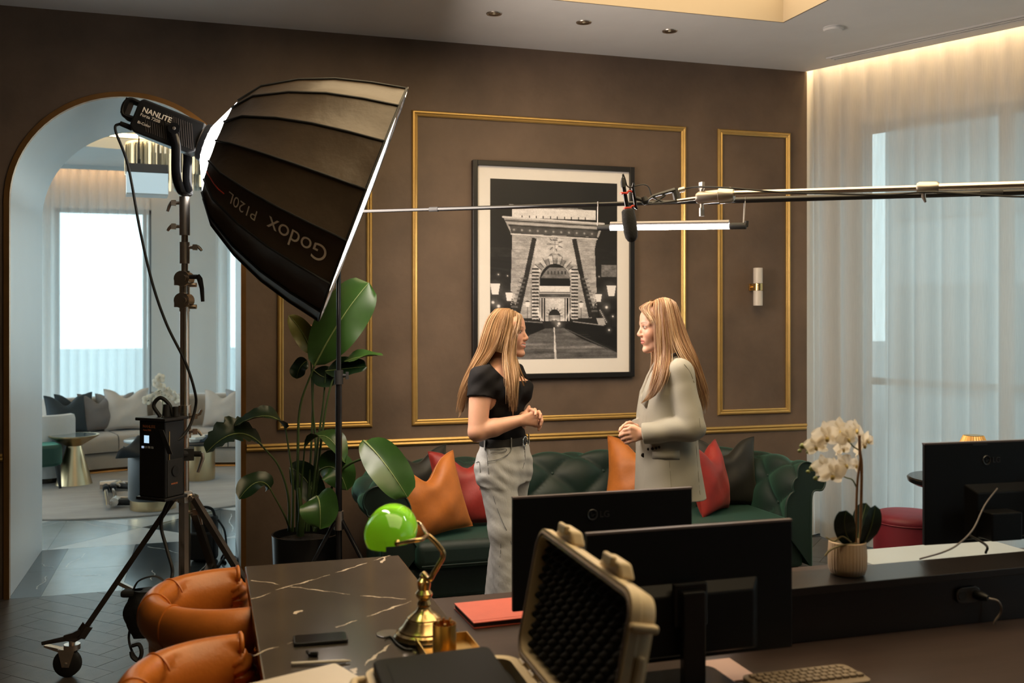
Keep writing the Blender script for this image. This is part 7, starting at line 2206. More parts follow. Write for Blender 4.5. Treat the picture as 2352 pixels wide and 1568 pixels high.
# ================================================================== people: implicit bodies turned into one skin each
class Field:
    def __init__(s, xs, ys, zs):
        s.xs, s.ys, s.zs = [np.asarray(q, dtype=np.float32) for q in (xs, ys, zs)]
        s.g = np.full((len(xs), len(ys), len(zs)), 1.0, dtype=np.float32)
    def win(s, lo, hi):
        sl = []
        for ax_, a, b in zip((s.xs, s.ys, s.zs), lo, hi):
            i, j = np.searchsorted(ax_, a), np.searchsorted(ax_, b)
            if j <= i: return None
            sl.append(slice(i, j))
        return tuple(sl), s.xs[sl[0]][:, None, None], s.ys[sl[1]][None, :, None], s.zs[sl[2]][None, None, :]
    def mix(s, sl, d, k, sub=False):
        g = s.g[sl]
        d = np.broadcast_to(d, g.shape)
        if sub:
            h = np.clip(0.5 - 0.5 * (g + d) / k, 0, 1); s.g[sl] = g * (1 - h) - d * h + k * h * (1 - h)
        else:
            h = np.clip(0.5 + 0.5 * (g - d) / k, 0, 1); s.g[sl] = g * (1 - h) + d * h - k * h * (1 - h)
    def rc(s, a, b, ra, rb=None, k=0.012, sub=False, flat=None):
        """tapered limb a->b; flat = (direction, factor): squashed along that direction"""
        rb = ra if rb is None else rb
        a, b = np.array(a, float), np.array(b, float)
        m = k + 0.02; rm = max(ra, rb)
        w = s.win(np.minimum(a, b) - rm - m, np.maximum(a, b) + rm + m)
        if w is None: return s
        sl, X, Y, Z = w
        d = b - a; L = float(d @ d) + 1e-12
        t = np.clip(((X - a[0]) * d[0] + (Y - a[1]) * d[1] + (Z - a[2]) * d[2]) / L, 0, 1)
        px, py, pz = X - a[0] - t * d[0], Y - a[1] - t * d[1], Z - a[2] - t * d[2]
        if flat is None: q = np.sqrt(px * px + py * py + pz * pz)
        else:
            n, f = np.array(flat[0], float), flat[1]; n /= np.linalg.norm(n)
            c = px * n[0] + py * n[1] + pz * n[2]
            q = np.sqrt(np.maximum(px * px + py * py + pz * pz - c * c, 0) + (c / f) ** 2)
        s.mix(sl, q - (ra + t * (rb - ra)), k, sub); return s
    def ell(s, c, r, R=None, k=0.012, sub=False):
        c = np.array(c, float); r = np.array(r, float); m = k + 0.02; rm = max(r) if R is not None else r
        w = s.win(c - rm - m, c + rm + m)
        if w is None: return s
        sl, X, Y, Z = w
        x, y, z = X - c[0], Y - c[1], Z - c[2]
        if R is not None:
            x, y, z = [x * R[i][0] + y * R[i][1] + z * R[i][2] for i in range(3)]
        k0 = np.sqrt((x / r[0]) ** 2 + (y / r[1]) ** 2 + (z / r[2]) ** 2)
        k1 = np.sqrt((x / r[0] ** 2) ** 2 + (y / r[1] ** 2) ** 2 + (z / r[2] ** 2) ** 2) + 1e-9
        s.mix(sl, k0 * (k0 - 1) / k1, k, sub); return s
    def stack(s, secs, yaw=0.0, k=0.015, p=2.2, grow=0.0):
        """torso-like volume: (z, ca, cb, half along the facing, half across)"""
        S_ = np.array(sorted(secs), float); z0, z1 = S_[0, 0], S_[-1, 0]
        m = 0.05; ext = max(S_[:, 3:].max() + grow, 0) * 1.2 + m
        w = s.win((S_[:, 1].min() - ext, S_[:, 2].min() - ext, z0 - m), (S_[:, 1].max() + ext, S_[:, 2].max() + ext, z1 + m))
        if w is None: return s
        sl, X, Y, Z = w
        zi = np.clip(Z, z0, z1)
        f = lambda i: np.interp(zi.ravel(), S_[:, 0], S_[:, i]).reshape(zi.shape)
        # smooth the interpolation a little
        x, y = X - f(1), Y - f(2)
        c, n = math.cos(yaw), math.sin(yaw)
        u, v = x * c + y * n, -x * n + y * c
        ha, hb = f(3) + grow, f(4) + grow
        q = (np.abs(u / ha) ** p + np.abs(v / hb) ** p) ** (1 / p)
        d = (q - 1) * np.minimum(ha, hb)
        dz = np.abs(Z - zi)
        d = np.where(dz > 0, np.sqrt(np.maximum(d, 0) ** 2 + dz ** 2), d)
        s.mix(sl, d, k); return s
    def cut(s, fn):
        """keep where fn(x, y, z) < 0"""
        s.g = np.maximum(s.g, fn(s.xs[:, None, None], s.ys[None, :, None], s.zs[None, None, :]).astype(np.float32)); return s
    def disp(s, fn):
        s.g = s.g + fn(s.xs[:, None, None], s.ys[None, :, None], s.zs[None, None, :]).astype(np.float32); return s
    def mesh(s):
        g = s.g; q = g < 0
        cnt = np.zeros([n - 1 for n in g.shape], np.int8)
        for i in (0, 1):
            for j in (0, 1):
                for k in (0, 1):
                    cnt += q[i:g.shape[0] - 1 + i, j:g.shape[1] - 1 + j, k:g.shape[2] - 1 + k]
        act = (cnt > 0) & (cnt < 8)
        I, J, K = np.nonzero(act)
        idx = np.full(act.shape, -1, np.int32); idx[I, J, K] = np.arange(len(I))
        acc = np.zeros((len(I), 3)); n = np.zeros(len(I))
        C = [(i, j, k) for i in (0, 1) for j in (0, 1) for k in (0, 1)]
        for a in C:
            for ax_ in range(3):
                if a[ax_]: continue
                b = list(a); b[ax_] = 1
                ga = g[I + a[0], J + a[1], K + a[2]]; gb = g[I + b[0], J + b[1], K + b[2]]
                m = (ga < 0) != (gb < 0)
                t = np.where(m, ga / np.where(m, ga - gb, 1), 0)
                p = np.array(a, float)[None, :].repeat(len(I), 0); p[:, ax_] += t
                acc[m] += p[m]; n[m] += 1
        acc /= n[:, None]
        P = np.stack([s.xs[I] + acc[:, 0] * (s.xs[I + 1] - s.xs[I]), s.ys[J] + acc[:, 1] * (s.ys[J + 1] - s.ys[J]), s.zs[K] + acc[:, 2] * (s.zs[K + 1] - s.zs[K])], 1)
        F = []
        sh = act.shape
        for ax_ in range(3):
            a = [slice(1, -1)] * 3; b = [slice(1, -1)] * 3
            a[ax_] = slice(0, -1); b[ax_] = slice(1, None)
            m = q[tuple(a)] != q[tuple(b)]
            i, j, k = np.nonzero(m)
            ins = q[tuple(a)][i, j, k]
            o = [i, j, k]
            for e in range(3):
                if e != ax_: o[e] = o[e] + 1
            e1, e2 = [e for e in range(3) if e != ax_]
            def cell(d1, d2):
                c = [x.copy() for x in o]; c[e1] = c[e1] + d1; c[e2] = c[e2] + d2
                return idx[c[0], c[1], c[2]]
            Q = np.stack([cell(-1, -1), cell(0, -1), cell(0, 0), cell(-1, 0)], 1)
            flip = ins if ax_ != 1 else ~ins
            Q[~flip] = Q[~flip][:, ::-1]
            F.append(Q)
        F = np.concatenate(F); F = F[(F >= 0).all(1)]
        return P, F
def axis_pts(*segs):
    """(from, to, step) stretches joined into one axis"""
    out = []
    for a, b, h in segs: out += list(np.arange(a, b - h * 0.25, h))
    out.append(segs[-1][1])
    return out
m_skin = mat('skin', (0.6, 0.35, 0.25), 0.48, attr=True, sss=0.18, vary=(40, 0.06), bump=(120, 0.05, 0.001))
m_hair = mat('blond_hair', (0.4, 0.22, 0.1), 0.46, attr=True, vary=(30, 0.15), stretch=(1, 1, 0.1), spec=0.4)
m_tee = mat('black_cotton', (0.008, 0.0072, 0.008), 0.9, vary=(20, 0.2), bump=(60, 0.2, 0.004), spec=0.2)
m_denim = mat('pale_denim', (0.52, 0.53, 0.525), 0.85, vary=(9, 0.16), bump=(140, 0.45, 0.003), stretch=(1, 1, 0.5))
m_denim_d = mat('denim_seam', (0.20, 0.21, 0.22), 0.9, vary=(60, 0.4))
m_blazer = mat('sage_blazer', (0.325, 0.307, 0.256), 0.8, vary=(3, 0.08), bump=(200, 0.15, 0.002))
m_blackt = mat('black_trousers', (0.016, 0.016, 0.017), 0.8, vary=(20, 0.2))
m_eye = mat('eye_white', (0.42, 0.36, 0.33), 0.3)
m_iris = mat('iris_grey', (0.06, 0.07, 0.07), 0.1)
m_dbutton = mat('dark_horn_button', (0.02, 0.015, 0.012), 0.25)
SKIN = np.array((0.62, 0.335, 0.225))

class Figure:
    """a = to the right of the picture, b = away, z = up, all in metres; px() turns a picture place into a,z"""
    def __init__(s, x0, d, label):
        s.x0, s.d, s.k = x0, d, FPX / d
        s.base = atd(x0, 720, d); s.base.z = 0
        s.root = thing('person', label, 'person', s.base)
    def p(s, x, y, b=0.0):
        k = s.k / (1 + b / s.d)
        return np.array(((x - s.x0) / k, b, CAM_H + (720 - y) / k))
    def world(s, P):
        P = np.asarray(P, float).reshape(-1, 3)
        R_ = np.array((RT.x, RT.y, 0)); F_ = np.array((FW.x, FW.y, 0))
        return np.array(s.base)[None] + P[:, :1] * R_ + P[:, 1:2] * F_ + P[:, 2:] * np.array((0, 0, 1))
    def w(s, P): return Vector(s.world([P])[0])
    def emit(s, field, name, mt, colf=None):
        P, F = field.mesh()
        # winding was built for (a, b, z) which is a right-handed frame
        return np_mesh(name, s.world(P), F, mt, s.root, None if colf is None else colf(P))

def head_prims(f, o, yaw, pitch=0.0, mouth=0.0, jaw=1.0):
    """skull and face around the ear-level centre o; returns local->field mapping"""
    cy, sy_ = math.cos(yaw), math.sin(yaw); cp, sp = math.cos(pitch), math.sin(pitch)
    fwd = np.array((cy * cp, sy_ * cp, sp)); up = np.array((-cy * sp, -sy_ * sp, cp)); left = np.cross(up, fwd)
    M = lambda x, y, z: np.array(o) + fwd * x + left * y + up * z
    R = [fwd, left, up]
    f.ell(M(-0.008, 0, 0.034), (0.089, 0.073, 0.086), R, 0.01)           # cranium
    f.ell(M(0.030, 0, -0.008), (0.064, 0.062, 0.090), R, 0.03)           # face mask
    f.ell(M(0.058, 0, 0.060), (0.034, 0.050, 0.036), R, 0.03)            # forehead
    for s in (-1, 1):
        f.rc(M(-0.008, s * 0.052, -0.052), M(0.062, s * 0.014, -0.094), 0.020, 0.014, 0.025)   # jaw line
        f.ell(M(0.058, s * 0.036, -0.022), (0.026, 0.022, 0.024), R, 0.022)  # cheek
        f.rc(M(0.086, s * 0.014, 0.029), M(0.070, s * 0.048, 0.025), 0.009, 0.008, 0.016)      # brow
        f.ell(M(0.097, s * 0.033, 0.009), (0.012, 0.015, 0.009), R, 0.010, sub=True)             # eye socket
        f.ell(M(0.0765, s * 0.032, 0.010), (0.0142, 0.0145, 0.0125), R, 0.004)                    # lids
        f.ell(M(0.098, s * 0.0115, -0.028), (0.0095, 0.007, 0.0075), R, 0.006)                   # nostril wing
        f.ell(M(-0.012, s * 0.076, -0.004), (0.016, 0.007, 0.029), R, 0.006)                    # ear
        f.ell(M(-0.006, s * 0.084, -0.002), (0.008, 0.005, 0.016), R, 0.004, sub=True)
    f.rc(M(0.087, 0, 0.016), M(0.1065, 0, -0.021), 0.0080, 0.0092, 0.010)   # nose
    f.ell(M(0.1035, 0, -0.0245), (0.0098, 0.0098, 0.008), R, 0.006)
    f.ell(M(0.074, 0, -0.055), (0.022, 0.030, 0.022), R, 0.018)           # muzzle
    f.ell(M(0.073, 0, -0.098), (0.018, 0.020, 0.015), R, 0.016)           # chin
    for s in (-1, 1):
        c = 0.021 + 0.006 * mouth
        f.rc(M(0.0915, 0, -0.0510), M(0.083, s * c, -0.0560 + 0.006 * mouth), 0.0058, 0.0035, 0.005)   # upper lip
        f.rc(M(0.0895, 0, -0.0640), M(0.081, s * c * 0.9, -0.0600 + 0.004 * mouth), 0.0066, 0.0035, 0.005)  # lower lip
        f.rc(M(0.1005, 0, -0.0575), M(0.087, s * c, -0.0580 + 0.006 * mouth), 0.0028 + 0.0012 * mouth, 0.0015, 0.003, sub=True)
    return M, R
def face_colours(P, o, R, base, mouth=0.0):
    q = P - np.array(o)
    x, y, z = q @ R[0], q @ R[1], q @ R[2]
    c = np.repeat(base[None], len(P), 0).astype(float)
    def paint(mask, col, a=1.0):
        m = np.clip(mask, 0, 1)[:, None] * a
        c[:] = c * (1 - m) + np.array(col) * m
    near = (np.abs(x) < 0.14) & (np.abs(y) < 0.1) & (np.abs(z) < 0.15)
    ay = np.abs(y)
    blush = np.exp(-((x - 0.075) / 0.03) ** 2 - ((ay - 0.042) / 0.02) ** 2 - ((z + 0.025) / 0.022) ** 2)
    paint(blush * near, (0.62, 0.22, 0.15), 0.45)
    nose = np.exp(-((x - 0.112) / 0.012) ** 2 - (y / 0.012) ** 2 - ((z + 0.022) / 0.012) ** 2); paint(nose * near, (0.60, 0.24, 0.17), 0.4)
    zc = z - 0.25 * mouth * ay * 1.0
    lip = (np.abs(zc + 0.0575) < 0.0125 - 0.25 * ay) & (x > 0.070) & (ay < 0.026)
    paint((lip & near).astype(float), (0.46, 0.125, 0.10), 0.85)
    if mouth:
        tee = (np.abs(zc + 0.0572) < 0.0042 - 0.12 * ay) & (x > 0.078) & (ay < 0.022); paint((tee & near).astype(float), (0.74, 0.66, 0.60))
    else:
        gap = (np.abs(zc + 0.0578) < 0.0016) & (x > 0.078) & (ay < 0.022); paint((gap & near).astype(float), (0.20, 0.05, 0.04))
    brow = (np.abs(z - 0.034 + 9.0 * (ay - 0.034) ** 2) < 0.0045) & (ay > 0.012) & (ay < 0.052) & (x > 0.055); paint((brow & near).astype(float), (0.24, 0.12, 0.06), 0.85)
    lash = (np.abs(z - 0.0165 + 16 * (ay - 0.032) ** 2) < 0.0026) & (ay > 0.016) & (ay < 0.048) & (x > 0.06); paint((lash & near).astype(float), (0.06, 0.03, 0.02), 0.9)
    low = (np.abs(z - 0.0035 - 10 * (ay - 0.032) ** 2) < 0.0016) & (ay > 0.018) & (ay < 0.046) & (x > 0.06); paint((low & near).astype(float), (0.25, 0.11, 0.08), 0.6)
    return c
def add_eyes(fig, M, look=0.0):
    for s in (-1, 1):
        c = M(0.0785, s * 0.032, 0.0092)
        o = MB().ball(fig.w(c), (0.0126, 0.0126, 0.0108), 14, 10).build('eye', m_eye, fig.root, smooth=180)
        fr_ = fig.w(M(1, 0, 0)) - fig.w(M(0, 0, 0))
        MB().ball(fig.w(M(0.0862, s * 0.0325, 0.0092)), (0.0064, 0.0064, 0.0060), 12, 8).build('iris', m_iris, o, smooth=180)

def hair(fig, name, fams, cap, cols, seed, per=120, rad_=0.0015, sub=8):
    """strands combed between guide lines plus an under-layer of the same lines"""
    rg = np.random.default_rng(seed)
    w = MB(); cl = []
    def put_col(c, n): cl.extend([c] * n)
    cols = np.array(cols, float)
    for fam in fams:
        guides, n_str = fam[0], fam[1]; emin = fam[2] if len(fam) > 2 else 0.80
        G_ = []
        for g in guides:
            g = list(g); (xa, ya, ba), (xb, yb2, bb) = g[0], g[1]
            if abs(bb - ba) > 0.02 and yb2 > ya + 10:      # round over the crown before falling
                g = [(xa, ya - 3, ba), (xa + 0.30 * (xb - xa), ya - 3 + 0.10 * (yb2 - ya), ba + 0.50 * (bb - ba)), (xa + 0.65 * (xb - xa), ya + 0.42 * (yb2 - ya), ba + 0.86 * (bb - ba))] + g[1:]
            G_.append(np.array([fig.p(*q) for q in g]))
        m = 26
        # resample each guide to m points
        S_ = []
        for g in G_:
            sp_ = np.array([list(v) for v in spline([Vector(q) for q in g], 8)])
            L = np.concatenate([[0], np.cumsum(np.linalg.norm(np.diff(sp_, axis=0), axis=1))]); L /= L[-1]
            S_.append(np.stack([np.interp(np.linspace(0, 1, m), L, sp_[:, e]) for e in range(3)], 1))
        S_ = np.array(S_)
        def at_s(u):
            u = min(max(u, 0), len(S_) - 1.0001); i = int(u); f = u - i
            return S_[i] * (1 - f) + S_[i + 1] * f
        # under-layer
        nu = (len(S_) - 1) * 5
        rows = []
        for i in range(nu + 1):
            g = at_s(i / 5).copy(); g[:, 1] += 0.010 * np.sign(0.3 - g[:, 1]) * 1.0
            rows.append([tuple(q) for q in fig.world(g)])
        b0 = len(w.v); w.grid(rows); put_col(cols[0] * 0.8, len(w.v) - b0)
        for _ in range(int(n_str * 2.1)):
            u = rg.uniform(0, len(S_) - 1)
            g = at_s(u).copy()
            t = np.linspace(0, 1, m)
            j1, j2, j3 = rg.normal(0, 1, 3)
            a = 0.0035 + 0.006 * t
            ph, fq = rg.uniform(0, 6.28), rg.uniform(3, 9)
            g[:, 0] += a * j1 + 0.003 * t * np.sin(fq * t + ph)
            g[:, 1] += -abs(a * j2) * 0.8 + 0.002 * np.cos(fq * t + ph)
            g[:, 2] += 0.3 * a * j3
            e = rg.uniform(emin, 1.0); k = max(8, int(m * e)); g = g[:k]
            r = rad_ * rg.uniform(0.5, 1.3)
            rr = [r * (1.0 if q < k * 0.75 else max(0.15, (k - q) / (k * 0.25))) for q in range(k)]
            b0 = len(w.v)
            w.tube([tuple(q) for q in fig.world(g)], rr, 4, caps=False)
            c = cols[rg.integers(0, len(cols))] * rg.uniform(0.8, 1.15)
            put_col(c, len(w.v) - b0)
    if cap is not None:
        P, F = cap.mesh()
        b0 = len(w.v); w.v += [tuple(q) for q in fig.world(P)]; w.f += [tuple(int(b0 + i) for i in q) for q in F]
        n = len(P)
        st = 0.85 + 0.25 * np.sin(P[:, 1] * 900 + P[:, 0] * 60) * 0.5
        for i in range(n): cl.append(cols[0] * st[i])
    w.cols = cl
    return w.build(name, m_hair, fig.root, smooth=80)
def fingers(f, chains, k=0.003):
    for ch in chains:
        for (a, b) in zip(ch[:-1], ch[1:]): f.rc(a[:3], b[:3], a[3], b[3], k)

# ------------------------------------------------------------------ woman in black T-shirt and pale jeans
W1 = Figure(1150, 5.0, 'woman with long blond hair in black t-shirt and pale jeans, hands clasped')
p = W1.p
yaw1 = math.radians(-28)                       # body turned a little to the camera
fw1 = np.array((math.cos(yaw1), math.sin(yaw1), 0)); rt1 = np.array((math.sin(yaw1), -math.cos(yaw1), 0))
F1 = Field(axis_pts((-0.24, 0.26, 0.0033)), axis_pts((-0.30, 0.34, 0.0036)), axis_pts((0.0, 0.98, 0.011), (0.98, 1.44, 0.0040), (1.44, 1.71, 0.0024)))
hd1 = np.array(p(1163.5, 769)); hd1[1] = -0.005
M1, R1_ = head_prims(F1, hd1, math.radians(-22), math.radians(4), mouth=1.0)
tc = lambda y, px_: p(px_, y)
def sec(px_, y, hf, hl, b=0.0):
    q = p(px_, y); return (q[2], q[0], b, hf, hl)
torso1 = [sec(1152, 826, 0.050, 0.055), sec(1147, 842, 0.064, 0.100), sec(1146, 862, 0.086, 0.146), sec(1148, 890, 0.104, 0.158), sec(1150, 920, 0.100, 0.145), sec(1153, 965, 0.090, 0.130), sec(1156, 1005, 0.092, 0.138), sec(1158, 1045, 0.108, 0.165), sec(1157, 1085, 0.108, 0.172)]
F1.stack(torso1, yaw1, 0.02)
for s in (-1, 1):
    c = np.array(p(1153, 895)) + fw1 * 0.072 + rt1 * 0.065 * s
    F1.ell(c, (0.058, 0.058, 0.060), None, 0.03)
F1.rc(M1(-0.022, 0, -0.045), p(1150, 836), 0.052, 0.056, 0.02)
shR, shL = np.array(p(1107, 864)) , np.array(p(1147, 862)) - rt1 * 0.155
shR[1] = -0.142
elR = np.array(p(1098, 992, -0.20)); wrR = np.array(p(1192, 966, -0.165))
elL = np.array(p(1178, 985, 0.17)); wrL = np.array(p(1204, 957, -0.06))
F1.rc(shR, elR, 0.056, 0.047, 0.03); F1.rc(elR, elR + (wrR - elR) * 0.4, 0.045, 0.043, 0.012); F1.rc(elR + (wrR - elR) * 0.4, wrR, 0.043, 0.0275, 0.012)
F1.rc(shL, elL, 0.054, 0.045, 0.03); F1.rc(elL, elL + (wrL - elL) * 0.4, 0.044, 0.042, 0.012); F1.rc(elL + (wrL - elL) * 0.4, wrL, 0.042, 0.0275, 0.012)
# near (right) hand: back to the camera, fingers folded round the other hand
def H(x, y, b, r): return (*p(x, y, b), r)
bn = -0.165
for (x0, y0, x1, y1, r) in ((1197, 960, 1226, 949, 0.0125), (1197, 964, 1231, 957, 0.0128), (1197, 968, 1232, 966, 0.0125), (1197, 971, 1230, 974, 0.0115)):
    F1.rc(p(x0, y0, bn), p(x1, y1, bn + 0.012), r * 1.05, r, 0.010)
fingers(F1, [[H(1226, 949, bn + .012, .0102), H(1238, 947, bn + .035, .0094), H(1234, 951, bn + .070, .0088), H(1222, 953, bn + .080, .0075)],
             [H(1231, 957, bn + .012, .0104), H(1241, 958, bn + .038, .0096), H(1234, 960, bn + .075, .0090), H(1220, 960, bn + .084, .0076)],
             [H(1232, 966, bn + .012, .0100), H(1240, 969, bn + .036, .0092), H(1233, 969, bn + .070, .0086), H(1220, 967, bn + .080, .0072)],
             [H(1230, 974, bn + .012, .0090), H(1236, 978, bn + .032, .0082), H(1230, 978, bn + .058, .0076), H(1220, 975, bn + .068, .0066)],
             [H(1201, 957, bn + .010, .0125), H(1209, 947, bn + .020, .0112), H(1215, 938, bn + .026, .0095), H(1216, 934, bn + .028, .0078)]])
# far (left) hand: its fingers lie over the near knuckles
bf = -0.105
for (x0, y0, x1, y1, r) in ((1206, 950, 1222, 943, 0.0120), (1207, 954, 1228, 949, 0.0124), (1207, 958, 1231, 957, 0.0122), (1206, 962, 1232, 965, 0.0112)):
    F1.rc(p(x0, y0, bf + 0.02), p(x1, y1, bf), r, r, 0.008)
fingers(F1, [[H(1222, 943, bf, .0100), H(1229, 941, bf - .035, .0094), H(1232, 946, bf - .066, .0088), H(1231, 952, bf - .078, .0072)],
             [H(1228, 949, bf, .0104), H(1238, 946, bf - .030, .0096), H(1242, 952, bf - .060, .0090), H(1241, 960, bf - .070, .0074)],
             [H(1231, 957, bf, .0100), H(1243, 957, bf - .020, .0094), H(1245, 967, bf - .045, .0088), H(1243, 976, bf - .050, .0072)],
             [H(1232, 965, bf, .0090), H(1242, 970, bf - .012, .0084), H(1241, 980, bf - .028, .0078), H(1238, 987, bf - .034, .0066)],
             [H(1210, 950, bf + .015, .0118), H(1216, 943, bf - .020, .0106), H(1222, 941, bf - .045, .0092), H(1227, 944, bf - .055, .0074)]])
# legs and feet
hpR, knR, anR = np.array(p(1141, 1075, -0.075)), np.array(p(1160, 1215, -0.10)), np.array(p(1183, 1437, -0.09))
hpL, knL, anL = np.array(p(1178, 1075, 0.075)), np.array(p(1163, 1215, 0.13)), np.array(p(1140, 1437, 0.19))
for h_, kn, an in ((hpR, knR, anR), (hpL, knL, anL)):
    F1.rc(h_, kn, 0.080, 0.054, 0.03); F1.rc(kn, an, 0.052, 0.036, 0.02)
    F1.rc((an[0] - 0.02, an[1], 0.045), (an[0] + 0.13, an[1] - 0.05, 0.035), 0.036, 0.030, 0.02)
W1.emit(F1, 'body', m_skin, lambda P: face_colours(P, hd1, R1_, SKIN, 1.0))
add_eyes(W1, M1)
# T-shirt
FS = Field(axis_pts((-0.22, 0.22, 0.0045)), axis_pts((-0.30, 0.30, 0.0045)), axis_pts((0.98, 1.50, 0.0045)))
FS.stack(torso1[1:], yaw1, 0.02, grow=0.007)
for s in (-1, 1):
    c = np.array(p(1153, 895)) + fw1 * 0.072 + rt1 * 0.065 * s
    FS.ell(c, (0.066, 0.066, 0.066), None, 0.045)
FS.rc(p(1150, 848), shR, 0.052, 0.052, 0.04); FS.rc(p(1150, 848), shL, 0.052, 0.052, 0.04)
slR, slL = shR + (elR - shR) * 0.36, shL + (elL - shL) * 0.36
FS.rc(shR, slR + (elR - shR) * 0.05, 0.057, 0.064, 0.035); FS.rc(shL, slL + (elL - shL) * 0.05, 0.056, 0.063, 0.035)
dR, dL_ = (elR - shR) / np.linalg.norm(elR - shR), (elL - shL) / np.linalg.norm(elL - shL)
FS.disp(lambda x, y, z: 0.0022 * np.sin(z * 55 + x * 40 + y * 20) + 0.0018 * np.sin(z * 90 - x * 70) + 0 * y)
def cut_sleeve(x, y, z, sh, d, ln, sgn):
    t = (x - sh[0]) * d[0] + (y - sh[1]) * d[1] + (z - sh[2]) * d[2] - ln
    q = np.sqrt((x - sh[0] - d[0] * ln) ** 2 + (y - sh[1] - d[1] * ln) ** 2 + (z - sh[2] - d[2] * ln) ** 2) - 0.085
    return np.where(q < 0, t, -1.0)
lnR, lnL = np.linalg.norm(slR - shR), np.linalg.norm(slL - shL)
FS.cut(lambda x, y, z: cut_sleeve(x, y, z, shR, dR, lnR, 1)); FS.cut(lambda x, y, z: cut_sleeve(x, y, z, shL, dL_, lnL, 1))
nk = np.array(p(1166, 834)); nk2 = np.array(p(1150, 812))
FS.rc(nk + fw1 * 0.02, nk2, 0.082, 0.072, 0.004, sub=True)
FS.ell(np.array(p(1160, 843)) , (0.092, 0.088, 0.066), None, 0.004, sub=True)
zA, zB_, xA, xB_ = p(1112, 820)[2], p(1168, 874)[2], p(1112, 0)[0], p(1168, 0)[0]
FS.cut(lambda x, y, z: np.where((y < 0.05) & (x > xA - 0.02), z - (zA + np.clip((x - xA) / (xB_ - xA), -0.3, 1.0) * (zB_ - zA)), -1.0))
zw = p(0, 1004)[2]
FS.cut(lambda x, y, z: zw - z + 0 * x + 0 * y)
W1.emit(FS, 't_shirt', m_tee)
# jeans
def fold(x, y, z):
    return (0.0020 * np.sin(95 * z + 38 * x + 22 * y + 2.0 * np.sin(30 * x)) * np.exp(-((z - 0.88) / 0.10) ** 2) + 0.0006 * np.sin(60 * z - 50 * x + 25 * y) * np.exp(-((z - 0.42) / 0.16) ** 2)
            + 0.0004 * np.sin(120 * z + 60 * x - 40 * y) + 0.0011 * np.sin(17 * z + 60 * x + 55 * y))
FJ = Field(axis_pts((-0.20, 0.24, 0.0052)), axis_pts((-0.24, 0.36, 0.0052)), axis_pts((0.02, 1.06, 0.0055)))
FJ.stack([sec(1156, 1002, 0.098, 0.144), sec(1158, 1022, 0.106, 0.156), sec(1158, 1050, 0.120, 0.176), sec(1156, 1080, 0.122, 0.184), sec(1158, 1105, 0.110, 0.176)], yaw1, 0.02)
for h_, kn, an, k1 in ((hpR, knR, anR, 1), (hpL, knL, anL, 0.97)):
    kk, aa_ = kn.copy(), an.copy()
    FJ.rc(h_, kk, 0.098 * k1, 0.079 * k1, 0.03); FJ.rc(kk, aa_, 0.078 * k1, 0.086 * k1, 0.03)
FJ.disp(fold)
zt1 = p(0, 1003)[2]
FJ.cut(lambda x, y, z: np.maximum(z - zt1, 0.035 - z) + 0 * x + 0 * y)
W1.emit(FJ, 'jeans', m_denim)
# belt, buckle, loops, pocket seams, zip
def around(yc, hf, hl, px_, t):
    c = np.array(p(px_, yc)); return c + fw1 * hf * math.cos(t) + rt1 * hl * math.sin(t)
rows = []
for i in range(49):
    t = 2 * pi * i / 48
    rows.append([W1.w(around(y, h_, l_, px_, t)) for (y, h_, l_, px_) in ((1019, 0.108, 0.157, 1157.5), (1018.5, 0.111, 0.160, 1157.5), (1002, 0.105, 0.152, 1156.5), (1001.5, 0.102, 0.149, 1156.5))])
MB().grid(rows).build('belt', m_blackt, W1.root, smooth=60)
t_b = -0.02
bc_ = W1.w(around(1010, 0.118, 0.164, 1157, t_b))
n_b = Vector(W1.w(fw1) - W1.w((0, 0, 0))).normalized()
a1, b1, d1 = basis(n_b)
MB().tube([bc_ + (a1 * math.cos(q) * 0.023 + b1 * math.sin(q) * 0.023) for q in [2 * pi * i / 28 for i in range(28)]], 0.0032, 6, closed=True).build('buckle', m_chrome, W1.root, smooth=60)
for t in (0.62, 1.75, -0.7):
    w = MB(); w.tube([W1.w(around(y, 0.112 + 0.002, 0.161 + 0.002, 1157.3, t)) for y in (998, 1010, 1024)], 0.0065, 6, flat=0.45); w.build('belt_loop', m_denim, W1.root, smooth=50)
def on_jeans(x, y, out=0.002):
    """nearest skin of the jeans seen from the camera at this place"""
    best = None
    i = np.argmin(np.abs(FJ.xs - p(x, y)[0])); k = np.argmin(np.abs(FJ.zs - p(x, y)[2]))
    col_ = FJ.g[i, :, k]; j = np.nonzero(col_ < 0)[0]
    b = FJ.ys[j[0]] if len(j) else 0
    q = p(x, y, b); return W1.w((q[0], b - out - 0.001, q[2]))
def seam(pts, r=0.0016, mt=None, name='seam'):
    P = spline([V(x, y, 0) for x, y in pts], 6)
    MB().tube([on_jeans(q.x, q.y) for q in P], r, 5).build(name, mt or m_denim_d, W1.root, smooth=60)
seam([(1118, 1030), (1121, 1060), (1125, 1100), (1137, 1150), (1152, 1190), (1168, 1225), (1176, 1250)])
seam([(1174, 1020), (1173, 1036), (1160, 1048), (1140, 1056), (1121, 1059)])
seam([(1126, 1033), (1160, 1030), (1161, 1036), (1128, 1040)])
seam([(1094, 1062), (1102, 1062), (1104, 1100), (1102, 1125)])
seam([(1203, 1020), (1206, 1040), (1205, 1060), (1196, 1090)], 0.0022)
seam([(1150, 1225), (1151, 1260), (1148, 1300), (1145, 1358)])
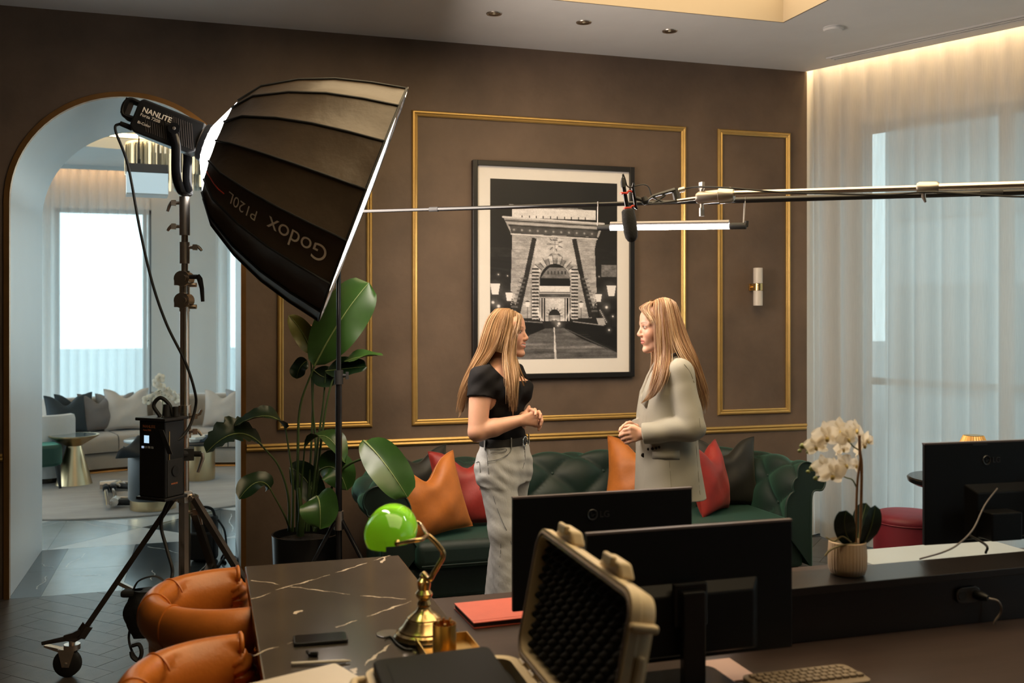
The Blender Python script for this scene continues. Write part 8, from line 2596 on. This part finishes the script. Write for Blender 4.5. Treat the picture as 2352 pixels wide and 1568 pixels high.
for an in (anR, anL):
    w = MB()
    q0 = W1.w((an[0] - 0.03, an[1], 0)); q1 = W1.w((an[0] + 0.15, an[1] - 0.06, 0))
    w.tube([q0 + UP * 0.045, q0.lerp(q1, 0.3) + UP * 0.048, q0.lerp(q1, 0.7) + UP * 0.040, q1 + UP * 0.034], [0.040, 0.046, 0.042, 0.022], 14)
    w.build('shoe', m_wpl, W1.root, smooth=60)
HC1 = Field(axis_pts((-0.16, 0.14, 0.004)), axis_pts((-0.12, 0.12, 0.004)), axis_pts((1.38, 1.72, 0.004)))
HC1.ell(M1(-0.010, 0, 0.034), (0.092, 0.0755, 0.0875), R1_, 0.01); HC1.ell(M1(-0.042, 0, -0.03), (0.054, 0.068, 0.085), R1_, 0.03)
HC1.ell(M1(0.105, 0, -0.010), (0.070, 0.095, 0.085), R1_, 0.01, sub=True); HC1.ell(M1(0.075, 0.0, -0.06), (0.085, 0.075, 0.075), R1_, 0.01, sub=True)
HAIR1 = [(0.33, 0.19, 0.090), (0.42, 0.26, 0.135), (0.27, 0.15, 0.068), (0.50, 0.33, 0.185), (0.20, 0.105, 0.048)]
fr1 = [[(1193, 725, -.01), (1193, 741, -.066), (1187, 766, -.086), (1182, 796, -.092), (1182, 824, -.10), (1188, 862, -.150), (1184, 905, -.165), (1180, 953, -.155)],
       [(1184, 719, -.01), (1184, 740, -.06), (1177, 775, -.090), (1174, 810, -.096), (1172, 845, -.125), (1177, 880, -.165), (1178, 920, -.17), (1179, 957, -.155)],
       [(1174, 715, -.01), (1172, 740, -.075), (1164, 780, -.095), (1160, 812, -.098), (1164, 842, -.13), (1169, 875, -.165), (1173, 912, -.17)]]
bk1 = [[(1168, 712, -.01), (1154, 738, -.080), (1146, 778, -.092), (1133, 806, -.10), (1116, 830, -.115), (1092, 862, -.12), (1071, 905, -.10), (1059, 952, -.08)],
       [(1156, 711.5, -.005), (1133, 736, -.062), (1121, 772, -.078), (1111, 806, -.082), (1094, 837, -.09), (1074, 876, -.085), (1060, 920, -.07), (1053, 960, -.06)],
       [(1148, 711.5, 0), (1122, 732, -.022), (1111, 764, -.038), (1101, 802, -.04), (1084, 838, -.045), (1067, 877, -.045), (1057, 917, -.04), (1054, 952, -.04)],
       [(1148, 712.5, .03), (1122, 736, .04), (1112, 776, .05), (1104, 816, .06), (1088, 860, .06), (1073, 905, .05), (1064, 945, .04)]]
fill1 = [fr1[2], bk1[0]]
fill1 = [[q for q in g[:4]] for g in fill1]
far1 = [[(1190, 724, .02), (1192, 745, .07), (1180, 790, .085), (1172, 830, .09), (1176, 880, .05), (1185, 925, .02)], [(1160, 714, .02), (1140, 750, .085), (1125, 800, .09), (1105, 840, .09), (1085, 890, .08)]]
wisp1 = [[(1186, 822, -.10), (1193, 845, -.12), (1200, 862, -.12), (1207, 878, -.12)], [(1184, 824, -.10), (1189, 846, -.13), (1196, 868, -.13), (1203, 886, -.13)]]
tmp1 = [[(1186, 719, -.01), (1194, 724, -.032), (1195, 733, -.052), (1190, 750, -.078), (1185, 772, -.090)], [(1182, 717, -.01), (1189, 722, -.048), (1189, 736, -.074), (1185, 755, -.088), (1181, 782, -.095)]]
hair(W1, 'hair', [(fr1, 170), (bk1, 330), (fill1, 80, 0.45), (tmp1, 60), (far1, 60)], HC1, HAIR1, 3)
wp = MB(); wc_ = []
for g in wisp1:
    for k in range(4):
        b0 = len(wp.v); wp.tube([W1.w(np.array(p(x + k * 0.8, y, b))) for x, y, b in g], [0.0016, 0.0016, 0.0014, 0.0006], 4); wc_ += [HAIR1[0]] * (len(wp.v) - b0)
wp.cols = wc_; wp.build('hair_wisp', m_hair, W1.root, smooth=80)

# ------------------------------------------------------------------ woman in the pale blazer
W2 = Figure(1530, 4.8, 'woman with long blond hair in pale sage blazer facing left')
p = W2.p
yawB = math.radians(180 + 8)
fw2 = np.array((math.cos(yawB), math.sin(yawB), 0)); lf2 = np.array((-math.sin(yawB), math.cos(yawB), 0))   # her left, to the camera
F2 = Field(axis_pts((-0.26, 0.20, 0.0033)), axis_pts((-0.30, 0.32, 0.0036)), axis_pts((0.0, 0.96, 0.012), (0.96, 1.46, 0.0042), (1.46, 1.74, 0.0024)))
hd2 = np.array(p(1516, 755)); hd2[1] = -0.005
M2, R2_ = head_prims(F2, hd2, math.radians(180 + 9), math.radians(-2), mouth=0.0)
torso2 = [sec(1541, 812, 0.050, 0.055), sec(1543, 832, 0.066, 0.13), sec(1541, 865, 0.088, 0.150), sec(1537, 900, 0.098, 0.150), sec(1534, 960, 0.088, 0.130), sec(1534, 1020, 0.095, 0.150), sec(1536, 1085, 0.112, 0.175)]
F2.stack(torso2, yawB, 0.02)
F2.rc(M2(-0.022, 0, -0.045), p(1541, 820), 0.052, 0.056, 0.02)
s2R, s2L = np.array(p(1545, 854, 0.155)), np.array(p(1551, 854, -0.155))
e2L, w2L = np.array(p(1574, 982, -0.215)), np.array(p(1463, 996, -0.155))
e2R, w2R = np.array(p(1566, 980, 0.20)), np.array(p(1458, 985, -0.02))
for a, b, c in ((s2L, e2L, w2L), (s2R, e2R, w2R)):
    F2.rc(a, b, 0.050, 0.042, 0.03); F2.rc(b, c, 0.041, 0.0265, 0.015)
bn = -0.155
for (x0, y0, x1, y1, r) in ((1459, 989, 1437, 983, 0.0125), (1459, 994, 1437, 993, 0.0128), (1459, 999, 1440, 1002, 0.0125), (1460, 1003, 1445, 1010, 0.0115)):
    F2.rc(p(x0, y0, bn), p(x1, y1, bn - 0.004), r * 1.08, r, 0.010)
fingers(F2, [[H(1437, 984, bn - .004, .0102), H(1423, 988, bn + .006, .0096), H(1417, 995, bn + .022, .0090), H(1424, 999, bn + .036, .0078)],
             [H(1437, 993, bn - .004, .0106), H(1422, 996, bn + .004, .0100), H(1415, 1000, bn + .020, .0092), H(1423, 1005, bn + .036, .0078)],
             [H(1440, 1002, bn - .004, .0102), H(1426, 1005, bn + .004, .0096), H(1420, 1008, bn + .020, .0090), H(1428, 1012, bn + .034, .0076)],
             [H(1445, 1010, bn - .003, .0092), H(1433, 1014, bn + .004, .0086), H(1427, 1016, bn + .018, .0080), H(1434, 1018, bn + .030, .0068)],
             [H(1456, 987, bn + .006, .0125), H(1446, 980, bn + .022, .0112), H(1436, 978, bn + .030, .0100), H(1428, 979, bn + .034, .0080)]])
bf = -0.075
for (x0, y0, x1, y1, r) in ((1454, 978, 1436, 974, 0.0120), (1454, 982, 1434, 981, 0.0124), (1454, 987, 1434, 989, 0.0122), (1455, 991, 1437, 997, 0.0112)):
    F2.rc(p(x0, y0, bf + 0.02), p(x1, y1, bf), r, r, 0.008)
fingers(F2, [[H(1436, 974, bf, .0098), H(1426, 978, bf - .018, .0094), H(1418, 984, bf - .034, .0088), H(1415, 988, bf - .042, .0074)],
             [H(1434, 981, bf, .0100), H(1422, 984, bf - .012, .0094), H(1417, 990, bf - .028, .0088), H(1419, 996, bf - .036, .0074)],
             [H(1434, 989, bf, .0098), H(1422, 993, bf - .008, .0092), H(1418, 999, bf - .022, .0086), H(1421, 1005, bf - .028, .0072)],
             [H(1437, 997, bf, .0088), H(1427, 1002, bf - .006, .0082), H(1423, 1008, bf - .018, .0076), H(1426, 1013, bf - .024, .0066)],
             [H(1450, 976, bf + .012, .0118), H(1441, 971, bf - .006, .0106), H(1433, 972, bf - .018, .0094), H(1427, 976, bf - .024, .0076)]])
hp2, kn2, an2 = (np.array(p(1538, 1090, -0.085)), np.array(p(1534, 1260, -0.09)), np.array(p(1545, 1468, -0.09))), None, None
for b in (-0.085, 0.085):
    F2.rc(p(1538, 1090, b), p(1532, 1265, b), 0.078, 0.052, 0.03); F2.rc(p(1532, 1265, b), p(1545, 1468, b), 0.050, 0.035, 0.02)
    q = np.array(p(1545, 1468, b)); F2.rc((q[0] + 0.02, b, 0.05), (q[0] - 0.14, b, 0.032), 0.034, 0.026, 0.02)
SK2 = np.array((0.66, 0.37, 0.26))
W2.emit(F2, 'body', m_skin, lambda P: face_colours(P, hd2, R2_, SK2, 0.0))
add_eyes(W2, M2)
# blazer
FB = Field(axis_pts((-0.22, 0.24, 0.0045)), axis_pts((-0.31, 0.31, 0.0045)), axis_pts((0.72, 1.52, 0.0045)))
FB.stack([sec(1541, 818, 0.062, 0.075), sec(1544, 834, 0.080, 0.118), sec(1541, 866, 0.110, 0.165), sec(1535, 900, 0.130, 0.172), sec(1531, 950, 0.136, 0.166), sec(1531, 1000, 0.142, 0.168), sec(1533, 1060, 0.148, 0.182), sec(1539, 1138, 0.160, 0.205)], yawB, 0.02, p=2.4)
FB.rc(s2L, e2L, 0.055, 0.061, 0.025); FB.rc(e2L, w2L + (e2L - w2L) * 0.03, 0.060, 0.048, 0.012)
FB.rc(s2R, e2R, 0.055, 0.061, 0.025); FB.rc(e2R, w2R + (e2R - w2R) * 0.03, 0.060, 0.048, 0.012)
FB.rc(p(1543, 824), s2L, 0.042, 0.050, 0.04); FB.rc(p(1543, 824), s2R, 0.042, 0.050, 0.04)
FB.disp(lambda x, y, z: 0.0016 * np.sin(46 * z + 55 * x + 18 * y) * np.exp(-((z - 1.10) / 0.10) ** 2) * (y < -0.08) + 0.0013 * np.sin(24 * x - 40 * z) * (y < -0.1) + 0.0020 * np.sin(40 * x + 14 * z) + 0 * y)
def cuff(x, y, z, e, wv):
    d = (wv - e) / np.linalg.norm(wv - e); L = np.linalg.norm(wv - e) - 0.004
    t = (x - e[0]) * d[0] + (y - e[1]) * d[1] + (z - e[2]) * d[2]
    q = np.sqrt((x - wv[0]) ** 2 + (y - wv[1]) ** 2 + (z - wv[2]) ** 2) - 0.075
    return np.where((q < 0) & (x < wv[0] + 0.02), t - L, -1.0)
FB.cut(lambda x, y, z: cuff(x, y, z, e2L, w2L)); FB.cut(lambda x, y, z: cuff(x, y, z, e2R, w2R))
zh = p(0, 1137)[2]
FB.cut(lambda x, y, z: zh + 0.05 * np.clip(-x - 0.02, 0, 0.2) - z + 0 * y)
nq = np.array(p(1520, 822))
FB.rc(np.array(p(1516, 832)), np.array(p(1530, 795)), 0.056, 0.052, 0.006, sub=True)
FB.rc(np.array(p(1506, 845)), np.array(p(1474, 900)), 0.040, 0.016, 0.01, sub=True)
W2.emit(FB, 'blazer', m_blazer)
def on_field(FF, x, y, out=0.002):
    i = np.argmin(np.abs(FF.xs - p(x, y, -0.18)[0])); k = np.argmin(np.abs(FF.zs - p(x, y, -0.18)[2]))
    j = np.nonzero(FF.g[i, :, k] < 0)[0]
    b = FF.ys[j[0]] if len(j) else -0.15
    q = p(x, y, b); return W2.w((q[0], b - out, q[2]))
for (x, y) in ((1480, 1031), (1487.5, 1030), (1495, 1028.5), (1502, 1026.5)):
    c = on_field(FB, x, y, 0.001)
    MB().tube([c + FW * 0.001, c - FW * 0.004, c - FW * 0.0055], [0.0068, 0.0068, 0.005], 12).build('button', m_dbutton, W2.root, smooth=40)
c = on_field(FB, 1471, 1045, 0.001); MB().tube([c + FW * 0.004, c - FW * 0.006], [0.011, 0.010], 14).build('button', m_dbutton, W2.root, smooth=40)
w = MB()
rows = [[on_field(FB, x, y0 + (x - 1487) * k_, 0.006 if e else 0.004) for (y0, k_, e) in ((1037, -0.05, 0), (1044, 0.0, 1), (1052, 0.03, 1))] for x in (1487, 1500, 1515, 1530, 1548)]
w.grid(rows); w.build('pocket_flap', m_blazer, W2.root, smooth=60, solid=0.005)
def bseam(pts, r=0.0011, out=0.0022):
    P = spline([V(x, y, 0) for x, y in pts], 6)
    MB().tube([on_field(FB, q.x, q.y, out) for q in P], r, 5).build('seam', mat('blazer_seam', (0.20, 0.185, 0.15), 0.85), W2.root, smooth=60)
bseam([(1524, 1056), (1525, 1085), (1527, 1130)]); bseam([(1586, 960), (1589, 1010), (1592, 1060), (1594, 1110), (1596, 1136)])
bseam([(1556, 836), (1570, 856), (1579, 880)], 0.0014)
# turned collar and lapel
w = MB()
rows = []
for (x, y, b, hw) in ((1566, 822, -0.06, 0.016), (1552, 812, -0.075, 0.020), (1532, 822, -0.088, 0.022), (1515, 842, -0.098, 0.024), (1500, 866, -0.10, 0.026), (1484, 900, -0.095, 0.020), (1472, 932, -0.085, 0.008)):
    c = np.array(p(x, y, b)); rows.append([W2.w(c + np.array((-hw, 0.02, 0.012))), W2.w(c + np.array((0, -0.012, 0.004))), W2.w(c + np.array((hw, -0.010, -0.010)))])
w.grid(rows); w.build('lapel', m_blazer, W2.root, smooth=80, solid=0.006)
# trousers and shoes
FT = Field(axis_pts((-0.20, 0.20, 0.008)), axis_pts((-0.26, 0.26, 0.008)), axis_pts((0.03, 0.92, 0.01)))
for b in (-0.085, 0.085):
    FT.rc(p(1538, 1105, b * 0.85), p(1532, 1265, b), 0.080, 0.078, 0.02); FT.rc(p(1532, 1265, b), p(1545, 1460, b), 0.078, 0.070, 0.02)
FT.cut(lambda x, y, z: 0.045 - z + 0 * x + 0 * y)
W2.emit(FT, 'trousers', m_blackt)
for b in (-0.085, 0.085):
    q = np.array(p(1545, 1468, b)); a_, b_2 = W2.w((q[0] + 0.04, b, 0.04)), W2.w((q[0] - 0.16, b, 0.03))
    MB().tube([a_, a_.lerp(b_2, 0.4), a_.lerp(b_2, 0.8), b_2], [0.040, 0.043, 0.038, 0.016], 14).build('shoe', m_blackt, W2.root, smooth=60)
HC2 = Field(axis_pts((-0.16, 0.16, 0.004)), axis_pts((-0.12, 0.12, 0.004)), axis_pts((1.42, 1.74, 0.004)))
HC2.ell(M2(-0.010, 0, 0.035), (0.092, 0.0755, 0.0875), R2_, 0.01); HC2.ell(M2(-0.042, 0, -0.03), (0.053, 0.067, 0.085), R2_, 0.03)
HC2.ell(M2(0.112, 0, -0.008), (0.068, 0.095, 0.088), R2_, 0.01, sub=True); HC2.ell(M2(0.075, 0.0, -0.06), (0.080, 0.075, 0.075), R2_, 0.01, sub=True)
HAIR2 = [(0.38, 0.215, 0.105), (0.47, 0.29, 0.15), (0.31, 0.16, 0.075), (0.55, 0.37, 0.21), (0.25, 0.115, 0.052)]
fr2 = [[(1502, 694, -.02), (1498, 714, -.062), (1499, 745, -.088), (1500, 786, -.096), (1500, 830, -.115), (1489, 868, -.150), (1478, 903, -.160), (1461, 927, -.150)],
       [(1510, 690, -.02), (1509, 715, -.07), (1511, 760, -.096), (1512, 810, -.106), (1508, 850, -.150), (1497, 886, -.170), (1482, 917, -.165)],
       [(1518, 688, -.02), (1521, 715, -.075), (1525, 770, -.100), (1526, 815, -.125), (1517, 852, -.175), (1505, 888, -.18), (1494, 908, -.17)]]
bk2 = [[(1525, 687, -.015), (1533, 715, -.072), (1541, 770, -.096), (1553, 806, -.135), (1572, 842, -.16), (1590, 890, -.13), (1600, 937, -.10)],
       [(1534, 689, -.01), (1549, 725, -.058), (1561, 775, -.078), (1577, 820, -.11), (1596, 875, -.10), (1608, 925, -.08), (1609, 956, -.07)],
       [(1541, 693, 0), (1559, 730, -.025), (1573, 775, -.04), (1591, 820, -.06), (1608, 875, -.05), (1618, 915, -.04), (1619, 950, -.04)],
       [(1541, 694, .03), (1560, 735, .04), (1575, 785, .05), (1592, 840, .05), (1605, 890, .05), (1612, 940, .04)]]
fill2 = [[q for q in g[:4]] for g in (fr2[2], bk2[0])]
tmp2 = [[(1490, 694, -.01), (1477, 702, -.030), (1470, 709, -.036), (1480, 722, -.060), (1496, 742, -.086)], [(1497, 692, -.01), (1488, 700, -.045), (1486, 712, -.058), (1492, 728, -.075), (1500, 750, -.092)]]
far2 = [[(1495, 693, .02), (1492, 715, .07), (1500, 770, .088), (1502, 830, .09), (1490, 880, .08)], [(1530, 690, .02), (1545, 740, .085), (1560, 800, .09), (1580, 850, .09)]]
hair(W2, 'hair', [(fr2, 200), (bk2, 340), (fill2, 80, 0.45), (tmp2, 60), (far2, 60)], HC2, HAIR2, 9)
